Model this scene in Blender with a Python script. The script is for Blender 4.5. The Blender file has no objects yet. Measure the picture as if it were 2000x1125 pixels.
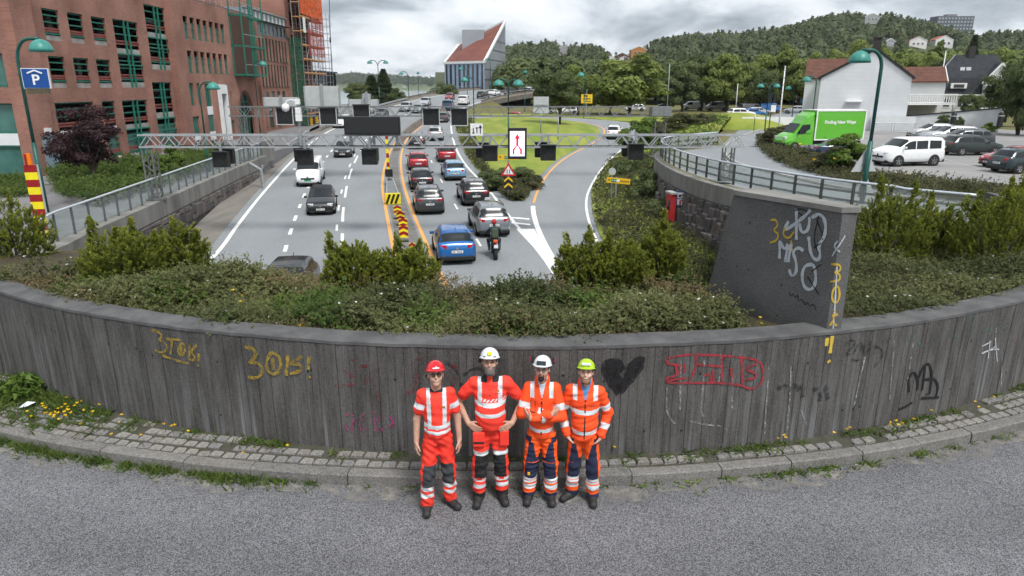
import bpy,math,random
import numpy as np
from mathutils import Vector,Matrix
random.seed(7); RNG = np.random.default_rng(7)
SC = bpy.context.scene
COL = SC.collection
R = math.radians
# ------------------------------------------------------------------ camera
CAM_H = 4.75; PITCH = 16.4
cam_data = bpy.data.cameras.new('camera'); cam = bpy.data.objects.new('camera',cam_data); COL.objects.link(cam)
cam.location = (0,0,CAM_H); cam.rotation_euler = (R(90 - PITCH),0,0)
cam_data.sensor_width = 36; cam_data.lens = 24; cam_data.clip_end = 12000; cam_data.clip_start = .1
SC.camera = cam
# ------------------------------------------------------------------ world: bright broken overcast
SUN_EL,SUN_AZ = 58,150           # azimuth clockwise from +Y (north)
w = bpy.data.worlds.new('World'); SC.world = w; w.use_nodes = True
nt = w.node_tree; nt.nodes.clear()
def N(tree,t,**k):
    n = tree.nodes.new(t)
    for a,v in k.items(): setattr(n,a,v)
    return n
out = N(nt,'ShaderNodeOutputWorld')
sky = N(nt,'ShaderNodeTexSky',sky_type='NISHITA',sun_disc=False)
sky.sun_elevation = R(SUN_EL); sky.sun_rotation = R(SUN_AZ)
bgs = N(nt,'ShaderNodeBackground'); bgs.inputs[1].default_value = .09
nt.links.new(sky.outputs[0],bgs.inputs[0])
tc = N(nt,'ShaderNodeTexCoord'); sep = N(nt,'ShaderNodeSeparateXYZ'); nt.links.new(tc.outputs['Generated'],sep.inputs[0])
def math_node(tree,op,a=None,b=None,c=None,clamp=False):
    n = N(tree,'ShaderNodeMath',operation=op,use_clamp=clamp)
    for i,v in enumerate((a,b,c)):
        if v is None: continue
        if isinstance(v,(int,float)): n.inputs[i].default_value = v
        else: tree.links.new(v,n.inputs[i])
    return n.outputs[0]
zz = math_node(nt,'MAXIMUM',sep.outputs[2],0.0)
zz = math_node(nt,'ADD',zz,.34)
cx = math_node(nt,'DIVIDE',sep.outputs[0],zz); cy = math_node(nt,'DIVIDE',sep.outputs[1],zz)
comb = N(nt,'ShaderNodeCombineXYZ'); nt.links.new(cx,comb.inputs[0]); nt.links.new(cy,comb.inputs[1])
n1 = N(nt,'ShaderNodeTexNoise'); n1.inputs['Scale'].default_value = 2.1; n1.inputs['Detail'].default_value = 7; n1.inputs['Roughness'].default_value = .56; n1.inputs['Distortion'].default_value = .35
nt.links.new(comb.outputs[0],n1.inputs['Vector'])
n2 = N(nt,'ShaderNodeTexNoise'); n2.inputs['Scale'].default_value = .8; n2.inputs['Detail'].default_value = 3
nt.links.new(comb.outputs[0],n2.inputs['Vector'])
ssum = math_node(nt,'ADD',math_node(nt,'MULTIPLY',n1.outputs[0],.68),math_node(nt,'MULTIPLY',n2.outputs[0],.32))
rp = N(nt,'ShaderNodeValToRGB'); nt.links.new(ssum,rp.inputs[0])
e = rp.color_ramp.elements; e[0].position = .37; e[0].color = (.27,.31,.35,1); e[1].position = .60; e[1].color = (1.0,1.0,1.0,1)
m_ = e.new(.44); m_.color = (.49,.54,.60,1); m_ = e.new(.50); m_.color = (.77,.82,.87,1)
bgc = N(nt,'ShaderNodeBackground'); bgc.inputs[1].default_value = .86
nt.links.new(rp.outputs[0],bgc.inputs[0])
mx = N(nt,'ShaderNodeMixShader'); mx.inputs[0].default_value = .93
nt.links.new(bgs.outputs[0],mx.inputs[1]); nt.links.new(bgc.outputs[0],mx.inputs[2]); nt.links.new(mx.outputs[0],out.inputs[0])
# ------------------------------------------------------------------ sun behind thin cloud
sl = bpy.data.lights.new('sun','SUN'); sl.energy = 2.8; sl.angle = R(18); sl.color = (1,.975,.94)
sun = bpy.data.objects.new('sun',sl); COL.objects.link(sun)
_a = R(SUN_AZ); _e = R(SUN_EL)
sun_dir = Vector((math.sin(_a) * math.cos(_e),math.cos(_a) * math.cos(_e),math.sin(_e)))
sun.rotation_euler = sun_dir.to_track_quat('Z','Y').to_euler()
SC.view_settings.view_transform = 'Standard'; SC.view_settings.look = 'None'; SC.view_settings.gamma = 1
SC.view_settings.use_curve_mapping = False; SC.view_settings.exposure = 0.42
SC.cycles.max_bounces = 4; SC.cycles.diffuse_bounces = 2; SC.cycles.glossy_bounces = 2; SC.cycles.transparent_max_bounces = 8; SC.cycles.use_adaptive_sampling = True; SC.cycles.adaptive_threshold = .03
SC.cycles.transmission_bounces = 2; SC.cycles.caustics_reflective = False; SC.cycles.caustics_refractive = False

# ------------------------------------------------------------------ survey helpers: a sight line meets a known level or plane of the place
_cp,_sp = math.cos(R(PITCH)),math.sin(R(PITCH)); FPX = 2000 * 24 / 36
def ray(px,py):
    x = (px - 1000) / FPX; y = (562.5 - py) / FPX
    return np.array([x,_cp + y * _sp,-_sp + y * _cp])
O0 = np.array([0,0,CAM_H])
def at_z(px,py,z):
    d = ray(px,py); return O0 + d * ((z - CAM_H) / d[2])
def at_Y(px,py,Y):
    d = ray(px,py); return O0 + d * (Y / d[1])
def at_X(px,py,X):
    d = ray(px,py); return O0 + d * (X / d[0])
def zroad(Y):                       # long profile of the motorway: flat at the portal, climbing to the bridge
    u = np.asarray(Y,float) - 50
    r = np.where(u < -10,0,np.where(u < 10,(u + 10) ** 2 / 40,u))
    r = np.where(r > 150,150 + 25 * (1 - np.exp(-(r - 150) / 25)),r)
    return -3.1 + .044 * r
def at_road(px,py,off=0.0):
    d = ray(px,py)
    t = np.arange(8,420,.1); Pz = CAM_H + t * d[2]; h = Pz - zroad(t * d[1]) - off
    i = np.argmax(h <= 0)
    return O0 + d * t[i]

# ------------------------------------------------------------------ materials
MATS = {}
def rgb(h):
    h = h.lstrip('#'); v = [int(h[i:i + 2],16) / 255 for i in (0,2,4)]
    return tuple(c / 12.92 if c <= .04045 else ((c + .055) / 1.055) ** 2.4 for c in v)
def M(name,col,col2=None,scale=4.0,detail=6,rough=.8,metal=0,bump=0,bscale=60,spec=.35,lo=.35,hi=.65,stretch=None,coat=0,alpha=None,attr=None,trans=0,emit=0,speckle=None):
    """procedural surface: two colours mixed by noise in object space, fine bump, optional per-leaf attribute"""
    if name in MATS: return MATS[name]
    m = bpy.data.materials.new(name); m.use_nodes = True; t = m.node_tree; b = t.nodes['Principled BSDF']
    b.inputs['Roughness'].default_value = rough; b.inputs['Metallic'].default_value = metal
    b.inputs['Specular IOR Level'].default_value = spec
    if coat: b.inputs['Coat Weight'].default_value = coat; b.inputs['Coat Roughness'].default_value = .06
    tcn = N(t,'ShaderNodeTexCoord'); vec = tcn.outputs['Object']
    if stretch:
        mp = N(t,'ShaderNodeMapping'); mp.inputs['Scale'].default_value = stretch; t.links.new(vec,mp.inputs[0]); vec = mp.outputs[0]
    csock = None
    if col2 is None: col2 = tuple(min(1,c * .86) for c in col)
    if attr:
        an = N(t,'ShaderNodeAttribute',attribute_name=attr); fac = an.outputs['Fac']
    else:
        nz = N(t,'ShaderNodeTexNoise'); nz.inputs['Scale'].default_value = scale; nz.inputs['Detail'].default_value = detail; nz.inputs['Roughness'].default_value = .6
        t.links.new(vec,nz.inputs['Vector'])
        mr = N(t,'ShaderNodeMapRange'); mr.inputs[1].default_value = lo; mr.inputs[2].default_value = hi; t.links.new(nz.outputs[0],mr.inputs[0]); fac = mr.outputs[0]
    mixc = N(t,'ShaderNodeMix',data_type='RGBA'); mixc.inputs[6].default_value = (*col,1); mixc.inputs[7].default_value = (*col2,1)
    t.links.new(fac,mixc.inputs[0]); csock = mixc.outputs[2]
    if speckle:                                   # (scale, dark colour, light colour, amount): stone chips
        ss,cd,cl,am = speckle
        vo = N(t,'ShaderNodeTexVoronoi'); vo.inputs['Scale'].default_value = ss; t.links.new(tcn.outputs['Object'],vo.inputs['Vector'])
        sx = N(t,'ShaderNodeSeparateColor'); t.links.new(vo.outputs['Color'],sx.inputs[0])
        r2 = N(t,'ShaderNodeValToRGB'); t.links.new(sx.outputs[0],r2.inputs[0])
        r2.color_ramp.elements[0].color = (*cd,1); r2.color_ramp.elements[1].color = (*cl,1); r2.color_ramp.elements[0].position = .2; r2.color_ramp.elements[1].position = .95
        m2 = N(t,'ShaderNodeMix',data_type='RGBA'); m2.inputs[0].default_value = am; t.links.new(csock,m2.inputs[6]); t.links.new(r2.outputs[0],m2.inputs[7]); csock = m2.outputs[2]
    t.links.new(csock,b.inputs['Base Color'])
    if bump:
        nb = N(t,'ShaderNodeTexNoise'); nb.inputs['Scale'].default_value = bscale; nb.inputs['Detail'].default_value = 4; t.links.new(vec,nb.inputs['Vector'])
        bp = N(t,'ShaderNodeBump'); bp.inputs['Strength'].default_value = bump; bp.inputs['Distance'].default_value = .02
        t.links.new(nb.outputs[0],bp.inputs['Height']); t.links.new(bp.outputs[0],b.inputs['Normal'])
    if trans: b.inputs['Transmission Weight'].default_value = trans
    if emit: t.links.new(csock,b.inputs['Emission Color']); b.inputs['Emission Strength'].default_value = emit
    if alpha is not None: b.inputs['Alpha'].default_value = alpha
    MATS[name] = m
    return m
def leafM(name,c1,c2,rough=.6):
    if name in MATS: return MATS[name]
    m = M(name,c1,c2,attr='tint',rough=rough,spec=.25)
    t = m.node_tree; b = t.nodes['Principled BSDF']; o = t.nodes['Material Output']
    tr = N(t,'ShaderNodeBsdfTranslucent'); src = b.inputs['Base Color'].links[0].from_socket; t.links.new(src,tr.inputs[0])
    mxs = N(t,'ShaderNodeMixShader'); mxs.inputs[0].default_value = .42
    t.links.new(b.outputs[0],mxs.inputs[1]); t.links.new(tr.outputs[0],mxs.inputs[2]); t.links.new(mxs.outputs[0],o.inputs[0])
    return m
def glassM(name,tint=(.8,.88,.86),opacity=.25,rough=.03):
    if name in MATS: return MATS[name]
    m = bpy.data.materials.new(name); m.use_nodes = True; t = m.node_tree; t.nodes.clear()
    o = N(t,'ShaderNodeOutputMaterial'); tr = N(t,'ShaderNodeBsdfTransparent'); tr.inputs[0].default_value = (*tint,1)
    b = N(t,'ShaderNodeBsdfPrincipled'); b.inputs['Base Color'].default_value = (*[c * .6 for c in tint],1); b.inputs['Roughness'].default_value = rough
    nz = N(t,'ShaderNodeTexNoise'); nz.inputs['Scale'].default_value = 2.2; nz.inputs['Detail'].default_value = 5
    tcn = N(t,'ShaderNodeTexCoord'); t.links.new(tcn.outputs['Object'],nz.inputs['Vector'])
    f = math_node(t,'MULTIPLY_ADD',nz.outputs[0],.3,opacity - .15,clamp=True)
    mxs = N(t,'ShaderNodeMixShader'); t.links.new(f,mxs.inputs[0]); t.links.new(tr.outputs[0],mxs.inputs[1]); t.links.new(b.outputs[0],mxs.inputs[2]); t.links.new(mxs.outputs[0],o.inputs[0])
    MATS[name] = m; return m

# ------------------------------------------------------------------ mesh building
def link(o,parent=None):
    COL.objects.link(o)
    if parent is not None: o.parent = parent
    return o
def tag(o,label=None,category=None,group=None,kind=None):
    if label: o['label'] = label
    if category: o['category'] = category
    if group: o['group'] = group
    if kind: o['kind'] = kind
    return o
def thing(name,label,category,loc=(0,0,0),rz=0,group=None):
    o = bpy.data.objects.new(name,None); COL.objects.link(o); o.empty_display_size = .1
    o.location = loc; o.rotation_euler = (0,0,rz); return tag(o,label,category,group)
def copy_tree(o,parent=None):
    c = o.copy(); COL.objects.link(c); c.parent = parent
    for ch in list(o.children): copy_tree(ch,c)
    return c
def npmesh(name,V,F,mat=None,smooth=False,tint=None):
    """fast mesh from arrays: V (n,3), F (m,k)"""
    V = np.ascontiguousarray(V,np.float32); F = np.ascontiguousarray(F,np.int32); m,k = F.shape
    me = bpy.data.meshes.new(name); me.vertices.add(len(V)); me.vertices.foreach_set('co',V.ravel())
    me.loops.add(m * k); me.loops.foreach_set('vertex_index',F.ravel())
    me.polygons.add(m); me.polygons.foreach_set('loop_start',np.arange(0,m * k,k,dtype=np.int32)); me.polygons.foreach_set('loop_total',np.full(m,k,np.int32))
    if smooth: me.polygons.foreach_set('use_smooth',np.ones(m,bool))
    if tint is not None:
        a = me.attributes.new('tint','FLOAT','FACE'); a.data.foreach_set('value',np.ascontiguousarray(tint,np.float32))
    if mat is not None:
        for q in (mat if isinstance(mat,(list,tuple)) else [mat]): me.materials.append(q)
    me.update(calc_edges=True); me.validate(verbose=False)
    return me
class MB:
    def __init__(s): s.v = []; s.f = []; s.m = []; s.ends = []
    def add(s,V,F,mi=0,mat=None):
        n = len(s.v)
        if mat is not None: V = [tuple(mat @ Vector(p)) for p in V]
        s.v += [tuple(map(float,p)) for p in V]; s.f += [tuple(i + n for i in f) for f in F]; s.m += [mi] * len(F); s.ends.append((len(s.v),len(s.f))); return s
    def box(s,c,d,rz=0,mi=0,mat=None,taper=1.0):
        x,y,z = d[0] / 2,d[1] / 2,d[2] / 2; cs,sn = math.cos(rz),math.sin(rz); V = []
        for k in (-1,1):
            tp = 1 if k < 0 else taper
            for a,b in ((-1,-1),(1,-1),(1,1),(-1,1)):
                X,Y = a * x * tp,b * y * tp; V.append((c[0] + X * cs - Y * sn,c[1] + X * sn + Y * cs,c[2] + k * z))
        return s.add(V,[(3,2,1,0),(4,5,6,7),(0,1,5,4),(1,2,6,5),(2,3,7,6),(3,0,4,7)],mi,mat)
    def bar(s,p,q,w,h=None,mi=0,up=(0,0,1)):
        p,q = Vector(p),Vector(q); h = h or w; d = (q - p).normalized(); u = Vector(up)
        if abs(d.dot(u)) > .97: u = Vector((0,1,0))
        a = d.cross(u).normalized() * (w / 2); b = a.cross(d).normalized() * (h / 2)
        V = [p - a - b,p + a - b,p + a + b,p - a + b,q - a - b,q + a - b,q + a + b,q - a + b]
        return s.add(V,[(0,1,2,3),(7,6,5,4),(4,5,1,0),(5,6,2,1),(6,7,3,2),(7,4,0,3)],mi)
    def tube(s,P,r,n=8,mi=0,cap=True,close=False):
        P = [Vector(p) for p in P]; r = r if hasattr(r,'__len__') else [r] * len(P); V = []; F = []; a = None
        for i,p in enumerate(P):
            d = (P[min(i + 1,len(P) - 1)] - P[max(i - 1,0)]).normalized()
            if a is None:
                u = Vector((0,0,1)) if abs(d.z) < .9 else Vector((1,0,0)); a = d.cross(u).normalized()
            a = (a - d * a.dot(d)).normalized(); b = d.cross(a)
            V += [p + (a * math.cos(2 * math.pi * k / n) + b * math.sin(2 * math.pi * k / n)) * r[i] for k in range(n)]
        for i in range(len(P) - 1):
            for k in range(n): F.append((i * n + k,i * n + (k + 1) % n,(i + 1) * n + (k + 1) % n,(i + 1) * n + k))
        if cap: F.append(tuple(range(n - 1,-1,-1))); F.append(tuple((len(P) - 1) * n + k for k in range(n)))
        return s.add(V,F,mi)
    def lathe(s,prof,c=(0,0,0),n=16,mi=0,mat=None):
        V = []; F = []
        for (r,z) in prof:
            V += [(c[0] + r * math.cos(2 * math.pi * k / n),c[1] + r * math.sin(2 * math.pi * k / n),c[2] + z) for k in range(n)]
        for i in range(len(prof) - 1):
            for k in range(n): F.append((i * n + k,i * n + (k + 1) % n,(i + 1) * n + (k + 1) % n,(i + 1) * n + k))
        return s.add(V,F,mi,mat)
    def prism(s,poly,z0,z1,mi=0,mi_side=None):
        n = len(poly); g = lambda z,i: z[i] if hasattr(z,'__len__') else z
        V = [(x,y,g(z0,i)) for i,(x,y) in enumerate(poly)] + [(x,y,g(z1,i)) for i,(x,y) in enumerate(poly)]
        s.add(V,[tuple(range(n,2 * n)),tuple(range(n - 1,-1,-1))],mi)
        return s.add(V,[(i,(i + 1) % n,n + (i + 1) % n,n + i) for i in range(n)],mi if mi_side is None else mi_side)
    def build_each(s,name,mats,parent=None,smooth=False):
        out = []
        seen = 0
        for n0,n1,f0,f1 in s.chunks():
            b = MB(); b.v = s.v[n0:n1]; b.f = [tuple(i - n0 for i in f) for f in s.f[f0:f1]]; b.m = s.m[f0:f1]; out.append(b.build(name,mats,parent,smooth))
        return out
    def chunks(s):
        ends = s.ends; a = [(0,0)] + ends[:-1]
        return [(x[0],y[0],x[1],y[1]) for x,y in zip(a,ends)]
    def quad(s,a,b,c,d,mi=0): return s.add([a,b,c,d],[(0,1,2,3)],mi)
    def strip(s,A,B,mi=0):
        n = len(A); return s.add(list(A) + list(B),[(i,i + 1,n + i + 1,n + i) for i in range(n - 1)],mi)
    def build(s,name,mats,parent=None,smooth=False,loc=None,rz=None):
        me = bpy.data.meshes.new(name); me.from_pydata(s.v,[],s.f)
        for q in (mats if isinstance(mats,(list,tuple)) else [mats]): me.materials.append(q)
        me.polygons.foreach_set('material_index',s.m)
        if smooth: me.polygons.foreach_set('use_smooth',[True] * len(s.f))
        me.update(); o = bpy.data.objects.new(name,me); link(o,parent)
        if loc is not None: o.location = loc
        if rz is not None: o.rotation_euler = (0,0,rz)
        return o
def inst(name,mesh,parent=None,loc=(0,0,0),rot=(0,0,0),scale=(1,1,1)):
    o = bpy.data.objects.new(name,mesh); link(o,parent); o.location = loc; o.rotation_euler = rot; o.scale = scale; return o
def obj(name,me,parent=None,loc=(0,0,0)):
    o = bpy.data.objects.new(name,me); link(o,parent); o.location = loc; return o
def bevel(o,w,seg=2,ang=40):
    b = o.modifiers.new('bevel','BEVEL'); b.width = w; b.segments = seg; b.limit_method = 'ANGLE'; b.angle_limit = R(ang); return o
def text_mesh(s,size,extrude=.002,align='CENTER',bold=0.0):
    cu = bpy.data.curves.new('lettering','FONT'); cu.body = s; cu.size = size; cu.extrude = extrude; cu.align_x = align; cu.align_y = 'CENTER'; cu.offset = bold; cu.resolution_u = 3
    o = bpy.data.objects.new('lettering',cu); COL.objects.link(o); dg = bpy.context.evaluated_depsgraph_get()
    me = bpy.data.meshes.new_from_object(o.evaluated_get(dg)); bpy.data.objects.remove(o); me.name = 'lettering'; return me
def text(s,size,mat,parent,loc,rot,name='lettering',bold=0.0,sx=1.0):
    me = text_mesh(s,size,bold=bold); me.materials.clear(); me.materials.append(mat)
    return inst(name,me,parent,loc,rot,(sx,1,1))
def interp(P,t):
    P = np.array(P,float); return [np.interp(t,P[:,0],P[:,k]) for k in range(1,P.shape[1])]
def resample(P,step):
    P = np.array(P,float); d = np.r_[0,np.cumsum(np.linalg.norm(np.diff(P,axis=0),axis=1))]
    n = max(2,int(round(d[-1] / step)) + 1); s = np.linspace(0,d[-1],n)
    return np.stack([np.interp(s,d,P[:,k]) for k in range(P.shape[1])],1),s
def smoothpath(P,step=1.0,it=2):
    P = np.array(P,float)
    for _ in range(it):
        Q = [P[0]]
        for a,b in zip(P[:-1],P[1:]): Q += [a * .75 + b * .25,a * .25 + b * .75]
        Q.append(P[-1]); P = np.array(Q)
    return resample(P,step)[0]
def offset_path(P,d):
    P = np.array(P,float); t = np.gradient(P[:,:2],axis=0); t /= np.linalg.norm(t,axis=1,keepdims=True) + 1e-9
    Q = P.copy(); Q[:,0] += t[:,1] * d; Q[:,1] -= t[:,0] * d; return Q     # positive d = to the right of travel
# ================================================================== ground, roads, walls
A_MW = M('motorway_asphalt',(.25,.275,.29),(.20,.222,.235),scale=.35,detail=9,rough=.88,bump=.25,bscale=90,stretch=(1,.25,1),speckle=(34,(.13,.13,.135),(.34,.34,.345),.35))
A_RD = M('road_asphalt',(.122,.124,.133),(.074,.076,.083),scale=.55,detail=10,rough=.9,bump=.5,bscale=110,lo=.3,hi=.7,speckle=(105,(.02,.02,.024),(.41,.41,.43),.5))
A_PK = M('parking_asphalt',(.27,.265,.26),(.21,.21,.21),scale=.25,detail=8,rough=.9,bump=.2,bscale=40)
C_WALL = M('board_concrete',(.062,.058,.054),(.15,.145,.14),scale=1.5,detail=14,rough=.92,bump=.7,bscale=45,stretch=(4.5,4.5,.8),lo=.38,hi=.70,speckle=(70,(.04,.038,.036),(.2,.195,.19),.22))
_t = C_WALL.node_tree; _b = _t.nodes['Principled BSDF']; _src = _b.inputs['Base Color'].links[0].from_socket          # lime bloom low on the boards
_tc = N(_t,'ShaderNodeTexCoord'); _mp = N(_t,'ShaderNodeMapping'); _mp.inputs['Scale'].default_value = (11,11,.35); _t.links.new(_tc.outputs['Object'],_mp.inputs[0]); _nz = N(_t,'ShaderNodeTexNoise'); _nz.inputs['Scale'].default_value = 1.0; _nz.inputs['Detail'].default_value = 5; _t.links.new(_mp.outputs[0],_nz.inputs['Vector'])
_sz = N(_t,'ShaderNodeSeparateXYZ'); _t.links.new(_tc.outputs['Object'],_sz.inputs[0]); _n3 = N(_t,'ShaderNodeTexNoise'); _n3.inputs['Scale'].default_value = .8; _t.links.new(_tc.outputs['Object'],_n3.inputs['Vector'])
_h = math_node(_t,'MULTIPLY_ADD',_sz.outputs[2],-.75,1.05,clamp=True); _f = math_node(_t,'MULTIPLY_ADD',_nz.outputs[0],7.0,-3.7,clamp=True); _g = math_node(_t,'MULTIPLY_ADD',_n3.outputs[0],2.2,-.45,clamp=True)
_mx = N(_t,'ShaderNodeMix',data_type='RGBA'); _t.links.new(math_node(_t,'MULTIPLY',math_node(_t,'MULTIPLY',_f,_h),_g),_mx.inputs[0]); _t.links.new(_src,_mx.inputs[6]); _mx.inputs[7].default_value = (.235,.245,.255,1); _t.links.new(_mx.outputs[2],_b.inputs['Base Color'])
C_COP = M('coping_concrete',(.07,.07,.072),(.125,.125,.125),scale=3,detail=10,rough=.9,bump=.6,bscale=80)
C_DARK = M('weathered_concrete',(.078,.078,.08),(.125,.124,.122),scale=1.2,detail=12,rough=.9,bump=.55,bscale=60,speckle=(90,(.04,.04,.04),(.2,.2,.2),.25))
C_LIGHT = M('pale_concrete',(.24,.235,.22),(.15,.145,.135),scale=.9,detail=10,rough=.88,bump=.3,bscale=40,stretch=(1.5,1.5,.35))
GRASS = M('mown_grass',(.14,.205,.022),(.26,.28,.05),scale=.5,detail=9,rough=.9,bump=.8,bscale=25,stretch=(1,.35,1))
ROUGHG = M('rough_grass',(.095,.105,.028),(.16,.135,.055),scale=.7,detail=10,rough=.95,bump=1,bscale=14)
SOIL = M('planting_soil',(.045,.036,.024),(.075,.062,.035),scale=3,rough=1,bump=1,bscale=20)
PAINT_W = M('road_paint_white',(.78,.78,.76),(.55,.55,.54),scale=6,detail=9,rough=.7,lo=.5,hi=.8)
PAINT_O = M('road_paint_orange',(.74,.36,.10),(.55,.29,.12),scale=6,detail=9,rough=.7,lo=.5,hi=.8)
WATER = M('harbour_water',(.25,.31,.33),(.32,.38,.40),scale=.02,rough=.12,bump=.2,bscale=2,spec=.5)
def structure(o): return tag(o,kind='structure')
mb = MB(); mb.quad((-7000,-60,-6),(7000,-60,-6),(7000,9000,-6),(-7000,9000,-6)); structure(mb.build('ground',ROUGHG))
mb = MB(); mb.quad((-2600,262,-5.2),(-26,262,-5.2),(300,2300,-5.2),(-2600,2300,-5.2)); structure(mb.build('water',WATER))

MWL = [(-12.6,13),(-13.0,20),(-13.9,30.5),(-16.7,41.5),(-19.3,53.5),(-22.2,70.4),(-24.9,89.4),(-25.6,108.4),(-25.2,128),(-23.5,150),(-19.5,180),(-10,212),(9,245),(40,272),(95,303),(200,345)]
MWR = [(2.3,13),(2.2,22),(2.0,29),(0,41.5),(-2,54.6),(-4.7,66.7),(-7,83),(-9.5,108),(-10.4,127),(-8.8,148),(-4,171),(6,197),(25,227),(52,252),(103,283),(206,325)]
ML,MR = smoothpath(MWL,1.5),smoothpath(MWR,1.5)
def lift(P,dz=0.0): P = np.asarray(P,float); return [(x,y,float(zroad(y)) + dz) for x,y in P[:,:2]]
def same(P,n): P,_ = resample(P,.5); i = np.linspace(0,len(P) - 1,n).round().astype(int); return P[i]
nL = 180
ml,mr = same(offset_path(ML,-2.2),nL),same(offset_path(MR,.9),nL)
mb = MB(); mb.strip(lift(ml),lift(mr)); structure(mb.build('motorway',A_MW))
# slip road
SLL = smoothpath([(2.3,20),(2.25,28.4),(1.6,35.7),(1.35,43.5),(1.5,48.2),(2.6,58.3),(5.2,70.4),(8.9,80.4),(11.7,89.4),(13.2,99),(12.6,106),(9.5,111),(4,114),(-8,117)],1.2)
SLR = smoothpath([(4.2,20),(4.3,28.4),(4.5,34.7),(4.6,39.9),(5.1,47.2),(6.,53.5),(8.9,66.7),(14.1,83.1),(18.4,92.6),(20.,100),(18.3,108),(13,114.5),(4,119),(-8,122)],1.2)
nS = 110; sl_,sr_ = same(offset_path(SLL,-.7),nS),same(offset_path(SLR,.55),nS)
mb = MB(); mb.strip(lift(sl_,-.005),lift(sr_,-.005)); structure(mb.build('slip_road',A_MW))
# gore between motorway and slip road
mb = MB(); mb.strip(lift([(x,y) for x,y in zip(np.interp(np.arange(20,50,1.),MR[:,1],MR[:,0]) + .8,np.arange(20,50,1.))],-.008),lift([(x,y) for x,y in zip(np.interp(np.arange(20,50,1.),SLL[:,1],SLL[:,0]) - .6,np.arange(20,50,1.))],-.008))
structure(mb.build('gore',A_MW))
# ---- painted markings
def ribbon(mb,P,w,dz,mi=0): 
    mb.strip(lift(offset_path(P,-w / 2),dz),lift(offset_path(P,w / 2),dz),mi)
def dashes(mb,P,w,dash,gap,dz,start=0,mi=0):
    P,s = resample(P,.3); k = start
    while k + dash < s[-1]:
        i = (s >= k) & (s <= k + dash)
        if i.sum() > 1: ribbon(mb,P[i],w,dz,mi)
        k += dash + gap
mb = MB(); ribbon(mb,ML,.22,.006); ribbon(mb,MR,.2,.006); ribbon(mb,SLR,.16,.006)
ribbon(mb,SLL[SLL[:,1] < 47],.3,.006)
lane1 = smoothpath([tuple(at_road(*p)[:2]) for p in [(540,545),(553.7,501),(563,467),(572.6,437.8),(581.8,412),(590.5,390),(598,371.6),(625,325),(641.6,302),(655,286),(685,258),(722,236),(760,220)]],1)
lane2 = smoothpath([tuple(at_road(*p)[:2]) for p in [(668,500),(669,440),(670,408),(678.7,352),(694,313),(706,290),(730,262),(760,240),(800,221)]],1)
dashes(mb,lane1,.2,2.0,2.3,.006,.6); dashes(mb,lane2,.17,5.5,3.4,.006); dashes(mb,offset_path(lane2,-.32),.14,2.2,4.6,.006,6)
lane3 = np.stack([(np.interp(np.arange(20,150,2.),MR[:,1],MR[:,0]) * .5 + np.interp(np.arange(20,150,2.),[20,28,36,47,61,74,91,108,150],[-2,-3.1,-4.7,-7.1,-9.9,-12,-13.7,-13.5,-13]) * .5),np.arange(20,150,2.)],1)
dashes(mb,lane3,.12,2.2,9,.006,3)
g = [(1008,447),(1044,447),(1058,478),(1096,538),(1094,538)]
gp = [at_road(*p) for p in g]; mb.add([(p[0],p[1],-3.093) for p in gp],[(4,3,2,1,0)])
for a,b in (((973,401),(1014,409)),((980,412),(1031,417)),((988,424),(1034,428)),((999,435),(1036,439))):
    A,B = at_road(*a),at_road(*b); d = np.array([0,.22]); mb.quad((*(A[:2] - d),-3.093),(*(B[:2] - d),-3.093),(*(B[:2] + d),-3.093),(*(A[:2] + d),-3.093))
structure(mb.build('road_marking',PAINT_W))
CL = smoothpath([tuple(at_road(*p)[:2]) for p in [(776,520),(765,470),(752,400),(745,360),(752,318),(768,283),(790,257),(832,232),(866,215)]],1)
CR = smoothpath([tuple(at_road(*p)[:2]) for p in [(872,560),(862,540),(830,470),(800,400),(784,345),(782,300),(797,266),(836,238),(872,218)]],1)
mb = MB(); ribbon(mb,CL,.2,.008); ribbon(mb,CR,.2,.008); ribbon(mb,SLL[SLL[:,1] > 46.5],.18,.008); structure(mb.build('orange_marking',PAINT_O))
# median strip
yy = np.arange(24,128,1.5); xl = np.interp(yy,CL[:,1],CL[:,0]) + .25; xr = np.interp(yy,CR[:,1],CR[:,0]) - .25
mid_dark = M('median_paving',(.13,.125,.12),(.19,.185,.175),scale=1.5,rough=.95,bump=.5,bscale=30)
mb = MB(); mb.strip([(x,y,zroad(y) + .012) for x,y in zip(xl,yy)],[(x,y,zroad(y) + .012) for x,y in zip(np.maximum(xr,xl + .1),yy)]); structure(mb.build('median',mid_dark))
# shoulder of worn concrete at the left wall
sh = M('shoulder_concrete',(.20,.185,.165),(.145,.135,.12),scale=.8,detail=9,rough=.95,stretch=(2,.3,1))
a_,b_ = same(offset_path(ML,-2.3),nL),same(offset_path(ML,-.55),nL)
mb = MB(); mb.strip(lift(a_,.09),lift(b_,.004)); structure(mb.build('shoulder',sh))

# ---- left street level (-1.2), cut by the motorway trench
LEDGE = [(-9.2,11.2),(-12.5,16),(-16,21.5),(-18,26.2),(-19.3,36.6),(-20.5,45.6),(-21.8,56.5),(-23.2,70),(-25.6,92),(-28.4,110),(-28.6,130),(-27,150),(-23,181),(-14,214)]
mb = MB(); P = LEDGE[2:] + [(-14,262),(-420,262),(-420,6),(-26,6)]
mb.prism(P,-4.5,-1.2); structure(mb.build('street_ground',M('street_paving',(.2,.195,.2),(.15,.15,.155),scale=.6,detail=8,rough=.92,bump=.3,bscale=40)))
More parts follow.
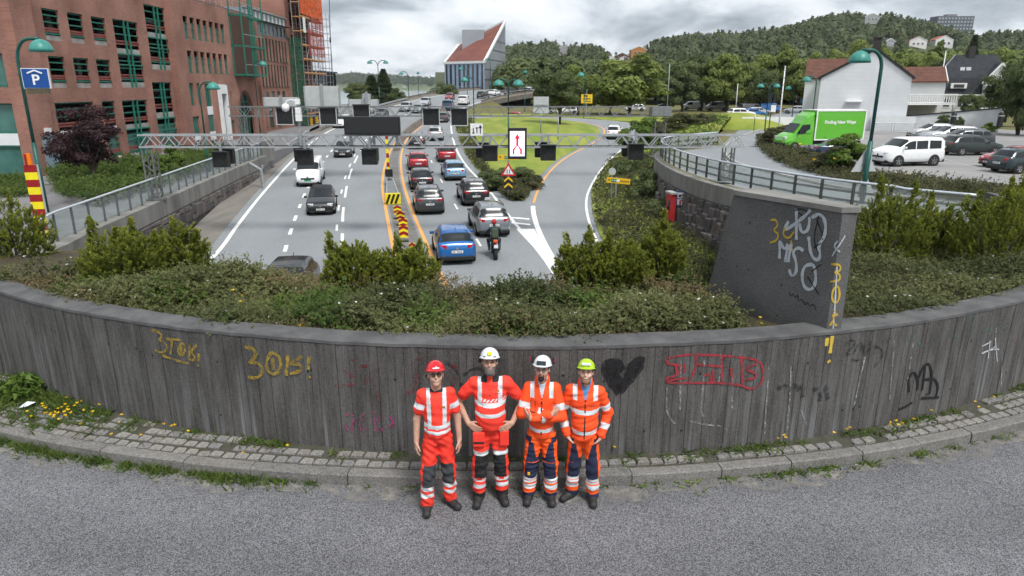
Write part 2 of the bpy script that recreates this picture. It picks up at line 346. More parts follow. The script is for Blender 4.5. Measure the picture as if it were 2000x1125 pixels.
# ---- right level (-0.25): ramp road and car park stand on it
RWALL = [(17.2,25.0),(14.2,27.9),(12.2,31.0),(11.1,33.4),(10.5,35.4),(10.05,38),(9.8,41.9),(10.0,47.4),(10.8,52.5),(12.2,56.2),(14.6,58.6),(17.8,61.4)]
mb = MB(); P = RWALL + [(22,75),(28,91),(31,108),(27,124),(14,132),(0,136),(-9,139),(-9,262),(600,262),(600,8),(26,8)]
mb.prism(P,-4.5,-.25); structure(mb.build('upper_ground',ROUGHG))
# ramp road polygon & car park
RAILP = smoothpath([(17.3,25.2),(16.6,25.8),(14.0,28.5),(12.2,32.6),(11.0,36.8),(10.35,41.9),(10.4,47.4),(11.1,52.3),(12.5,55.8),(14.8,58.2),(18,61)],.6)
mb = MB(); far = [(22.5,72),(28,86),(41,115),(58,150),(66,146),(47,111),(31,80),(24,64.5),(20.6,54.8),(19.3,44.3),(19.6,36.6),(21.5,31.8),(28,26.5)]
mb.prism([tuple(p) for p in offset_path(RAILP,.35)[:,:2]] + far,-.3,-.245); structure(mb.build('ramp_road',A_MW))
mb = MB(); mb.prism([(23.6,34),(22.2,41),(22,50),(24.5,60),(28,68),(31,86),(60,86),(75,60),(75,30),(34,30)],-.3,-.24); structure(mb.build('car_park',A_PK))
kerbp = smoothpath([tuple(at_z(*p,-.2)[:2]) for p in [(1545,232),(1510,243),(1481,255),(1445,267),(1425,279),(1412,293),(1424,312),(1450,323),(1483,331),(1560,350),(1640,367),(1760,385),(1840,396)]],.6)
mb = MB(); o1,o2 = offset_path(kerbp,-.1),offset_path(kerbp,.1)
mb.strip([(x,y,-.12) for x,y in o1[:,:2]],[(x,y,-.12) for x,y in o2[:,:2]]); mb.strip([(x,y,-.25) for x,y in o1[:,:2]],[(x,y,-.12) for x,y in o1[:,:2]]); mb.strip([(x,y,-.12) for x,y in o2[:,:2]],[(x,y,-.25) for x,y in o2[:,:2]])
structure(mb.build('ramp_kerb',M('kerb_concrete',(.42,.41,.38),(.3,.29,.27),scale=3,rough=.9)))
mb = MB()
for (a,b) in (((1480,318 - 0),(1480,318)),): pass
for k in range(6):
    p = at_z(1826 + 28 * k,338 + 10 * k,-.24); 
for a,b in (((1826,305),(1995,352)),((1850,282),(1900,276)),((1962,262),(2000,270)),((1775,270),(1800,252))):
    A,B = at_z(*a,-.232),at_z(*b,-.232); d = np.array([.03,.07,0]); mb.quad(A - d,B - d,B + d,A + d)
structure(mb.build('bay_marking',PAINT_W))
# ---- grass island and verges
def slope(name,pairs,mat,n=9,bump=None,rough=.05,rep=4):
    A = np.array([p[0] for p in pairs],float); B = np.array([p[1] for p in pairs],float)
    t = np.linspace(0,len(A) - 1,(len(A) - 1) * rep + 1); ix = np.arange(len(A))
    A = np.stack([np.interp(t,ix,A[:,k]) for k in range(3)],1); B = np.stack([np.interp(t,ix,B[:,k]) for k in range(3)],1)
    u = np.linspace(0,1,n)[None,:,None]; G = A[:,None] * (1 - u) + B[:,None] * u
    if bump is not None: G[...,2] += bump(G[...,0],G[...,1],u[...,0])
    G[...,2] += RNG.normal(0,rough,G.shape[:2]) * np.minimum(1,4 * u[...,0] * (1 - u[...,0]))
    V = G.reshape(-1,3); r,c = G.shape[:2]; i = np.arange(r * c).reshape(r,c)
    F = np.stack([i[:-1,:-1],i[1:,:-1],i[1:,1:],i[:-1,1:]],-1).reshape(-1,4)
    structure(obj(name,npmesh(name,V,F,mat,smooth=True))); return G
ys = np.array([48.3,51,55,60,66,72,80,88,96,102,107,110])
ipairs = []
for y in ys:
    a = np.interp(y,MR[:,1],MR[:,0]) + .75; b = np.interp(y,SLL[:90,1],SLL[:90,0]) - .55
    if y < 49: a,b = .05,.75
    ipairs.append(((a,y,zroad(y) + .02),(b,y,zroad(y) + .02)))
ISL = slope('grass_island',ipairs,GRASS,n=15,bump=lambda x,y,u: (.16 + 1.0 * np.exp(-((y - 92) / 24) ** 2)) * np.sin(np.pi * np.clip(u,0,1)) ** .8,rough=.02)
vp = [((4.9,26,-3.1),(9.7,27,-3.1)),((5.1,31,-3.1),(10.,33,-3.1)),((5.1,37,-3.08),(9.8,38,-3.0)),((5.5,44,-3.06),(9.6,43,-2.6)),((6.5,53.5,-2.85),(9.9,49,-1.9)),((9.4,66.7,-2.35),(11.3,55.5,-1.0)),
      ((12.,75,-2.),(17.6,61.5,-.27)),((14.7,83,-1.7),(22.2,75,-.2)),((19.1,92.6,-1.25),(28.2,90,-.2)),((20.6,100,-.9),(31,108,-.2)),((18.9,108.5,-.55),(27,124,-.2)),((13.5,115,-.25),(14,132,-.2)),((4,119.7,-.04),(0,136,-.2)),((-8,122.6,.1),(-9,139,-.2))]
vp = [((a[0] - .25,a[1],a[2] + .03),b) for a,b in vp]
VRG = slope('grass_bank',vp,GRASS,n=12,bump=lambda x,y,u: 1.7 * np.exp(-((x - 24) / 6) ** 2 - ((y - 90) / 13) ** 2),rough=.04)
mb = MB(); mb.lathe([(7.5,-.26),(6.5,.1),(5,.75),(3.2,1.25),(1.4,1.5),(.02,1.58)],(29.5,92,0),28); structure(mb.build('grass_mound',GRASS,smooth=True))
# embankment between motorway and street level further off
ep = [((np.interp(y,ml[:,1],ml[:,0]) - .2,y,zroad(y) - .02),(np.interp(y,[60,95,110,130,150,181,214],[-22.4,-26.5,-30,-31,-30,-27,-20]),y,-1.22)) for y in (92,100,110,120,135,150,165,180,200,212)]
slope('embankment_bank',ep,ROUGHG,n=5)
ep = [((np.interp(y,mr[:,1],mr[:,0]) + .2,y,zroad(y) - .02),(np.interp(y,[108,118,130,150,165],[-7.6,-6.5,-5.5,-3,0.5]),y,-1.0 if y < 118 else -.24)) for y in (109.5,114,120,128,138,150,162)]
slope('embankment_bank',ep,ROUGHG,n=5)

# ---- the near road, kerb and setts
KC,KR = (-.3,27.7),20.32            # kerb line: arc of a roundabout edge
WC,WR = (.2,23.0),15.25            # wall face arc
def arc(c,r,a0,a1,n): t = np.radians(np.linspace(a0,a1,n)); return np.stack([c[0] + r * np.cos(t),c[1] + r * np.sin(t)],1)
A,B = arc(KC,KR,207,333,120),arc(KC,62,207,333,120)
_t = A_RD.node_tree; _b = _t.nodes['Principled BSDF']; _src = _b.inputs['Base Color'].links[0].from_socket      # wheel-worn bands following the curve, with patchy stains
_tc = N(_t,'ShaderNodeTexCoord'); _vd = N(_t,'ShaderNodeVectorMath',operation='DISTANCE'); _t.links.new(_tc.outputs['Object'],_vd.inputs[0]); _vd.inputs[1].default_value = (KC[0],KC[1],0); _nz = N(_t,'ShaderNodeTexNoise'); _nz.inputs['Scale'].default_value = .9; _nz.inputs['Detail'].default_value = 6; _t.links.new(_tc.outputs['Object'],_nz.inputs['Vector'])
_w = math_node(_t,'ADD',math_node(_t,'MULTIPLY',_vd.outputs['Value'],3.6),math_node(_t,'MULTIPLY',_nz.outputs[0],2.4)); _band = math_node(_t,'MULTIPLY_ADD',math_node(_t,'SINE',_w),.09,.95); _st = math_node(_t,'MULTIPLY',_band,math_node(_t,'MULTIPLY_ADD',_nz.outputs[0],.5,.75))
_mx = N(_t,'ShaderNodeMix',data_type='RGBA',blend_type='MULTIPLY'); _mx.inputs[0].default_value = 1; _t.links.new(_src,_mx.inputs[6]); _t.links.new(_st,_mx.inputs[7]); _t.links.new(_mx.outputs[2],_b.inputs['Base Color'])
mb = MB(); mb.strip([(x,y,0) for x,y in B],[(x,y,0) for x,y in A]); structure(mb.build('road',A_RD))
dust = M('gutter_dust',(.30,.285,.26),(.22,.21,.195),scale=2.5,detail=9,rough=1)
mb = MB(); t0 = np.linspace(240,300,200); wv = .16 + .09 * np.sin(t0 * .9) + .05 * np.sin(t0 * 2.7 + 1); 
a_ = arc(KC,KR + .005,240,300,200); b_ = np.stack([KC[0] + (KR + .1 + wv) * np.cos(np.radians(t0)),KC[1] + (KR + .1 + wv) * np.sin(np.radians(t0))],1)
t_ = dust.node_tree; bs = t_.nodes['Principled BSDF']; nz = N(t_,'ShaderNodeTexNoise'); nz.inputs['Scale'].default_value = 5; nz.inputs['Detail'].default_value = 8; tcn = N(t_,'ShaderNodeTexCoord'); t_.links.new(tcn.outputs['Object'],nz.inputs['Vector'])
t_.links.new(math_node(t_,'MULTIPLY_ADD',nz.outputs[0],3.2,-1.25,clamp=True),bs.inputs['Alpha'])
mb.strip([(x,y,.005) for x,y in b_],[(x,y,.005) for x,y in a_]); structure(mb.build('gutter_dust',dust))
# bedding under setts
BED = M('sett_joint_sand',(.075,.07,.058),(.05,.052,.035),scale=5,rough=1,bump=.8,bscale=40)
mb = MB(); n = 140
mb.strip([(x,y,.128) for x,y in arc(KC,KR - .1,213,327,n)],[(x,y,.245) for x,y in arc(WC,WR - .05,199,341,n)]); pav = structure(mb.build('pavement',BED))
def pave_z(x,y):                                     # the strip rises gently from kerb to wall
    dk = max(0,KR - .1 - math.hypot(x - KC[0],y - KC[1])); dw = max(0,math.hypot(x - WC[0],y - WC[1]) - WR); return .13 + .115 * dk / (dk + dw + 1e-6)
# kerbstones, one granite block each
KST = [M('kerb_granite_%d' % i,c,tuple(x * .72 for x in c),scale=7,detail=9,rough=.9,bump=.7,bscale=60,speckle=(80,(.08,.08,.08),(.42,.41,.4),.3)) for i,c in enumerate([(.19,.18,.165),(.165,.158,.145),(.205,.195,.18)])]
ang = 205.0; i = 0
while ang < 335:
    L = random.uniform(.9,1.35); da = math.degrees(L / KR); vis = 240 < ang < 300
    mb = MB(); sub = 4; t = np.radians(np.linspace(ang + .018,ang + da - .018,sub + 1)); V = []
    h = .15 + random.uniform(-.008,.008); o_ = random.uniform(-.008,.008)
    for a in t:
        for r,z in ((KR + o_,-.05),(KR + o_ - .004,h - .02),(KR + o_ - .022,h),(KR - .155,h + .004),(KR - .16,-.05)): V.append((KC[0] + r * math.cos(a),KC[1] + r * math.sin(a),z + random.uniform(-.002,.002)))
    F = [(k * 5 + j,k * 5 + j + 1,k * 5 + j + 6,k * 5 + j + 5) for k in range(sub) for j in range(4)] + [(0,1,2,3,4),tuple(sub * 5 + j for j in (4,3,2,1,0))]
    mb.add(V,F); mb.build('kerbstone',KST[i % 3],pav); ang += da; i += 1
# setts: 300 largest as pieces, the rest joined
SETT = [M('sett_granite_%d' % i,c,tuple(x * .7 for x in c),scale=9,detail=8,rough=.9,bump=.8,bscale=50,speckle=(110,(.1,.1,.1),(.5,.49,.47),.3)) for i,c in enumerate([(.25,.24,.225),(.20,.195,.19),(.28,.262,.235),(.23,.205,.185)])]
def sett_mesh(seed):
    r = random.Random(seed); mb = MB(); q = lambda a: a * 1.36 * r.uniform(.87,1.0)
    lo = [(-q(.06),-q(.047),-.05),(q(.06),-q(.047),-.05),(q(.06),q(.047),-.05),(-q(.06),q(.047),-.05)]
    up = [(x * 1.0,y * 1.0,-.006 + r.uniform(-.003,.003)) for x,y,z in lo]; tp = [(x * .8,y * .78,.006 + r.uniform(-.003,.004)) for x,y,z in lo]
    mb.add(lo + up + tp,[(0,1,5,4),(1,2,6,5),(2,3,7,6),(3,0,4,7),(4,5,9,8),(5,6,10,9),(6,7,11,10),(7,4,8,11),(8,9,10,11)])
    return mb
smb = [sett_mesh(i) for i in range(8)]; sme = []
for i,b in enumerate(smb):
    o = b.build('sett',SETT[i % 4]); sme.append(o.data); bpy.data.objects.remove(o)
spots = []
for row in range(12):
    rr = KR - .235 - row * .14; nA = int(2 * math.pi * rr / .178); off = .5 * (row % 2)
    for k in range(nA):
        a = 2 * math.pi * (k + off) / nA; x = KC[0] + rr * math.cos(a); y = KC[1] + rr * math.sin(a)
        if y > 16 or x < -13 or x > 13: continue
        if math.hypot(x - WC[0],y - WC[1]) < WR + .06: continue
        if abs(x) > 2.2 and random.random() < .06: continue
        spots.append((x,y,a + math.pi / 2 + random.uniform(-.06,.06),random.uniform(-.008,.008)))
inview = [s for s in spots if abs(s[0] / s[1]) < .82]; inview.sort(key=lambda s: s[0] ** 2 + s[1] ** 2)
ind = set(inview[:300]); rest = MB()
for s in spots:
    i = random.randrange(8)
    if s in ind: inst('sett',sme[i],pav,(s[0],s[1],pave_z(s[0],s[1]) + .006 + s[3]),(0,0,s[2]),(random.uniform(.95,1.08),random.uniform(.92,1.06),1))
    else: rest.add(smb[i].v,smb[i].f,i % 4,Matrix.Translation((s[0],s[1],pave_z(s[0],s[1]) + .006 + s[3])) @ Matrix.Rotation(s[2],4,'Z'))
tag(rest.build('setts_further_along',SETT,pav),kind='stuff')

# ================================================================== front wall of board-marked concrete
wall = thing('retaining_wall','long curved board-marked dark concrete wall behind the four workers','wall')
HT = 1.75
mb = MB(); a = 198.0; cols = []
while a < 342:
    L = random.choice((.07,.085,.095,.1,.115)); cols.append((a,a + math.degrees(L / WR),random.uniform(-.003,.004))); a = cols[-1][1]
V = []; F = []
for a0,a1,o in cols:
    g = math.radians(.012 / WR * 57.3 * .35)
    t0,t1 = math.radians(a0),math.radians(a1); n = len(V)
    for t,ro in ((t0 + .0001,o - .002),(t0 + .0004,o),(t1 - .0004,o),(t1 - .0001,o - .002)):
        for z in (.05,.6,1.2,HT - .05):
            rr = WR + ro + .012 * (z > 1.6); V.append((WC[0] + rr * math.cos(t),WC[1] + rr * math.sin(t),z))
    F += [(n + c * 4 + r,n + (c + 1) * 4 + r,n + (c + 1) * 4 + r + 1,n + c * 4 + r + 1) for c in range(3) for r in range(3)]
mb.add(V,F); mb.build('face',C_WALL,wall)
mb = MB(); n = 260
prof = [(WR - .012,HT - .052),(WR + .022,HT - .05),(WR + .02,HT - .012),(WR + .006,HT),(WR - .17,HT + .012),(WR - .355,HT),(WR - .36,HT - .2),(WR - .36,-.4)]
rows = [[(x,y,z + .004 * math.sin(k * .37) + .003 * math.sin(k * 1.3 + 2)) for k,(x,y) in enumerate(arc(WC,r,198,342,n))] for r,z in prof]
for p,q in zip(rows[:-1],rows[1:]): mb.strip(p,q)
mb.build('coping',C_COP,wall)
def on_wall(px,py,off=.016):                       # point of the wall face on a sight line
    d = ray(px,py); a = d[0] ** 2 + d[1] ** 2; b = -2 * (d[0] * WC[0] + d[1] * WC[1]); c = WC[0] ** 2 + WC[1] ** 2 - (WR + off) ** 2
    t = (-b - math.sqrt(b * b - 4 * a * c)) / (2 * a); return O0 + d * t
def ribbon3(mb,P,w,nrm,mi=0):
    P = np.array(P,float); t = np.gradient(P,axis=0); t /= np.linalg.norm(t,axis=1,keepdims=True) + 1e-9
    s = np.cross(t,nrm); s /= np.linalg.norm(s,axis=1,keepdims=True) + 1e-9
    ww = (np.asarray(w) if hasattr(w,'__len__') else np.full(len(P),w))[:,None] / 2
    mb.strip(list(P + s * ww),list(P - s * ww),mi)
def sprayM(name,col,cover=.7,scale=14):
    m = M(name,col,tuple(c * .8 for c in col),rough=.75); t = m.node_tree; b = t.nodes['Principled BSDF']
    nz = N(t,'ShaderNodeTexNoise'); nz.inputs['Scale'].default_value = scale; nz.inputs['Detail'].default_value = 9; nz.inputs['Roughness'].default_value = .7; tcn = N(t,'ShaderNodeTexCoord'); t.links.new(tcn.outputs['Object'],nz.inputs['Vector'])
    t.links.new(math_node(t,'MULTIPLY_ADD',nz.outputs[0],4.0,-2.0 + (cover - .5) * 4 + .4,clamp=True),b.inputs['Alpha']); return m
def curve_pts(pts,n=8):
    P = np.array(pts,float)
    if len(P) > 2:
        for _ in range(2):
            Q = [P[0]]
            for a,b in zip(P[:-1],P[1:]): Q += [a * .75 + b * .25,a * .25 + b * .75]
            Q.append(P[-1]); P = np.array(Q)
    return resample(P,3.0)[0]
def graffiti(parent,strokes,width,mat,proj,label):
    mb = MB()
    for s in strokes:
        P = curve_pts(s); Q = np.array([proj(x,y)[0] for x,y in P]); nr = np.array([proj(x,y)[1] for x,y in P])
        ribbon3(mb,Q,width * (1 + .15 * np.sin(np.arange(len(Q)) * .7)),nr)
    o = mb.build('graffiti',mat,parent); o['label'] = label; return o
def pw(px,py):
    p = on_wall(px,py,.012 + random.random() * .002); return p,np.array([p[0] - WC[0],p[1] - WC[1],0]) / WR
YEL = sprayM('spray_yellow',(.36,.25,.04),.56); RED = sprayM('spray_red',(.34,.035,.045),.6); DRED = sprayM('spray_dark_red',(.24,.035,.05),.42)
BLK = sprayM('spray_black',(.012,.012,.014),.78); GBLK = sprayM('spray_faded_black',(.03,.03,.032),.5); WHT = sprayM('spray_white',(.55,.57,.6),.6,22); TEAL = sprayM('spray_teal',(.06,.22,.21),.42); PNK = sprayM('spray_pink',(.42,.05,.2),.5)
LIME = sprayM('lime_streak',(.40,.41,.41),.47,16)
graffiti(wall,[[(296,645),(310,648),(318,658),(308,664),(322,668),(328,682),(316,690),(303,684)],[(324,662),(352,664)],[(336,664),(333,692)],[(356,670),(346,682),(352,696),(362,690),(361,676),(356,670)],[(354,676),(353,690)],[(370,672),(370,704)],[(384,674),(371,687),(384,700),(374,705)],[(388,690),(388,706)],[(316,694),(340,703),(368,710)],[(386,712),(389,715)]],.035,YEL,pw,'faded yellow spray scrawl with underline')
graffiti(wall,[[(478,678),(496,680),(502,694),(490,706),(484,708),(504,708),(516,722),(504,740),(484,736)],[(530,688),(519,706),(524,728),(540,732),(550,714),(546,696),(530,688)],[(533,700),(534,722)],[(562,694),(559,734)],[(590,696),(562,712),(586,710),(590,724),(566,730)],[(604,696),(602,722)],[(603,735),(605,739)]],.045,YEL,pw,'large faded yellow spray scrawl')
graffiti(wall,[[(718,714),(690,716),(668,722),(684,730),(696,744),(692,752),(654,752)],[(712,722),(722,738),(734,752),(738,786)],[(706,716),(728,712),(742,726)],[(684,702),(694,708),(688,704)],[(718,730),(716,750)]],.04,DRED,pw,'faded red tag left of the red helmet')
graffiti(wall,[[(828,700),(806,706),(812,722),(830,712),(832,726)],[(800,754),(836,742),(796,768)],[(815,698),(820,704)],[(816,730),(806,770)],[(880,718),(898,712),(880,738),(896,742)],[(888,708),(885,760)]],.045,DRED,pw,'dim red strokes around the red helmet')
graffiti(wall,[[(676,812),(684,804),(692,812),(688,832),(680,846),(674,826)],[(688,832),(690,846)],[(712,806),(700,826),(706,844),(716,834)],[(728,802),(734,842)],[(746,808),(734,824),(748,842)],[(760,812),(772,832)],[(775,812),(758,836)]],.02,PNK,pw,'thin pink scribble low on the wall')
graffiti(wall,[[(868,706),(890,720),(902,748),(908,790)],[(905,734),(918,722),(936,718),(946,726)]],.035,GBLK,pw,'faint black arc beside the red helmet')
hz = [[(1179,716),(1186,706),(1202,703),(1214,712),(1218,724)],[(1182,712),(1196,708),(1212,716),(1206,730)],[(1180,716),(1182,732),(1194,748),(1210,768)],[(1186,714),(1190,732),(1200,746),(1212,764)],[(1194,712),(1200,730),(1208,744),(1214,760)],[(1202,712),(1204,728),(1212,744),(1216,756)],[(1212,766),(1226,750),(1244,730),(1254,712)],[(1212,756),(1228,738),(1248,714),(1256,702)],[(1218,746),(1230,730),(1240,716),(1252,704)],[(1222,736),(1232,718),(1242,706),(1254,702)],[(1226,722),(1238,706),(1250,700),(1258,704)],[(1186,728),(1198,738),(1206,754)]]
graffiti(wall,hz,.07,sprayM('spray_worn_black',(.015,.015,.017),.62,9),pw,'black spray-painted broken heart')
graffiti(wall,[[(1304,700),(1338,692),(1400,694),(1440,697),(1466,700),(1484,706),(1491,720),(1490,744),(1478,758),(1462,760),(1448,752),(1400,747),(1352,748),(1302,748),(1299,738),(1318,736),(1330,722),(1328,712),(1304,712),(1302,702)],[(1320,712),(1322,730)],[(1338,710),(1336,728)],[(1358,694),(1360,712),(1354,730),(1346,746)],[(1362,712),(1384,714),(1412,716)],[(1374,734),(1386,730),(1390,746)],[(1410,696),(1410,744)],[(1428,718),(1430,746)],[(1448,700),(1450,750)],[(1478,712),(1462,714),(1456,722),(1476,728),(1478,738),(1454,742)],[(1300,744),(1340,738)],[(1392,722),(1394,746)]],.03,RED,pw,'red outlined block-letter graffiti')
graffiti(wall,[[(1652,672),(1660,664),(1672,668),(1664,680),(1652,690),(1662,694)],[(1668,692),(1676,672),(1684,668),(1682,690),(1672,694)],[(1690,672),(1686,690),(1694,694),(1700,676)],[(1700,666),(1698,694)],[(1706,676),(1722,680),(1726,696),(1708,716)],[(1730,672),(1735,660),(1742,660)],[(1662,704),(1680,702)]],.032,GBLK,pw,'faded black looped tag below the coping')
graffiti(wall,[[(1776,766),(1774,738),(1786,724),(1794,742),(1792,762)],[(1794,740),(1804,714),(1808,712),(1802,762)],[(1802,720),(1814,706),(1822,730),(1816,770)],[(1806,742),(1826,738),(1834,756),(1828,776)],[(1756,800),(1770,794),(1782,786)],[(1800,778),(1834,776)]],.034,BLK,pw,'black rounded scrawl low on the right of the wall')
graffiti(wall,[[(1756,688),(1764,664),(1780,654),(1800,660),(1790,672),(1810,676),(1830,664),(1850,648),(1862,646),(1848,660),(1880,662),(1900,652),(1896,630),(1902,612)],[(1902,650),(1930,646),(1960,634),(1990,630)]],.03,TEAL,pw,'pale teal trailing scrawl under the coping at right')
graffiti(wall,[[(1952,682),(1928,684),(1912,694),(1938,682),(1944,676)],[(1934,664),(1930,700)],[(1944,660),(1948,706)],[(1918,676),(1936,668)]],.02,WHT,pw,'thin white scratch tag at right')
graffiti(wall,[[(1966,690),(1976,664),(1984,664),(1982,690)],[(1990,668),(1996,680),(1988,702)]],.03,DRED,pw,'red scrap of a tag at the far right')
graffiti(wall,[[(1518,762),(1530,752),(1542,756)],[(1550,750),(1560,764),(1570,748),(1568,776)],[(1590,756),(1604,770),(1600,784)],[(1612,752),(1618,780)]],.06,GBLK,pw,'faint black smear')
graffiti(wall,[[(1626,656),(1624,672),(1621,690)],[(1618,704),(1620,708)],[(1616,660),(1614,676)]],.05,sprayM('spray_gold',(.6,.42,.06),.75),pw,'gold exclamation stroke running off the pier')
st = [[(1304,750),(1301,790),(1304,810),(1318,828)],[(1376,702),(1374,730),(1372,770),(1368,804),(1378,822)],[(1408,690),(1407,730),(1404,745)],[(1431,730),(1430,770),(1430,800)],[(1502,712),(1499,760),(1495,810),(1494,850)],[(1545,716),(1544,760),(1539,820),(1536,858)],[(1690,696),(1680,740),(1668,792)],[(1746,664),(1744,700),(1742,730),(1738,780)],[(1784,670),(1776,720),(1768,770)],[(1348,823),(1380,830),(1408,832),(1422,840)],[(1565,800),(1575,830)],[(1330,706),(1328,800)],[(1958,690),(1955,760)],[(1946,640),(1942,700)]]
graffiti(wall,st,.022,LIME,pw,'white lime streaks running down the wall')
# form-tie holes
hole = M('tie_hole',(.012,.012,.012),rough=1)
mb = MB()
for k in range(34):
    a = R(random.uniform(238,302)); z = random.choice((.55,1.3)) + random.uniform(-.05,.05); r_ = WR + .0105
    c = Vector((WC[0] + r_ * math.cos(a),WC[1] + r_ * math.sin(a),z)); nrm = Vector((math.cos(a),math.sin(a),0)); sd = nrm.cross(Vector((0,0,1)))
    mb.add([c + (sd * math.cos(q) + Vector((0,0,1)) * math.sin(q)) * .014 for q in np.linspace(0,2 * math.pi,9)[:-1]],[tuple(range(8))])
tag(mb.build('tie_hole_marks',hole,wall),kind='stuff')

# planter behind the wall, up to the portal edge, and the slopes either side
def sector(mb,r0,r1,a0,a1,z0,z1,n=60): mb.strip([(x,y,z0) for x,y in arc(WC,r0,a0,a1,n)],[(x,y,z1) for x,y in arc(WC,r1,a0,a1,n)])
mb = MB(); sector(mb,WR - .34,12.6,225,286.5,1.62,1.5); structure(mb.build('planting_bed',SOIL))
mb = MB(); sector(mb,12.6,12.35,222,284,1.56,1.56); sector(mb,12.35,12.35,222,284,1.56,-3.4); structure(mb.build('portal_edge',C_DARK))
def patch(name,A,B,zA,zB,mat,n=14,m=10):
    A,B = resample(A,.1)[0],resample(B,.1)[0]; ia = np.linspace(0,len(A) - 1,n).astype(int); ib = np.linspace(0,len(B) - 1,n).astype(int); A,B = A[ia],B[ib]
    u = np.linspace(0,1,m)[None,:,None]; G = np.zeros((n,m,3)); G[...,:2] = A[:,None] * (1 - u) + B[:,None] * u; G[...,2] = (zA * (1 - u) + zB * u)[...,0] + RNG.normal(0,.03,(n,m))
    i = np.arange(n * m).reshape(n,m); F = np.stack([i[:-1,:-1],i[1:,:-1],i[1:,1:],i[:-1,1:]],-1).reshape(-1,4)
    structure(obj(name,npmesh(name,G.reshape(-1,3),F,mat,True))); return G
SLR_G = patch('planted_slope',arc(WC,WR - .3,287,338,50),[(11.6,32.6),(14.2,28.1),(16.6,25.4),(24,21.5),(30,17)],1.6,-.3,SOIL)
SLL_G = patch('planted_slope',arc(WC,WR - .3,236,203,50),[(-9.6,11.6),(-13,16.2),(-16.5,21.3),(-24,21),(-32,18)],1.6,-1.1,SOIL)

# ---- left trench wall with stone panel, right pier and stone wall
lw = thing('trench_wall','low concrete wall with a glass railing along the left of the motorway','wall')
P = smoothpath(LEDGE,1.0,1); zt = np.interp(P[:,1],[11,16,21.5,26],[.9,.1,-.8,-1.15]); zt[P[:,1] > 26] = -1.15
keep = P[:,1] < 64; P = P[keep]; zt = zt[keep]
inn,outp = offset_path(P,.28),offset_path(P,-.28)
mb = MB(); mb.strip([(x,y,-3.4) for x,y in offset_path(P,.36)],[(x,y,z - .9) for (x,y),z in zip(inn,zt)]); mb.build('lower_face',C_LIGHT,lw)
mb = MB(); ov = offset_path(P,.36)
mb.strip([(x,y,z - .9) for (x,y),z in zip(inn,zt)],[(x,y,z - .88) for (x,y),z in zip(ov,zt)]); mb.strip([(x,y,z - .88) for (x,y),z in zip(ov,zt)],[(x,y,z) for (x,y),z in zip(ov,zt)]); mb.strip([(x,y,z) for (x,y),z in zip(ov,zt)],[(x,y,z + .02) for (x,y),z in zip(outp,zt)]); mb.strip([(x,y,z + .02) for (x,y),z in zip(outp,zt)],[(x,y,z - .4) for (x,y),z in zip(outp,zt)])
mb.build('parapet_band',C_LIGHT,lw)
STN = [M('cladding_stone_%d' % i,c,tuple(x * .66 for x in c),scale=3,detail=8,rough=.95,bump=.9,bscale=14) for i,c in enumerate([(.15,.13,.125),(.12,.108,.105),(.175,.15,.14),(.10,.092,.092)])]
def stones(parent,path,ztop,zbot,side,inset,n_max,s0=0,s1=1e9,wmin=.35,wmax=.8,seam=None):
    P,s = resample(path,.25); k = s0; cnt = 0; tt = np.gradient(P[:,:2],axis=0); tt /= np.linalg.norm(tt,axis=1,keepdims=True)
    while k < min(s1,s[-1] - .2) and cnt < n_max:
        wd = random.uniform(wmin,wmax); i = min(len(s) - 1,np.searchsorted(s,k + wd / 2)); y = P[i,1]
        z = zbot(y) + .03; top = ztop(y)
        while z < top - .12 and cnt < n_max:
            h = min(random.uniform(.35,1.0),top - z)
            if h < .15: break
            hb = (z + h / 2 - zbot(y)) / max(.1,top - zbot(y)); j = random.uniform(-.02,.02)
            nx,ny = side * tt[i,1],-side * tt[i,0]; off = inset(hb) + .02
            c = (P[i,0] + nx * off,P[i,1] + ny * off,z + h / 2)
            ww = wd * random.uniform(.86,.97)
            if seam is None or seam(c):
                mb = MB(); V = []
                for dn,sc in ((-.08,1),(.03 + j,.98),(.06 + j,.84)):
                    for a,b in ((-1,-1),(1,-1),(1,1),(-1,1)):
                        q = sc * random.uniform(.94,1); V.append((c[0] + tt[i,0] * a * ww / 2 * q + nx * dn,c[1] + tt[i,1] * a * ww / 2 * q + ny * dn,c[2] + b * (h / 2 - .015) * q))
                mb.add(V,[(0,1,5,4),(1,2,6,5),(2,3,7,6),(3,0,4,7),(4,5,9,8),(5,6,10,9),(6,7,11,10),(7,4,8,11),(8,9,10,11)])
                mb.build('stone',STN[random.randrange(4)],parent); cnt += 1
            z += h
        k += wd
stones(lw,P[(P[:,1] > 24)],lambda y: -2.1,lambda y: -3.1,1,lambda h: .36,90,wmin=.45,wmax=.9)
# pier: free end wall with graffiti, ruled between a high near end and a low far end
pier = thing('end_pier','tall dark concrete end wall covered in white and gold graffiti at right','wall')
PN,PD = np.array([4.06,8.30,0.]),np.array([-.87,1.47,0.]); zt_p = 3.33           # near corner and run of the graffiti face
F_ = lambda u,z: PN + PD * u + np.array([0,0,z]); uL = lambda z: 1.0 + .13 * (zt_p - z)   # raked left edge
nrm_p = np.cross(PD,[0,0,1.]); nrm_p = -nrm_p / np.linalg.norm(nrm_p); nrm_p = nrm_p if nrm_p[1] < 0 else -nrm_p
bk_ = -nrm_p * .5; bk_[1] = abs(bk_[1]); EN = np.array([.2,.035,0.])
mb = MB(); n,m = 12,14; G = np.array([[F_(u * uL(z),z) for z in np.linspace(.4,zt_p - .06,m)] for u in np.linspace(0,1,n)]); i_ = np.arange(n * m).reshape(n,m)
mb.add(G.reshape(-1,3),[tuple(q) for q in np.stack([i_[:-1,:-1],i_[:-1,1:],i_[1:,1:],i_[1:,:-1]],-1).reshape(-1,4)])
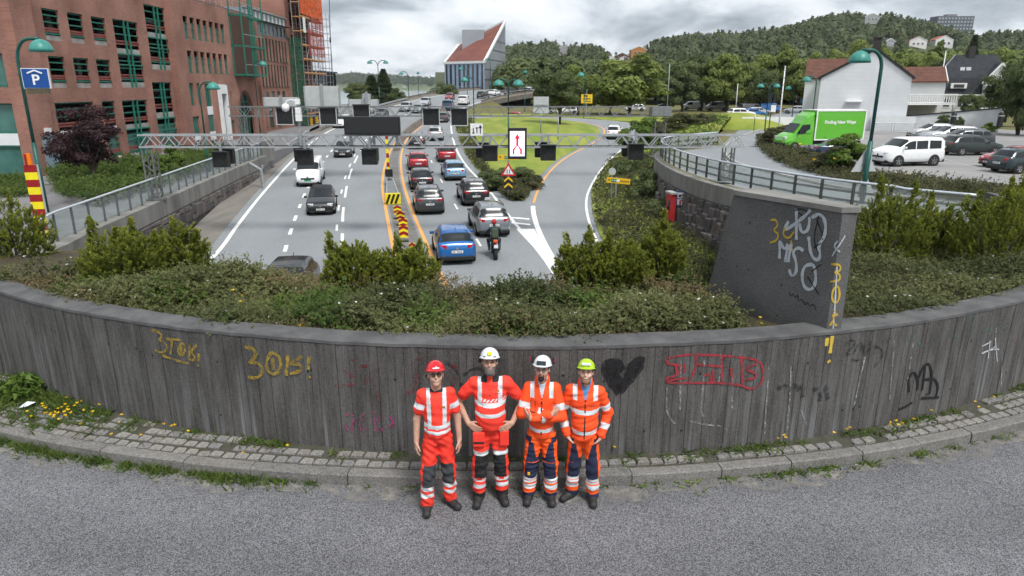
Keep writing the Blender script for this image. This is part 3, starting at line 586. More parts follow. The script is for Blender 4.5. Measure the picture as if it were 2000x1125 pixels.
zz_ = zt_p - .06; mb.quad(F_(0,.4),F_(0,.4) + EN,F_(0,zz_) + EN,F_(0,zz_)); mb.quad(F_(0,.4) + EN,F_(1.38,.4) + bk_,F_(1,zz_) + bk_,F_(0,zz_) + EN); mb.quad(F_(uL(.4),.4),F_(1,zz_),F_(1,zz_) + bk_,F_(uL(.4),.4) + bk_); mb.build('shaft',C_DARK,pier)
mb = MB(); ov = nrm_p * .025; c5 = [F_(0,0) + ov,F_(0,0) + EN + [0,-.025,0],F_(0,0) + EN * 1.05 + bk_ * .12,F_(1.01,0) + bk_,F_(1.01,0) + ov]; mb.prism([tuple(q[:2]) for q in c5],zt_p - .06,zt_p + .005); bevel(mb.build('top_slab',C_LIGHT,pier),.012)
W0,W1 = F_(1.02,0) + bk_ * .5,np.array([11.3,33.6,0]); u = np.linspace(0,1,20)[:,None]; WL = W0 * (1 - u) + W1 * u; ztw = (zt_p - .1) * (1 - u[:,0]) + -.1 * u[:,0]
mb = MB(); o4 = np.array([.4,-.12,0]); tp4 = WL + np.c_[np.zeros((20,2)),ztw]; bt4 = WL + np.array([-.05,0,-3.5]); mb.strip(list(bt4),list(tp4)); mb.strip(list(tp4),list(tp4 + o4)); mb.strip(list(tp4 + o4),list(bt4 + o4)); mb.build('wing',C_DARK,pier)
def pp(px,py):                                      # point on the graffiti face (or its narrow end) on a sight line
    d = ray(px,py); t = np.dot(PN - O0,nrm_p) / np.dot(d,nrm_p); p = O0 + d * t; nn = nrm_p
    if np.dot(p - PN,PD) < 0: nn = np.array([.17,-.985,0]); t = np.dot(PN - O0,nn) / np.dot(d,nn); p = O0 + d * t
    return p + nn * (.006 + .002 * random.random()),nn
GLD = sprayM('spray_gold2',(.5,.34,.04),.8); WH2 = sprayM('spray_silver',(.42,.46,.5),.72,30); NAV = sprayM('marker_ink',(.012,.01,.03),.85)
graffiti(pier,[[(1556,408),(1556,468)],[(1541,432),(1528,455),(1570,425),(1584,410)],[(1562,436),(1566,456),(1580,450),(1582,424)],[(1586,425),(1602,416),(1614,432),(1612,462),(1598,480),(1604,500),(1596,510),(1584,498),(1580,462)],[(1524,470),(1523,505)],[(1524,472),(1534,490),(1541,470),(1534,512)],[(1546,476),(1540,512)],[(1570,490),(1560,482),(1548,492),(1556,510),(1556,534),(1546,540),(1542,526)],[(1588,516),(1572,518),(1566,540),(1572,564),(1588,566),(1595,546),(1592,524),(1588,516)]],.042,WH2,pp,'silver spray letters on the pier')
graffiti(pier,[[(1506,430),(1516,428),(1521,440),(1510,450),(1522,456),(1518,470),(1504,474)],[(1538,440),(1528,456),(1540,468),(1552,452)],[(1546,470),(1548,492)]],.026,GLD,pp,'gold three and loops left of the silver letters')
graffiti(pier,[[(1624,516),(1640,516),(1642,528),(1626,532),(1640,534),(1640,548),(1622,550)],[(1634,558),(1625,568),(1624,584),(1632,594),(1640,580),(1638,562),(1634,558)],[(1636,614),(1620,618),(1634,612)],[(1630,606),(1626,630),(1634,636)],[(1620,636),(1628,624)]],.028,GLD,pp,'gold column of characters at the pier edge')
graffiti(pier,[[(1634,520),(1632,560),(1630,600),(1626,650)],[(1637,470),(1628,482),(1640,492)],[(1650,460),(1626,500)]],.02,WH2,pp,'thin silver drip line at the pier edge')
graffiti(pier,[[(1541,570),(1545,580),(1550,572),(1553,584),(1560,572),(1559,590),(1568,582),(1572,598),(1578,588),(1582,600),(1590,592),(1594,606)]],.012,NAV,pp,'thin dark marker signature')
graffiti(pier,[[(1552,412),(1566,406),(1580,416)],[(1596,430),(1612,470),(1590,484)],[(1600,420),(1588,470),(1602,500)],[(1578,540),(1590,560),(1600,575)],[(1586,530),(1604,516)],[(1560,416),(1574,424)]],.016,BLK,pp,'black scratches behind the silver letters')
mb = MB()
for x,y in ((1465,435),(1410,505),(1462,527),(1527,557),(1575,648),(1518,616),(1440,520)):
    c,nr = pp(x,y); sd = np.cross(nr,[0,0,1.]); sd /= np.linalg.norm(sd); rr_ = .013
    mb.add([c + (sd * math.cos(q) + np.array([0,0,1]) * math.sin(q)) * rr_ for q in np.linspace(0,2 * math.pi,9)[:-1]],[tuple(range(8))])
tag(mb.build('tie_hole_marks',hole,pier),kind='stuff')
sw = thing('stone_wall','curved stone-clad retaining wall under the ramp railing','wall')
P = smoothpath(RWALL,.5,1); tp,bt = -.1,-3.5
f_in = lambda h: -.05 + .75 * (1 - h)
mb = MB(); q0 = offset_path(P,-.72); q1 = offset_path(P,-.06)
mb.strip([(x,y,-1.0) for x,y in q1],[(x,y,bt) for x,y in q0]); mb.build('core',C_DARK,sw)
mb = MB(); q2,q3 = offset_path(P,-.1),offset_path(P,.35)
mb.strip([(x,y,-1.0) for x,y in offset_path(P,.05)],[(x,y,-.98) for x,y in q2]); mb.strip([(x,y,-.98) for x,y in q2][::1],[(x,y,tp) for x,y in q2]); mb.strip([(x,y,tp) for x,y in q2],[(x,y,tp + .01) for x,y in q3]); mb.strip([(x,y,tp + .01) for x,y in q3],[(x,y,-.4) for x,y in q3])
mb.build('parapet_band',C_LIGHT,sw)
stones(sw,P,lambda y: -1.02,lambda y: -3.2 if y < 42 else -3.2 + (y - 42) * .12,-1,lambda h: .06 + .64 * (1 - h),150,wmin=.35,wmax=.7)
blk = MB(); blk.prism([(16.9,21.8),(18.5,21.0),(19.3,23.6),(17.4,25.1)],-1.2,[1.02,.9,.92,1.05]); o = blk.build('concrete_block',C_COP); bevel(o,.03); tag(o,'square concrete end block among yews where the right railing stops','block')
# ================================================================== buildings
def brickM(name,c1,c2,mortar,axes='YZ',sc=1.0):
    m = bpy.data.materials.new(name); m.use_nodes = True; t = m.node_tree; b = t.nodes['Principled BSDF']; b.inputs['Roughness'].default_value = .92; b.inputs['Specular IOR Level'].default_value = .2
    tcn = N(t,'ShaderNodeTexCoord'); sp_ = N(t,'ShaderNodeSeparateXYZ'); t.links.new(tcn.outputs['Object'],sp_.inputs[0]); cb = N(t,'ShaderNodeCombineXYZ')
    t.links.new(sp_.outputs['XYZ'.index(axes[0])],cb.inputs[0]); t.links.new(sp_.outputs['XYZ'.index(axes[1])],cb.inputs[1])
    br = N(t,'ShaderNodeTexBrick'); t.links.new(cb.outputs[0],br.inputs['Vector']); br.inputs['Scale'].default_value = 1
    br.inputs['Brick Width'].default_value = .24 * sc; br.inputs['Row Height'].default_value = .078 * sc; br.inputs['Mortar Size'].default_value = .010 * sc
    br.inputs['Color1'].default_value = (*c1,1); br.inputs['Color2'].default_value = (*c2,1); br.inputs['Mortar'].default_value = (*mortar,1)
    nz = N(t,'ShaderNodeTexNoise'); nz.inputs['Scale'].default_value = .35; nz.inputs['Detail'].default_value = 10; t.links.new(tcn.outputs['Object'],nz.inputs['Vector'])
    mr = N(t,'ShaderNodeMapRange'); mr.inputs[1].default_value = .3; mr.inputs[2].default_value = .7; mr.inputs[3].default_value = .7; mr.inputs[4].default_value = 1.2; t.links.new(nz.outputs[0],mr.inputs[0])
    mxn = N(t,'ShaderNodeMix',data_type='RGBA',blend_type='MULTIPLY'); mxn.inputs[0].default_value = 1; t.links.new(br.outputs[0],mxn.inputs[6]); t.links.new(mr.outputs[0],mxn.inputs[7]); t.links.new(mxn.outputs[2],b.inputs['Base Color'])
    bp = N(t,'ShaderNodeBump'); bp.inputs['Strength'].default_value = .5; bp.inputs['Distance'].default_value = .01; t.links.new(br.outputs['Fac'],bp.inputs['Height']); bp.invert = True; t.links.new(bp.outputs[0],b.inputs['Normal'])
    MATS[name] = m; return m
BRK = brickM('red_brick',(.33,.145,.105),(.245,.105,.08),(.30,.215,.18))
BRKX = brickM('red_brick_return',(.33,.145,.105),(.245,.105,.08),(.30,.215,.18),'XZ')
GREEN = M('green_steel',(.012,.16,.105),(.015,.12,.085),rough=.5)
REDR = M('red_rail',(.22,.06,.05),rough=.6)
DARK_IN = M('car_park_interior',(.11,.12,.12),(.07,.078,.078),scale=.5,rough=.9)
SLAB = M('slab_concrete',(.36,.35,.335),(.2,.195,.185),scale=1.2,detail=9,rough=.9)
GLZ = M('dark_glazing',(.02,.035,.035),(.035,.055,.055),scale=.4,rough=.06,spec=.6)
GGL = M('green_glazing',(.03,.11,.09),(.06,.17,.145),scale=.6,rough=.12,spec=.6)
WHT_P = M('white_panel',(.72,.74,.75),(.62,.64,.65),scale=1,rough=.6)
STEEL = M('galvanised_steel',(.40,.42,.43),(.30,.32,.33),scale=6,rough=.45,metal=.5)
GREYM = M('grey_cladding',(.30,.33,.36),(.24,.27,.3),scale=.6,rough=.5,metal=.2)
DKGL = M('black_glass',(.012,.015,.018),(.02,.026,.03),scale=.5,rough=.08,spec=.6)
FX = -33.0
bld = thing('car_park_building','red brick multi-storey car park with green steel window bars at left','building',(FX,46,-1.2))
def to_b(o): o.matrix_parent_inverse = Matrix.Translation((-FX,-46,1.2)); return o
def bpart(mb,name,mats,parent=None,**k): 
    o = mb.build(name,mats,parent or bld,**k)
    if parent is None: to_b(o)
    return o
def facade(mb,X,y0,y1,z0,z1,ops,depth=.22,mi=0):
    us = sorted({y0,y1} | {o[0] for o in ops} | {o[1] for o in ops}); vs = sorted({z0,z1} | {o[2] for o in ops} | {o[3] for o in ops})
    us = [u for u in us if y0 <= u <= y1]; vs = [v for v in vs if z0 <= v <= z1]
    for a,b in zip(us[:-1],us[1:]):
        for c,d in zip(vs[:-1],vs[1:]):
            m,q = (a + b) / 2,(c + d) / 2
            if any(o[0] < m < o[1] and o[2] < q < o[3] for o in ops): continue
            mb.quad((X,a,c),(X,b,c),(X,b,d),(X,a,d),mi)
    for o in ops:
        for p,q in (((o[0],o[2]),(o[1],o[2])),((o[1],o[2]),(o[1],o[3])),((o[1],o[3]),(o[0],o[3])),((o[0],o[3]),(o[0],o[2]))):
            mb.quad((X,*p),(X,*q),(X - depth,*q),(X - depth,*p),mi)
def op(tl,br,X=FX): a,b = at_X(*tl,X),at_X(*br,X); return [a[1],b[1],b[2],a[2]]
PO = {k: op(*v) for k,v in {'A1': ((80,16.5),(123.5,80)),'B1': ((130,23.3),(170,86.5)),'C1': ((176.5,29.5),(213,90.5)),'D1': ((219,36),(286,171)),'E1': ((279.5,7),(340,137.5)),
    'A2': ((93,109),(135,171)),'B2': ((142,112.5),(181.5,171.5)),'C2': ((187,115),(223,171.5)),'E2': ((296.5,160.5),(352,295)),'A3': ((105.5,199),(203,328)),'B3': ((198.5,198.4),(240,302)),'D3': ((238,197.5),(302,302))}.items()}
# tidy: share sills and heads along each storey
for ks in (('A1','B1','C1'),('A2','B2','C2'),('A3','B3','D3')):
    for j in (2,3):
        v = np.mean([PO[k][j] for k in ks]); 
        for k in ks: PO[k][j] = v
for k in ('A3',): PO[k][1] = min(PO[k][1],PO['B3'][0] - .5)
NW = []
for row in ([(355.5,25.2,370,73.2),(370.8,30.2,385.3,76.5),(385.3,35.5,399,80),(399.4,39.6,411.9,82.5),(412.4,43.9,423.6,85.3),(424,48,434.8,88.3),(435.4,51.9,445.5,90.9)],[(362.6,94.8,377,140),(377.5,97.5,391.3,142),(391.9,100,404.6,143.8),(405,102.7,417,144),(418,105,428.9,146),(429.6,107.4,439.9,147.5),(440.4,108.9,450.3,148.8)]):
    q = [op((a,b),(c,d)) for a,b,c,d in row]; zt_ = np.mean([o[3] for o in q]); zb_ = np.mean([o[2] for o in q]); y0_,y1_ = q[0][0],q[-1][1]; n_ = len(q); pitch = (y1_ - y0_) / n_
    NW.append([[y0_ + i * pitch,y0_ + i * pitch + pitch * .66,zb_,zt_] for i in range(n_)])
NW[1] = [[a[0],a[1],NW[1][0][2],NW[1][0][3]] for a in NW[0]]
low = [op((369,162),(382.5,206)),op((384,162.4),(394.5,205.5)),op((399,163.5),(426.5,292)),op((376,228),(398,303)),op((425,166),(450,296)),op((449,178),(456.5,223)),op((452.5,235),(460,262))]
for o in low: o[3] = min(o[3],NW[1][0][2] - .5); o[2] = max(o[2],-1.15)
low[2][0] = max(low[2][0],low[1][1] + .35); low[3][1] = min(low[3][1],low[2][0] - .3); low[3][0] = max(low[3][0],PO['E2'][1] + 2.2)
for i in (1,2,3,4,5,6): pass
low[4][0] = max(low[4][0],low[2][1] + .3); low[5][0] = max(low[5][0],low[4][1] + .25); low[6][0] = max(low[6][0],low[4][1] + .25)
Y_PIL = at_X(343,150,FX)[1]; Y_A0 = at_X(58,150,FX)[1]; Y_BAY0 = at_X(449,80,FX)[1]; Y_BAY1 = at_X(500,80,FX)[1]; Y_END = at_X(566,120,FX - 1)[1]
arch = op((464.7,181),(499,262)); arch[2] = -1.15; arch[1] = min(arch[1],Y_BAY1 - .6)
ops_all = list(PO.values()) + NW[0] + NW[1] + low + [arch]
mb = MB(); facade(mb,FX,Y_A0 - 1.2,Y_BAY1,-1.25,13.4,ops_all)
bpart(mb,'wall',BRK)
mb = MB(); mb.box((FX - .2 + .32,(Y_PIL + PO['E1'][1]) / 2 + .5,6.6),(.7,1.9,15.6)); mb.box((FX - .1 + .2,Y_A0 - .2,6.6),(.6,2.2,15.6)); mb.box((FX + .12,Y_BAY1 - .35,6.1),(.4,.7,14.4))
for p in (0,1,2):
    pass
[to_b(o) for o in mb.build_each('pilaster',BRK,bld)]
# upper parapet above the car park storeys
mb = MB(); mb.box((FX - .25,(Y_A0 + Y_PIL) / 2,14.4),(.49,Y_PIL - Y_A0 + 1,2.0)); bpart(mb,'parapet',BRK)
# arch spandrels and ring
ym,rad = (arch[0] + arch[1]) / 2,(arch[1] - arch[0]) / 2; zs = arch[3] - rad * 1.35
mb = MB(); t = np.linspace(0,math.pi,17); ap = [(FX - .02,ym - rad * math.cos(a),zs + rad * 1.35 * math.sin(a)) for a in t]
for sgn in (0,1):
    cor = (FX - .02,arch[sgn],arch[3]); seg = ap[:9] if sgn == 0 else ap[8:]
    mb.add([cor] + seg,[(0,i,i + 1) for i in range(1,len(seg))]); 
mb.strip(ap,[(FX - .44,y,z) for _,y,z in ap]); bpart(mb,'arch_spandrel',BRK)
mb = MB(); mb.strip([(FX + .02,ym - (rad + .28) * math.cos(a),zs + (rad * 1.35 + .28) * math.sin(a)) for a in t],[(FX + .02,y,z) for _,y,z in ap]); bpart(mb,'arch_ring',M('dark_brick',(.12,.045,.035),rough=.9))
mb = MB(); mb.quad((FX - .4,arch[0],arch[2]),(FX - .4,arch[1],arch[2]),(FX - .4,arch[1],arch[3]),(FX - .4,arch[0],arch[3])); gl = bpart(mb,'arch_glazing',GLZ)
mb = MB()
for f in (.22,.5,.78): mb.box((FX - .3,arch[0] + f * (arch[1] - arch[0]),(arch[2] + arch[3]) / 2),(.08,.12,arch[3] - arch[2] - .3))
for z in (1.0,3.0): mb.box((FX - .36,ym,z),(.08,2 * rad,.14))
mb.build_each('mullion',GREEN,gl)
# interior
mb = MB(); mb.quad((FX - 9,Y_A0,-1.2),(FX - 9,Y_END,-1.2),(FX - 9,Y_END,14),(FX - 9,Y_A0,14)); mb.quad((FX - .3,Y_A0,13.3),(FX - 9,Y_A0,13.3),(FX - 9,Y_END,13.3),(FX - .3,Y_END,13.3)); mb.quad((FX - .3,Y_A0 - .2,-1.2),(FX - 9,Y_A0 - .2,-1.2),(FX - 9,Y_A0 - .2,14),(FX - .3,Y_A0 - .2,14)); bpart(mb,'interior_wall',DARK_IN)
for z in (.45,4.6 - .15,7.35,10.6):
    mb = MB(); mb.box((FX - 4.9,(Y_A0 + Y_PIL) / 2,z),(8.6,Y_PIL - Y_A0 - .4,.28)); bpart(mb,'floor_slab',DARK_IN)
def win(o,X=FX):
    y0,y1,z0,z1 = o; m = MB(); return y0,y1,z0,z1,(y0 + y1) / 2,y1 - y0,z1 - z0
for k,o in PO.items():
    y0,y1,z0,z1,ym_,wd,ht = win(o)
    tall = k in ('D1','E1','E2','D3','A3','B3'); root = None
    mb = MB(); fl = [z0] if not tall else [z0,z0 + ht * .5]
    for zf in fl:
        stp = ht if not tall else ht / 2
        for f in (.58,.8): mb.box((FX - .13,ym_,zf + stp * f),(.06,wd,.09))
    if k in ('D1','E1','E2','D3'):
        for dx in (-.28,.28): mb.box((FX - .06,ym_ + wd * .02 + dx * wd * .3,(z0 + z1) / 2),(.12,.13,ht))
        for f in (.34,.5): mb.box((FX - .06,ym_,z0 + ht * f),(.1,wd,.11))
    mb.box((FX - .13,ym_,z0 + (.22 * ht if not tall else .12 * ht)),(.07,wd,.1)); w_ = to_b(bpart(MB().box((FX - .19,ym_,z1 - .05),(.05,wd,.1)),'window',GREEN)); mb.build_each('bar',GREEN,w_)
    mb = MB()
    for zf in fl:
        stp = ht if not tall else ht / 2
        for f in (.3,.38): mb.box((FX - .17,ym_,zf + stp * f),(.06,wd,.13))
    mb.build_each('crash_rail',REDR,w_)
    mb = MB()
    for zf in fl: mb.box((FX - .2,ym_,zf + (ht / len(fl)) * .08),(.12,wd,(ht / len(fl)) * .17))
    mb.build_each('slab_edge',SLAB if k not in ('A3','B3') else WHT_P,w_)
    if k in ('A3','B3','E2','D3'):
        mb = MB(); mb.quad((FX - .2,y0,z0),(FX - .2,y1,z0),(FX - .2,y1,z0 + ht * .42),(FX - .2,y0,z0 + ht * .42)); mb.build('pane',GGL,w_)
    if k in ('B1','C2','D1','D3','A3'):
        mb = MB(); mb.box((FX - 2.5,y0 + wd * .7,(z0 + z1) / 2),(.5,.5,ht)); mb.build('column',SLAB,w_)
for row in NW:
    for o in row:
        y0,y1,z0,z1,ym_,wd,ht = win(o); mb = MB(); mb.quad((FX - .17,y0,z0 + .1),(FX - .17,y1,z0 + .1),(FX - .17,y1,z0 + ht * .72),(FX - .17,y0,z0 + ht * .72)); w_ = bpart(mb,'window',GGL)
        mb = MB(); mb.box((FX - .12,ym_,z0 + ht * .72),(.06,wd,.07)); mb.box((FX - .12,ym_,z0 + ht * .5),(.04,wd,.05)); mb.box((FX - .13,ym_,z0 + .04),(.15,wd,.08)); mb.build_each('rail',GREEN,w_)
for i,o in enumerate(low):
    y0,y1,z0,z1,ym_,wd,ht = win(o)
    if wd <= .15 or ht <= .2: continue
    mb = MB(); mb.quad((FX - .16,y0,z0),(FX - .16,y1,z0),(FX - .16,y1,z1),(FX - .16,y0,z1)); w_ = bpart(mb,'window',GGL if i != 4 else GLZ)
    if i in (2,3):
        mb = MB()
        for f in ((.12,.55) if i == 2 else (.25,)): mb.box((FX - .1,ym_,z0 + ht * f),(.08,wd,ht * .14))
        mb.build_each('spandrel_panel',WHT_P,w_)
    mb = MB()
    for f in (.33,.66): mb.box((FX - .1,y0 + f * wd,(z0 + z1) / 2),(.05,.06,ht))
    mb.build_each('mullion',GREEN if i != 4 else STEEL,w_)
# white framed entrance
y0,y1,z0,z1 = low[4]; mb = MB()
mb.box((FX + .12,y0 - .12,(z0 + z1) / 2),(.5,.3,z1 - z0)); mb.box((FX + .12,y1 + .1,(z0 + z1) / 2),(.5,.3,z1 - z0)); mb.box((FX + .12,(y0 + y1) / 2,z1 - .45),(.48,y1 - y0 - .1,1.0)); [to_b(o) for o in mb.build_each('entrance_frame',WHT_P,bld)]
# green steel bay hanging over the arch
by0,by1 = Y_BAY0 + .3,Y_BAY1 - 1.4; bz0,bz1 = at_X(470,148,FX + 1)[2],15.5
bay = bpart(MB().box((FX + .75,(by0 + by1) / 2,bz0 + .12),(1.5,by1 - by0,.22)),'steel_bay',GREEN)
for y in (by0,(by0 * .62 + by1 * .38),(by0 * .45 + by1 * .55),by1): mb = MB(); mb.box((FX + 1.45,y,(bz0 + bz1) / 2),(.14,.16,bz1 - bz0)); mb.build('post',GREEN,bay)
for y in (by0,by1): mb = MB(); mb.box((FX + .1,y,(bz0 + bz1) / 2),(.12,.14,bz1 - bz0)); mb.build('post',GREEN,bay)
k = bz0 + 1.3
while k < bz1:
    mb = MB(); mb.box((FX + 1.47,(by0 + by1) / 2,k),(.06,by1 - by0,.07)); mb.build('rail',STEEL,bay)
    mb = MB(); mb.box((FX + 1.45,(by0 + by1) / 2,k + 2.1),(.15,by1 - by0,.2)); mb.box((FX + .75,by0,k + 2.1),(1.4,.14,.2)); mb.box((FX + .75,by1,k + 2.1),(1.4,.14,.2)); mb.build_each('beam',GREEN,bay); k += 3.4
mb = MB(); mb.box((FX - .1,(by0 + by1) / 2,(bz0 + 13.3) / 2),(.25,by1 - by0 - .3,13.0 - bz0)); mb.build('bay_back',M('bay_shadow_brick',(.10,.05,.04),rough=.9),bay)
# recessed right-hand section
FX2 = FX - 1.0; mb = MB(); ops2 = []
for (tl,br,n_) in (((504,72.5),(564,121),9),((509.5,129),(566,163.5),9),((519,179),(562,191),4)):
    o = op(tl,br,FX2); o[2] = at_X((tl[0] + br[0]) / 2,(tl[1] + br[1]) / 2 + (24 if n_ > 4 else 7),FX2)[2]; o[3] = at_X((tl[0] + br[0]) / 2,(tl[1] + br[1]) / 2 - (19 if n_ > 4 else 7),FX2)[2]
    y0_ = max(o[0],Y_BAY1 + 1); y1_ = min(o[1],Y_END - .5); pt = (y1_ - y0_) / n_
    ops2 += [[y0_ + i * pt,y0_ + i * pt + pt * .62,o[2],o[3]] for i in range(n_)]
z_b = 4.2
for i in range(4):
    y_ = Y_BAY1 + 2.2 + i * 3.0; ops2.append([y_,y_ + 1.9,-.6,2.0])
ops2 = [o for o in ops2 if o[1] < Y_END - .2 and o[3] > o[2]]
facade(mb,FX2,Y_BAY1 - .2,Y_END,-1.25,11.6,ops2,.1); bpart(mb,'wall',BRK)
for o in ops2:
    y0,y1,z0,z1,ym_,wd,ht = win(o); mb = MB(); mb.quad((FX2 - .08,y0,z0),(FX2 - .08,y1,z0),(FX2 - .08,y1,z1),(FX2 - .08,y0,z1)); mb.box((FX2 - .05,ym_,z0 + .03),(.35,wd,.06)); bpart(mb,'window',GLZ)
pent = bpart(MB().box((FX2 - 2.2,(Y_BAY1 + Y_END) / 2,13.1),(4.0,Y_END - Y_BAY1,2.9)),'glass_storey',GREYM)
for i in range(10):
    y_ = Y_BAY1 + (i + .5) * (Y_END - Y_BAY1) / 10; mb = MB(); mb.box((FX2 - .18,y_,12.5),(.06,.55,1.3)); mb.build('window',DKGL,pent); mb = MB(); mb.box((FX2 - .18,y_,13.85),(.06,.6,1.1)); mb.build('blind',WHT_P,pent)
mb = MB(); mb.box((FX2 - .1,(Y_BAY1 + Y_END) / 2,14.62),(.4,Y_END - Y_BAY1 + .3,.16)); mb.build('roof_edge',STEEL,pent)
mb = MB(); mb.box((FX - 5,(Y_PIL + Y_BAY1) / 2,13.45),(10,Y_BAY1 - Y_PIL,.12)); bpart(mb,'roof',M('roof_felt',(.12,.12,.125),rough=.9))
mb = MB()
for z in (13.9,14.3,14.7): mb.box((FX - .3,(Y_PIL + Y_BAY1) / 2 + 3,z),(.05,Y_BAY1 - Y_PIL - 6,.05))
for i in range(8): mb.box((FX - .3,Y_PIL + 6.2 + i * 1.6,14.1),(.05,.05,1.3))
[to_b(o) for o in mb.build_each('roof_railing',STEEL,bld)]
# end face towards the roundabout, with stair glazing
mb = MB(); YF = Y_A0 - 1.2; wx = [(FX - 14,FX - 1.95)]
for (x0,x1,z0,z1) in ((FX - 9,FX - .75,6.9,15.4),(FX - 9,FX - .75,3.7,4.75),(FX - .75,FX,-1.25,15.4),(FX - 40,FX - 9,-1.25,15.4)):
    mb.quad((x0,YF,z0),(x1,YF,z0),(x1,YF,z1),(x0,YF,z1))
bpart(mb,'end_wall',BRKX)
mb = MB(); mb.quad((FX - 9,YF + .3,-1.2),(FX - .7,YF + .3,-1.2),(FX - .7,YF + .3,8.7),(FX - 9,YF + .3,8.7)); gl = bpart(mb,'stair_glazing',GGL)
mb = MB()
for z in (.85,1.75,3.65,4.8,6.85): mb.box((FX - 4.8,YF + .22,z),(8.1,.1,.12))
for x in (FX - .85,FX - 3,FX - 5.4): mb.box((x,YF + .22,3.7),(.12,.1,10))
mb.build_each('mullion',GREEN,gl)
mb = MB(); mb.box((FX - 4.8,YF + .18,1.3),(8.0,.06,.8)); mb.build('white_panel',WHT_P,gl)
d_ = at_X(84,318,FX); mb = MB(); mb.box((FX + .42,d_[1] + .5,.2),(.1,1.5,2.7)); bpart(mb,'steel_door',M('blue_grey_door',(.22,.30,.36),rough=.5))
mb = MB(); mb.box((FX + .5,d_[1] + .4,1.85),(.2,.5,.3)); bpart(mb,'wall_lamp',WHT_P)
def pf(px,py): return at_X(px,py,FX + .02),np.array([1.,0,0])
gf = graffiti(bld,[[(97,292),(99,302),(103,291)],[(99,297),(104,303)],[(110,292),(106,298),(110,304),(115,298),(110,292)],[(97,304),(101,310),(104,304)],[(101,310),(104,318)],[(108,306),(108,316)],[(118,306),(112,311),(118,316),(113,321)]],.09,WHT,pf,'white sprayed tag beside the steel door'); to_b(gf)

# ---- scaffolded tower beyond
sc_ = thing('scaffolded_tower','brick tower wrapped in scaffolding with orange and red netting','building',(FX,110,-1.2))
def sp(mb,name,mat,parent=None):
    o = mb.build(name,mat,parent or sc_)
    if parent is None: o.matrix_parent_inverse = Matrix.Translation((-FX,-110,1.2))
    return o
ty0,ty1 = Y_END + .2,at_X(628,100,FX + .5)[1]; zt_ = 26
mb = MB(); opt = []
for k in range(6):
    for j in range(3): opt.append([ty0 + 2 + j * (ty1 - ty0 - 3) / 3,ty0 + 4 + j * (ty1 - ty0 - 3) / 3,.2 + k * 3.4,2.3 + k * 3.4])
facade(mb,FX - 1.2,ty0,ty1,-1.2,zt_,opt,.3); mb.quad((FX - 1.2,ty0,-1.2),(FX - 1.2,ty0,zt_),(FX - 14,ty0,zt_),(FX - 14,ty0,-1.2)); sp(mb,'wall',BRK)
mb = MB(); mb.quad((FX - 1.6,ty0,-1.2),(FX - 1.6,ty1,-1.2),(FX - 1.6,ty1,zt_),(FX - 1.6,ty0,zt_)); sp(mb,'window_glass',GLZ)
SCF = M('scaffold_tube',(.32,.33,.34),(.22,.22,.23),scale=8,rough=.5,metal=.4); DECK = M('scaffold_deck',(.62,.30,.12),(.45,.25,.12),scale=2,rough=.8)
nb_ = 6
for x in (FX - .2,FX + 1.0):
    for i in range(nb_ + 1):
        mb = MB(); mb.tube([(x,ty0 + i * (ty1 - ty0) / nb_,-1.2),(x,ty0 + i * (ty1 - ty0) / nb_,zt_ + 1)],.06,5); sp(mb,'standard',SCF)
for k in range(13):
    z = .7 + k * 2.05; mb = MB()
    for x in (FX - .2,FX + 1.0): 
        for dz in (0,.55,1.1): mb.bar((x,ty0,z + dz),(x,ty1,z + dz),.05)
    for o in mb.build_each('ledger',SCF,sc_): o.matrix_parent_inverse = Matrix.Translation((-FX,-110,1.2))
    if k < 11: mb = MB(); mb.box((FX + .4,(ty0 + ty1) / 2,z - .06),(1.15,ty1 - ty0,.09)); mb.box((FX + 1.05,(ty0 + ty1) / 2,z + .08),(.04,ty1 - ty0,.2)); sp(mb,'deck',DECK)
for k in range(6):
    mb = MB(); y_ = ty0 + 2 + (k % 2) * 3; mb.bar((FX + 1.08,y_,1 + k * 4),(FX + 1.08,y_ + 3.4,5 + k * 4),.06); sp(mb,'brace',SCF)
def netM(name,col,dens):
    m = M(name,col,tuple(c * .7 for c in col),rough=.9); t = m.node_tree; b = t.nodes['Principled BSDF']; nz = N(t,'ShaderNodeTexNoise'); nz.inputs['Scale'].default_value = 1.7; nz.inputs['Detail'].default_value = 9; tcn = N(t,'ShaderNodeTexCoord'); t.links.new(tcn.outputs['Object'],nz.inputs['Vector'])
    t.links.new(math_node(t,'MULTIPLY_ADD',nz.outputs[0],1.6,dens - .8,clamp=True),b.inputs['Alpha']); return m
NET1,NET2 = netM('orange_netting',(.75,.13,.03),.8),netM('red_netting',(.36,.06,.05),.62)
for a,b,z0,z1,m in ((ty0,ty1,15.4,27,NET1),(ty0 + 3,ty1,9.5,13.6,NET2),(ty0 + 5,ty1,13.7,15.3,NET2)):
    mb = MB(); mb.strip([(FX + 1.14 + .06 * math.sin(i * 2),a + (b - a) * i / 24,z0) for i in range(25)],[(FX + 1.14 + .06 * math.sin(i * 2 + 1),a + (b - a) * i / 24,z1) for i in range(25)]); sp(mb,'netting',m)
mb = MB(); mb.strip([(FX + 1.1,ty1 + .05,15.4),(FX - 4,ty1 + .05,15.4)],[(FX + 1.1,ty1 + .05,27),(FX - 4,ty1 + .05,27)]); sp(mb,'netting',NET1)
mb = MB(); mb.quad((FX + 1.12,ty0 - .02,-1),(FX - 1.1,ty0 - .02,-1),(FX - 1.1,ty0 - .02,12),(FX + 1.12,ty0 - .02,12)); sp(mb,'green_sheet',netM('green_netting',(.02,.10,.06),.7))
mb = MB(); mb.box((FX + 1.1,ty0 + 1.8,13.9),(.1,1.0,2.2)); sp(mb,'white_board',WHT_P)
st_ = thing('stair_scaffold','slim free-standing scaffold stair tower right of the red netting','scaffold',(FX + .5,ty1 + 1.2,-1.2))
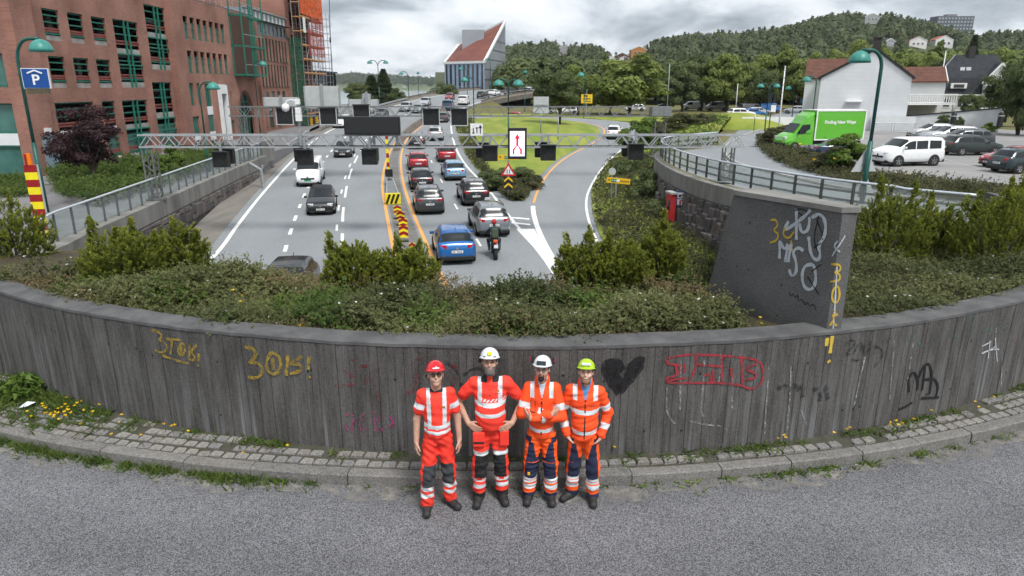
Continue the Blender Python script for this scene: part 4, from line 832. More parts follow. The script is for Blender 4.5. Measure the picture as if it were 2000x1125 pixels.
for dx in (-.8,.8):
    for dy in (.2,2.2): mb = MB(); mb.tube([(dx,dy,0),(dx,dy,18)],.05,5); mb.build('standard',SCF,st_)
for k in range(15): mb = MB(); z = 1 + k * 1.15; mb.bar((-.8,.2,z),(.8,.2,z),.06); mb.bar((.8,.2,z),(.8,2.2,z),.06); mb.bar((-.8,2.2,z),(.8,2.2,z),.06); mb.build_each('ledger',SCF,st_)
# dark glass pavilion
P0 = at_Y(632,200,132); gb = thing('glass_building','low dark glass-walled building beyond the scaffolding','building',(-35.5,134,-1.2))
mb = MB(); mb.box((-4,4,4.3),(8,12,8.6)); mb.build('wall',DKGL,gb); mb = MB(); mb.box((-4,4,8.7),(8.6,12.6,.3)); mb.build('roof',M('dark_fascia',(.03,.03,.035),rough=.6),gb)
for i in range(6): mb = MB(); mb.box((-7.2 + i * 1.35,-2.06,4.3),(.16,.12,8.5)); mb.build('mullion',STEEL,gb)
mb = MB(); mb.tube([at_Y(642,-40,118),at_Y(645,60,118),at_Y(648,142,118)],.05,5); o = mb.build('crane_cable',M('cable_black',(.02,.02,.02),rough=.6)); mb = MB(); mb.lathe([(.02,-.5),(.13,-.3),(.13,.3),(.02,.5)],tuple(at_Y(645,78,118)),8); mb.build('cable_weight',MATS['cable_black'],o); tag(o,'thin black crane cable hanging in front of the clouds','cable')

# ---- slanted office building with red roof
mo = thing('slanted_building','grey and blue striped building with steep slanted red roof','building',(-15,222,0))
A = at_Y(868,123,226); B = at_Y(946,121,216); C = at_Y(987,41,246); D = at_Y(896,88,262)
base = -1.0; sh_ = np.array([-15,222,0]); A,B,C,D = (q - sh_ for q in (A,B,C,D))
g_ = lambda q: (q[0],q[1],base)
BL1 = M('pale_blue_panel',(.34,.45,.60),(.28,.38,.52),scale=.5,rough=.4); RF = M('corten_roof',(.19,.065,.045),(.13,.05,.04),scale=.25,detail=9,rough=.8,stretch=(1,1,1)); CGR = M('grey_panel_wall',(.26,.28,.30),(.19,.21,.23),scale=.15,detail=9,rough=.6)
mb = MB(); mb.quad(g_(A),g_(B),B,A); mb.build('front_wall',BL1,mo)
mb = MB(); mb.quad(g_(B),g_(C),C,B); mb.quad(g_(C),g_(D),D,C); mb.quad(g_(D),g_(A),A,D); mb.build('side_wall',CGR,mo)
mb = MB(); mb.quad(A,B,C,D); mb.build('roof',RF,mo)
mb = MB()
for p,q in ((B,C),(A,B),(A,D),(D,C)): mb.bar(p,q,.7,.7)
mb.build('roof_trim',WHT_P,mo)
for i in range(9):
    f = (i + .5) / 9; p = A * (1 - f) + B * f; mb = MB(); d_ = (B - A) / np.linalg.norm(B - A)
    mb.bar((p[0],p[1] - .15,base + .2),(p[0],p[1] - .15,p[2] - .6),.75 if i % 2 else .5,.2,up=(0,1,0)); mb.build('window_strip',DKGL,mo)
for i in range(7):
    z = base + 2 + i * 3; mb = MB(); f0 = max(0,(z - B[2]) / (C[2] - B[2])); p = B * (1 - f0) + C * f0; q = C; mb.bar((p[0] + .05,p[1],z),(q[0] + .05,q[1] - .2,z),.08,.12); mb.build('joint_band',M('joint_grey',(.14,.15,.16),rough=.7),mo)
p0,p1 = at_Y(903,103,236) - sh_,at_Y(945,58,236) - sh_
mb = MB(); mb.box(((p0[0] + p1[0]) / 2,p0[1] + 3.5,(p0[2] + p1[2]) / 2 - 2),(p1[0] - p0[0],7,p1[2] - p0[2] + 4)); mb.build('plant_room',M('plant_grey',(.30,.32,.35),(.26,.28,.31),scale=.3,rough=.6),mo)
mb = MB(); mb.quad((-34,104,-1.3),(40,104,-1.3),(40,262,-1.3),(-34,262,-1.3)); structure(mb.build('verge_ground',ROUGHG))
# ---- bridge deck and piers
br = thing('road_bridge','concrete road bridge carrying traffic right behind the lawn','bridge')
idx = [i for i in range(len(mr)) if mr[i,1] > 150 and mr[i,0] < 190]; ii = idx
Rr = offset_path(mr[ii],.5); Ll = offset_path(ml[ii],-.5)
mb = MB(); top = lift(Rr,-.02); bot = lift(Rr,-1.1); mb.strip(bot,top); inb = [(x - 2,y + 2,z - .35) for x,y,z in bot]; mb.strip(inb,bot); mb.build('deck_edge',M('bridge_concrete',(.17,.15,.135),(.12,.11,.10),scale=.4,detail=8,rough=.9),br)
for P_,nm in ((Rr,'parapet'),(Ll,'parapet')):
    mb = MB(); mb.strip(lift(P_,0),lift(P_,.75)); mb.strip(lift(offset_path(P_,.15),.75),lift(P_,.75)); mb.build(nm,M('parapet_concrete',(.36,.32,.29),(.26,.23,.21),scale=.3,detail=8,rough=.9),br)
    Q,s_ = resample(P_,3.0); mb = MB(); mb.tube([(x,y,float(zroad(y)) + 1.2) for x,y in Q],.06,5); mb.build('hand_rail',STEEL,br)
    for x,y in Q[::1]: mb = MB(); mb.bar((x,y,float(zroad(y)) + .7),(x,y,float(zroad(y)) + 1.2),.06); mb.build('rail_post',STEEL,br)
for px in (975,1027):
    p = at_Y(px,200,196 if px < 1000 else 208); mb = MB(); mb.add([(-4,-1,0),(4,-1,0),(4,1.5,0),(-4,1.5,0),(-6,-1.3,3),(6,-1.3,3),(6,1.8,3),(-6,1.8,3)][:8],[(0,1,5,4),(1,2,6,5),(2,3,7,6),(3,0,4,7),(4,5,6,7)]); 
    o = mb.build('pier',M('pier_concrete',(.10,.09,.085),rough=.9),br); o.location = (p[0] - 1,p[1],-.3); o.scale = (.42,1,1.35)

# ---- white gabled house with the green truck in front
WSID = M('white_siding',(.84,.86,.88),(.78,.80,.82),scale=.6,detail=7,rough=.6)
_t = WSID.node_tree; _b = _t.nodes['Principled BSDF']; wv = N(_t,'ShaderNodeTexWave',wave_type='BANDS',bands_direction='Z',wave_profile='SAW'); wv.inputs['Scale'].default_value = 2.1; _tc = N(_t,'ShaderNodeTexCoord'); _t.links.new(_tc.outputs['Object'],wv.inputs[0])
_bp = N(_t,'ShaderNodeBump'); _bp.inputs['Strength'].default_value = .6; _bp.inputs['Distance'].default_value = .05; _t.links.new(wv.outputs['Fac'],_bp.inputs['Height']); _t.links.new(_bp.outputs[0],_b.inputs['Normal'])
def tileM(name,c):
    m = M(name,c,tuple(x * .6 for x in c),scale=1.4,detail=8,rough=.85); t = m.node_tree; b = t.nodes['Principled BSDF']; wv = N(t,'ShaderNodeTexWave',wave_type='BANDS',bands_direction='Z'); wv.inputs['Scale'].default_value = 1.6; tcn = N(t,'ShaderNodeTexCoord'); t.links.new(tcn.outputs['Object'],wv.inputs[0]); bp = N(t,'ShaderNodeBump'); bp.inputs['Strength'].default_value = 1; bp.inputs['Distance'].default_value = .08; t.links.new(wv.outputs['Fac'],bp.inputs['Height']); t.links.new(bp.outputs[0],b.inputs['Normal']); return m
RTILE,BTILE = tileM('red_tiles',(.15,.065,.045)),tileM('black_tiles',(.045,.05,.058))
TRIM_B = M('black_trim',(.02,.022,.025),rough=.5); TRIM_W = M('white_trim',(.78,.78,.77),rough=.5)
def gable_house(name,label,loc,rz,W,Dp,eave,ridge,wallm,roofm,asym=.5,windows=(),trim=None,over=.3,chimney=None,category='house'):
    h = thing(name,label,category,loc,rz); xr = -W / 2 + W * asym
    mb = MB(); mb.add([(-W / 2,0,0),(W / 2,0,0),(W / 2,0,eave),(xr,0,ridge),(-W / 2,0,eave),(-W / 2,Dp,0),(W / 2,Dp,0),(W / 2,Dp,eave),(xr,Dp,ridge),(-W / 2,Dp,eave)],[(0,1,2,3,4),(9,8,7,6,5),(1,6,7,2),(5,0,4,9)]); mb.build('wall',wallm,h)
    mb = MB()
    for sgn in (-1,1):
        ex = sgn * W / 2; sl_ = (ridge - eave) / (ex - xr); e2 = ex + sgn * over; ez = eave + -abs(sl_) * over
        mb.add([(xr,-.12,ridge + .06),(e2,-.12,ez + .06),(e2,Dp + .12,ez + .06),(xr,Dp + .12,ridge + .06),(xr,-.12,ridge + .22),(e2,-.12,ez + .22),(e2,Dp + .12,ez + .22),(xr,Dp + .12,ridge + .22)],[(4,5,6,7) if sgn > 0 else (7,6,5,4),(0,1,5,4),(1,2,6,5),(2,3,7,6),(3,0,4,7),(3,2,1,0)])
    rf = mb.build('roof',roofm,h)
    mb = MB()
    for sgn in (-1,1): ex = sgn * W / 2; mb.bar((xr,-.16,ridge + .12),(ex + sgn * over,-.16,eave - abs((ridge - eave) / (ex - xr)) * over + .12),.1,.28)
    mb.build_each('barge_board',trim or TRIM_W,rf)
    if chimney: mb = MB(); mb.box((chimney[0],chimney[1],ridge + .5),(.8,.8,2.0)); mb.box((chimney[0],chimney[1],ridge + 1.55),(1,1,.15)); mb.build('chimney',M('chimney_dark',(.05,.045,.045),rough=.9),rf)
    for (x,z,ww,hh) in windows:
        mb = MB(); mb.box((x,-.03,z),(ww,.1,hh)); wn = mb.build('window',DKGL,h); mb = MB()
        for dx in (-ww / 2,ww / 2): mb.box((x + dx,-.07,z),(.12,.12,hh + .2))
        for dz in (-hh / 2,hh / 2): mb.box((x,-.072,z + dz),(ww + .1,.12,.12))
        mb.box((x,-.06,z),(.07,.1,hh)); mb.build_each('frame',TRIM_W,wn)
    return h
yH = 84; pL,pR = at_Y(1594,240,yH),at_Y(1774,240,yH); eL = at_Y(1597,152,yH)[2]; eA = at_Y(1700,98,yH)[2]
wh = gable_house('white_house','white clapboard gable house behind the green truck',((pL[0] + pR[0]) / 2 - .35,yH,-.25),R(-23.5),(pR[0] - pL[0]) * .87,13,eL + .25,eA + .25,WSID,RTILE,asym=.57,trim=TRIM_B,chimney=(.9,3))
mb = MB(); mb.box((-.9,-.25,2.6),(1.5,.5,1.4)); mb.build('wall_box',M('vent_grey',(.62,.63,.66),rough=.5),wh); mb = MB(); mb.box((-.9,-.4,3.35),(1.7,.9,.12)); mb.build('vent_hood',TRIM_W,wh)
mb = MB(); mb.box((5.5 - 2.0,-.4,.85),(4.6,.5,1.7)); mb.build('plinth',WHT_P,wh)
gable_house('red_roofed_annex','lower white annex with brown-red tiled roof right of the white gable',(at_Y(1832,200,99)[0],99,-.25),R(67),8,6.2,at_Y(1800,160,95)[2] + .25,at_Y(1790,133,99)[2] + .25,WSID,RTILE)
gable_house('red_tiled_house','brown-red tiled roof of a house just behind the white gable',(at_Y(1712,200,99)[0],99,-.25),R(67),9,9.5,at_Y(1640,153,96)[2] + .25,at_Y(1640,117,100)[2] + .25,WSID,RTILE)
dk = thing('terrace','white railed terrace deck between the two houses','terrace',(at_Y(1803,215,88)[0],88,-.25))
zt2 = at_Y(1803,203,88)[2] + .25
mb = MB(); mb.box((0,2,zt2),(8,4,.25)); mb.build('deck',TRIM_W,dk); mb = MB(); mb.box((0,0,zt2 + 1.15),(8,.1,.1)); mb.build('hand_rail',TRIM_W,dk)
for i in range(27): mb = MB(); mb.box((-3.9 + i * .3,0,zt2 + .6),(.1,.05,1.1)); mb.build('baluster',TRIM_W,dk)
for x in (-3.8,3.8): mb = MB(); mb.box((x,.1,zt2 / 2),(.25,.25,zt2)); mb.build('post',TRIM_W,dk)
mb = MB(); mb.box((0,3.9,zt2 / 2),(8,.15,zt2)); mb.build('back_wall',M('shade_wall',(.4,.4,.38),rough=.8),dk)
# black-tiled house
bh = thing('black_roofed_house','white house with steep black tiled mansard roof up the slope at right','house',(at_Y(1884,200,112)[0],112,1.0),R(-18)); bh.scale = (.84,.84,.9)
mb = MB(); mb.box((0,4.5,1.45),(11.6,9,2.9)); mb.build('wall',WSID,bh)
L0 = [(-6.3,-.6,2.9),(6.3,-.6,2.9),(6.3,9.6,2.9),(-6.3,9.6,2.9)]; L1 = [(-5.5,.1,5.7),(5.5,.1,5.7),(5.5,8.9,5.7),(-5.5,8.9,5.7)]; RG = [(-1.8,4.5,9.7),(5.5,4.5,9.7)]
mb = MB(); mb.add(L0 + L1 + RG,[(0,1,5,4),(1,2,6,5),(2,3,7,6),(3,0,4,7),(4,5,9,8),(5,6,9),(6,7,8,9),(7,4,8),(3,2,1,0)]); rf = mb.build('roof',BTILE,bh); mb = MB(); mb.box((.8,4.2,10.1),(1.0,.9,2.0)); mb.build('chimney',MATS['chimney_dark'],rf)
mb = MB(); mb.bar((-6.4,-.68,2.85),(6.4,-.68,2.85),.18,.2); mb.build('gutter',TRIM_W,rf); mb = MB(); mb.bar((-6.35,-.65,2.95),(-5.5,.05,5.75),.14,.14); mb.bar((-5.5,.05,5.75),(-1.8,4.45,9.75),.14,.14); mb.build_each('hip_trim',GREYB if 'GREYB' in globals() else STEEL,rf)
mb = MB(); g5 = [(2.4,-1.3,0),(6.6,-1.3,0),(6.6,-1.3,5.2),(4.5,-1.3,7.9),(2.4,-1.3,5.2)]; mb.add(g5 + [(x,2.5,z) for x,y,z in g5],[(0,1,2,3,4),(1,6,7,2),(5,0,4,9)]); gw = mb.build('front_gable',WSID,bh)
mb = MB()
for sg in (-1,1): mb.add([(4.5,-1.6,8.1),(4.5 + sg * 2.6,-1.6,4.75),(4.5 + sg * 2.6,4,4.75),(4.5,4,8.1)],[(0,1,2,3) if sg < 0 else (3,2,1,0)])
mb.build_each('gable_roof',BTILE,bh); mb = MB()
for sg in (-1,1): mb.bar((4.5,-1.65,8.05),(4.5 + sg * 2.65,-1.65,4.7),.14,.34)
mb.build_each('barge_board',TRIM_W,bh)
for (x,z,ww,hh) in ((-3.6,1.5,2.4,1.5),(-.4,1.5,1.6,1.5),(4.5,1.5,1.6,1.5),(4.5,5.0,1.1,1.1)):
    y_ = -1.34 if x > 2 else -.03; mb = MB(); mb.box((x,y_,z),(ww,.08,hh)); wn = mb.build('window',DKGL,bh); mb = MB()
    for dx in (-ww / 2,0,ww / 2): mb.box((x + dx,y_ - .05,z),(.12,.1,hh))
    for dz in (-hh / 2,hh / 2): mb.box((x,y_ - .052,z + dz),(ww + .12,.1,.12))
    mb.build_each('frame',TRIM_W,wn)
mb = MB(); mb.box((-1.6,-.35,4.4),(2.6,.9,.9)); dm = mb.build('dormer',TRIM_W,bh); mb = MB(); mb.box((-1.6,-.83,4.35),(1.7,.05,.55)); mb.build('pane',DKGL,dm)
for x in (-.9,.1): mb = MB(); mb.box((x,1.75,7.25),(.75,.5,.55)); mb.build('roof_light',WHT_P,bh)
# sloping white wall at the back of the car park
q = [at_z(1768,262,-.25),at_Y(1820,250,83),at_Y(1950,246,78)]
mb = MB(); A_ = at_Y(1768,228,83); B_ = at_Y(1958,212,78); A0_ = at_Y(1768,255,83); B0_ = at_Y(1958,250,78)
mb.add([(A_[0],83,-.5),(B_[0],78,-.5),(B_[0],78,B_[2]),(A_[0],83,A_[2]),(A_[0] + .2,83.4,-.5),(B_[0] + .2,78.4,-.5),(B_[0] + .2,78.4,B_[2]),(A_[0] + .2,83.4,A_[2])],[(0,1,2,3),(7,6,5,4),(3,2,6,7),(1,5,6,2)])
o = mb.build('garden_wall',WHT_P); mb = MB(); mb.bar((A_[0],83.2,A_[2] + .06),(B_[0],78.2,B_[2] + .06),.5,.12); mb.build('capping',TRIM_B,o); tag(o,'sloping white garden wall with black capping behind parked cars','wall')
o = MB().box((at_Y(1540,250,88)[0],88,.4),(12,.3,1.5)).build('garden_wall',WHT_P); tag(o,'low white wall left of the green truck cab','wall')
# ---- wooded hills
RIDGE = [(900,120),(985,92),(1020,88),(1070,84),(1120,90),(1160,90),(1190,104),(1230,106),(1262,88),(1290,78),(1340,70),(1400,66),(1450,66),(1500,60),(1545,52),(1575,40),(1620,32),(1680,26),(1730,30),(1780,38),(1840,54),(1900,66),(1950,66),(2000,62),(2200,60),(2500,80)]
YB,YR = 215.,640.
_rz = {}
def hillz(px,Y):
    py = np.interp(px,[r[0] for r in RIDGE],[r[1] for r in RIDGE]) + 21; d = [ray(a,b) for a,b in zip(np.atleast_1d(px),np.atleast_1d(py))]; d = np.array(d); zr = CAM_H + YR * d[:,2] / d[:,1]
    t = np.clip((np.atleast_1d(Y) - YB) / (YR - YB),0,1); s = t * t * (3 - 2 * t) * .55 + t * .45; return -.3 + (zr + .3) * s
def px_of(X,Y,z): return 1000 + FPX * X / (Y * _cp + (CAM_H - z) * _sp)
pxs = np.linspace(850,2500,110); Ys = np.linspace(YB,YR + 220,34); V = []
for p in pxs:
    zz_ = hillz(np.full(len(Ys),p),np.minimum(Ys,YR))
    for Y,z in zip(Ys,zz_):
        zf = z * (1 if Y <= YR else max(0,1 - (Y - YR) / 500)); x = (p - 1000) / FPX * (Y * _cp + (CAM_H - zf) * _sp); V.append((x,Y,zf))
i = np.arange(len(pxs) * len(Ys)).reshape(len(pxs),len(Ys)); F = np.stack([i[:-1,:-1],i[1:,:-1],i[1:,1:],i[:-1,1:]],-1).reshape(-1,4)
HILLG = M('hill_ground',(.035,.05,.02),(.07,.075,.035),scale=.05,rough=1)
structure(obj('hill',npmesh('hill',np.array(V),F,HILLG,True)))
def hill_hit(px,py):
    Y = np.linspace(YB,YR,300); d = ray(px,py); z = CAM_H + Y * d[2] / d[1]; h = hillz(np.full(300,px),Y); k = np.argmax(h >= z) if (h >= z).any() else 290; return np.array([at_Y(px,py,Y[k])[0],Y[k],min(at_Y(px,py,Y[k])[2],h[k] + 4)])
# far shore
fr = [(560,168),(640,156),(690,150),(740,154),(800,157),(850,160),(900,164),(1000,160),(1100,158)]
V = []; n_ = 60
for k in range(n_):
    p = 450 + k * 12; py = np.interp(p,[f[0] for f in fr],[f[1] for f in fr]) + 1.2 * math.sin(k * .9) + .8 * math.sin(k * 2.1)
    for (yy_,f) in ((2290,0),(2350,.25),(2600,.7),(2900,1.0),(3300,.6)):
        zr = at_Y(p,py,2900)[2]; z = -5.2 + (zr + 5.2) * f; V.append(((p - 1000) / FPX * (yy_ * _cp),yy_,z))
i = np.arange(n_ * 5).reshape(n_,5); F = np.stack([i[:-1,:-1],i[1:,:-1],i[1:,1:],i[:-1,1:]],-1).reshape(-1,4)
structure(obj('far_shore',npmesh('far_shore',np.array(V),F,M('far_woodland',(.07,.105,.055),(.13,.15,.08),scale=.02,detail=9,rough=1),False)))
hill_houses = [(1787,82,30,'white hillside house with tall dark red roof above the trees',(.72,.7,.68),(.16,.05,.045)),(1838,82,34,'long white hillside house with flat red roof',(.7,.7,.7),(.3,.10,.06)),(1247,100,30,'orange timber villa high on the wooded hill',(.45,.2,.06),(.06,.045,.04)),(1214,103,22,'dark wooden house on the hill left of the orange villa',(.10,.05,.035),(.05,.045,.05)),(1218,112,18,'white house with red roof below the dark wooden house',(.7,.7,.68),(.33,.09,.06)),(1192,113,20,'white house partly hidden by trees on the hill',(.66,.66,.64),(.10,.07,.07)),(1252,116,14,'pale grey small house under the orange villa',(.5,.52,.55),(.12,.12,.13)),(1100,92,18,'grey roofed cottage on the wooded skyline',(.3,.3,.3),(.07,.075,.085)),(1733,80,20,'grey shed roof among treetops left of the hillside houses',(.3,.31,.33),(.14,.15,.16)),(1700,34,26,'low flat-roofed house on the hill top',(.34,.36,.36),(.16,.17,.18))]
for (px,py,wpx,lab,wc,rc) in hill_houses:
    p = hill_hit(px,py + 9); Wd = wpx / FPX * p[1]; k_ = lab.split()[0] + str(px)
    gable_house('hillside_house',lab,(p[0],p[1] - 3,p[2] - 2),R(random.uniform(-15,15)),Wd,Wd * .6,Wd * .32 + 2,Wd * .5 + 2.5,M('hw' + k_,wc,rough=.7),M('hr' + k_,rc,rough=.8),windows=((-Wd * .25,Wd * .2 + 1.5,Wd * .12,Wd * .12),(0,Wd * .2 + 1.5,Wd * .12,Wd * .12),(Wd * .25,Wd * .2 + 1.5,Wd * .12,Wd * .12)))
p = at_Y(1883,62,640); ap_ = thing('apartment_block','tall grey apartment block on the hill skyline at right','building',(p[0],655,p[2] - 12))
hT = at_Y(1883,28,640)[2] - p[2] + 12; mb = MB(); mb.box((0,6,hT / 2),(33,12,hT)); mb.build('wall',M('tower_grey',(.13,.15,.17),(.09,.105,.12),scale=.2,rough=.7),ap_); mb = MB(); mb.box((-2,6,hT + .8),(9,6,2)); mb.build('lift_room',M('lift_grey',(.2,.2,.21),rough=.7),ap_)
for r_ in range(6):
    for c_ in range(11): mb = MB(); mb.box((-14.6 + c_ * 2.9,-.1,hT - 2 - r_ * 2.9),(1.5,.3,1.3)); mb.build('window',M('tower_window',(.45,.48,.5) if False else (.38,.42,.45),rough=.2),ap_)
# cream landmark building with green cap between trees
p = at_Y(1161,175,300); lm = thing('cream_building','small cream building with green copper cap and flag between trees','building',(p[0],300,-.3)); zt3 = at_Y(1161,142,300)[2]
mb = MB(); mb.box((0,3,zt3 / 2),(4.6,6,zt3)); mb.build('wall',M('cream_render',(.6,.5,.3),rough=.8),lm); mb = MB(); mb.box((0,3,zt3 + .9),(5.2,6.4,1.8),taper=.8); mb.build('cap',M('copper_green',(.16,.42,.36),rough=.6),lm); mb = MB(); mb.tube([(0,3,zt3 + 1.5),(0,3,zt3 + 6)],.08,5); mb.build('flagpole',TRIM_W,lm)
mb = MB(); mb.box((0,2.8,zt3 * .45),(4.7,6,1.6)); mb.build('white_band',WHT_P,lm)
# ================================================================== railings, gantries, signs, lamps
GLS = glassM('railing_glass',(.80,.88,.86),.22); GLS2 = glassM('railing_glass_frosted',(.86,.92,.9),.42)
RAILW = M('painted_rail',(.56,.61,.66),(.45,.5,.55),scale=4,rough=.35,metal=.2); POSTD = M('dark_post',(.05,.06,.055),(.09,.095,.09),scale=5,rough=.6); POSTS = M('steel_post',(.10,.12,.14),rough=.5)
LGREEN = M('lamp_green',(.012,.075,.06),(.02,.10,.085),scale=4,rough=.4); LDOME = M('lamp_dome_green',(.03,.20,.17),(.06,.26,.22),scale=3,rough=.4); BLKM = M('sign_black',(.012,.013,.014),(.02,.021,.022),scale=5,rough=.45); GREYB = M('sign_back_grey',(.46,.48,.48),(.38,.40,.40),scale=2,rough=.5); WHITE = M('sign_white',(.8,.8,.8),rough=.5)
YELS = M('sign_yellow',(.78,.48,.02),rough=.5); YELB = M('marker_yellow',(.85,.72,.02),rough=.5); REDS = M('sign_red',(.55,.02,.03),rough=.5); MAROON = M('marker_maroon',(.30,.012,.015),rough=.5); BLUES = M('sign_blue',(.01,.07,.28),rough=.4); GREENS = M('sign_green',(.02,.25,.12),rough=.5); ORNG = M('lamp_orange',(.85,.22,.01),rough=.4)
TRUSSM = M('truss_galvanised',(.42,.44,.455),(.31,.33,.34),scale=5,rough=.5,metal=.3); MASTM = M('mast_dark_steel',(.10,.105,.10),(.16,.16,.155),scale=6,rough=.6)
def railing(name,label,path,zb,h,step,post_m,glass_m,mids=(),postw=.07,side_rail_r=.05):
    P,s = resample(path,step); rt = thing(name,label,'railing',(P[0,0],P[0,1],zb(P[0,1]))); o0 = Vector(rt.location); W_ = lambda x,y,z: tuple(Vector((x,y,z)) - o0)
    mb = MB(); mb.tube([W_(x,y,zb(y) + h) for x,y in smoothpath(P,.5,1)],side_rail_r,7); mb.build('handrail',RAILW,rt,smooth=True)
    for x,y in P: mb = MB(); mb.bar(W_(x,y,zb(y)),W_(x,y,zb(y) + h - .03),postw); mb.build('post',post_m,rt)
    for (a,b) in zip(P[:-1],P[1:]):
        d = (b - a) / np.linalg.norm(b - a); a2,b2 = a + d * .06,b - d * .06; mb = MB(); mb.quad(W_(*a2,zb(a[1]) + .1),W_(*b2,zb(b[1]) + .1),W_(*b2,zb(b[1]) + h - .1),W_(*a2,zb(a[1]) + h - .1)); mb.build('glass_panel',glass_m,rt)
        for m_ in mids: mb = MB(); n_ = np.array([d[1],-d[0]]) * .05; mb.bar(W_(*(a + n_),zb(a[1]) + m_),W_(*(b + n_),zb(b[1]) + m_),.05,.09); mb.build('rail',post_m,rt)
    return rt
railing('glass_railing','glass panel railing with pale handrail along the left trench wall',[(-17.6,25.2),(-18,26.2),(-19.3,36.6),(-20.5,45.6),(-21.8,56.5),(-22.4,62)],lambda y: -1.13,1.15,1.45,POSTS,GLS)
railing('glass_railing','curved railing of dark posts and pale glass along the ramp at right',RAILP[:,:2],lambda y: -.09 if y > 27 else -.15,1.05,1.5,POSTD,GLS2,mids=(.25,.62),postw=.1,side_rail_r=.06)
def truss(root,a,b,z0,z1,dy,pitch,mat):
    L = b - a
    for z in (z0,z1):
        for y in (-dy,dy): mb = MB(); mb.bar((a,y,z),(b,y,z),.085 if z == z1 else .075); mb.build('chord',mat,root)
    n = int(L / pitch); p = L / n
    A_ = MB().bar((0,0,z0),(p / 2,0,z1),.045).build('brace',mat); B_ = MB().bar((0,0,z1),(p / 2,0,z0),.045).build('brace',mat); C_ = MB().bar((0,-dy,z0),(0,dy,z0),.04).build('cross_tie',mat); D_ = MB().bar((0,-dy,z1),(0,dy,z1),.04).build('cross_tie',mat)
    for i in range(n):
        for y in (-dy,dy): inst('brace',A_.data,root,(a + i * p,y,0)); inst('brace',B_.data,root,(a + i * p + p / 2,y,0))
        if i % 2 == 0: inst('cross_tie',C_.data,root,(a + i * p,0,0)); inst('cross_tie',D_.data,root,(a + i * p,0,0))
    for o in (A_,B_,C_,D_): bpy.data.objects.remove(o)
def mast(root,x,zb,zt,w,mat,name='lattice_leg'):
    mb = MB(); m0 = None
    for sx in (-1,1):
        for sy in (-1,1): mb.bar((x + sx * w,sy * w,zb),(x + sx * w,sy * w,zt),.07)
    leg = MB().box((x,0,zb + .05),(w * 3,w * 3,.1)).build(name,mat,root); mb.build_each('leg_post',mat,leg)
    k = zb; mb = MB(); s = 1
    while k < zt - .4:
        for sy in (-1,1): mb.bar((x - s * w,sy * w,k),(x + s * w,sy * w,k + .5),.035); mb.bar((x + sy * w,-s * w,k),(x + sy * w,s * w,k + .5),.035)
        k += .5; s = -s
    mb.build_each('lacing',mat,leg)
GY = 37.0
gan = thing('sign_gantry','pale lattice gantry spanning the motorway in the foreground','gantry',(0,GY,0))
truss(gan,-19.7,12.3,1.70,2.32,.3,1.0,TRUSSM); mast(gan,-19.35,-1.15,1.7,.26,MASTM); mast(gan,11.55,-.08,1.7,.24,MASTM)
mb = MB(); mb.tube([(-18,-.25,1.78),(-8,-.25,1.77),(0,-.25,1.78),(10,-.25,1.77)],.03,5); mb.build('cable_run',BLKM,gan)
GY2 = 58.0
gan2 = thing('sign_gantry','darker lattice gantry further along behind the first one','gantry',(0,GY2,0))
tr2 = M('truss_dull',(.22,.23,.23),(.16,.17,.17),scale=5,rough=.6,metal=.3)
truss(gan2,-23.2,13.0,2.46,3.2,.35,1.1,tr2); mast(gan2,-22.3,-1.15,2.46,.3,MASTM); mast(gan2,12.2,-.9,2.46,.42,MASTM); mb = MB(); mb.box((12.2,0,2.85),(1.6,1.4,.75)); mb.build('end_box',tr2,gan2)
def xat(px,Y,py=300): return at_Y(px,py,Y)[0]
GLOW_X = M('signal_lattice',(.035,.033,.03),rough=.6)
def lane_signal(px,py,Y,label,w=.8,h=.8,rim=None,up=None,group=None):
    p = at_Y(px,py,Y); t = thing('lane_signal',label,'lane signal',tuple(p),0,group)
    mb = MB(); mb.box((0,.22,0),(w,.42,h)); o = mb.build('housing',BLKM,t); bevel(o,.04)
    mb = MB(); mb.box((0,.0,h / 2 + .01),(w + .04,.46,.05)); mb.build('hood',BLKM,t)
    mb = MB(); a = w * .28; mb.bar((-a,-.002,-a),(a,-.002,a),.05,.02,up=(0,1,0)); mb.build('lamp_cross',GLOW_X,t); mb = MB(); mb.bar((-a,-.004,a),(a,-.004,-a),.05,.02,up=(0,1,0)); mb.build('lamp_cross',GLOW_X,t)
    if rim: 
        mb = MB()
        for x in (-w / 2,w / 2): mb.box((x,-.03,0),(.07,.05,h + .07))
        for z in (-h / 2,h / 2): mb.box((0,-.031,z),(w - .07,.05,.07))
        for o in mb.build_each('rim',rim,t): pass
    if up: mb = MB(); mb.box((0,.25,h / 2 + up / 2),(.12,.1,up)); mb.build('bracket',STEEL,t)
    return t
for i,(px,py,lab) in enumerate(((429,312,'black lane signal box hung over the left shoulder'),(594,308,'black lane signal box hung above the white van'),(721,307,'black lane signal box hung over the centre lane'),(957,300,'black lane signal box hung left of the lit arrow sign'),(1071,299,'black lane signal box hung right of the lit arrow sign'),(1243,297,'black lane signal box hung near the dark bushes at right'))):
    lane_signal(px,py,GY - .75,lab + ', front one of a pair',up=.55); lane_signal(px + (11 if px < 500 else (-6 if px < 600 else (2 if px < 800 else -13 if px < 1000 or px > 1200 else -12))),py - 6,GY + .55,lab + ', rear one of a pair',up=.5)
for (px,py,lab,rm) in ((556,227,'lane signal with pale rim beside the camera pole',1),(641,227,'lane signal with pale rim above the white car',1),(706,221,'lane signal with pale rim partly hidden by the wide message board',1),(842,229,'lane signal with pale rim right of the wide message board',1),(897,229,'lane signal with pale rim over the right verge line',1)):
    lane_signal(px,py,GY2 - .8,lab,1.35,1.32,GREYB)
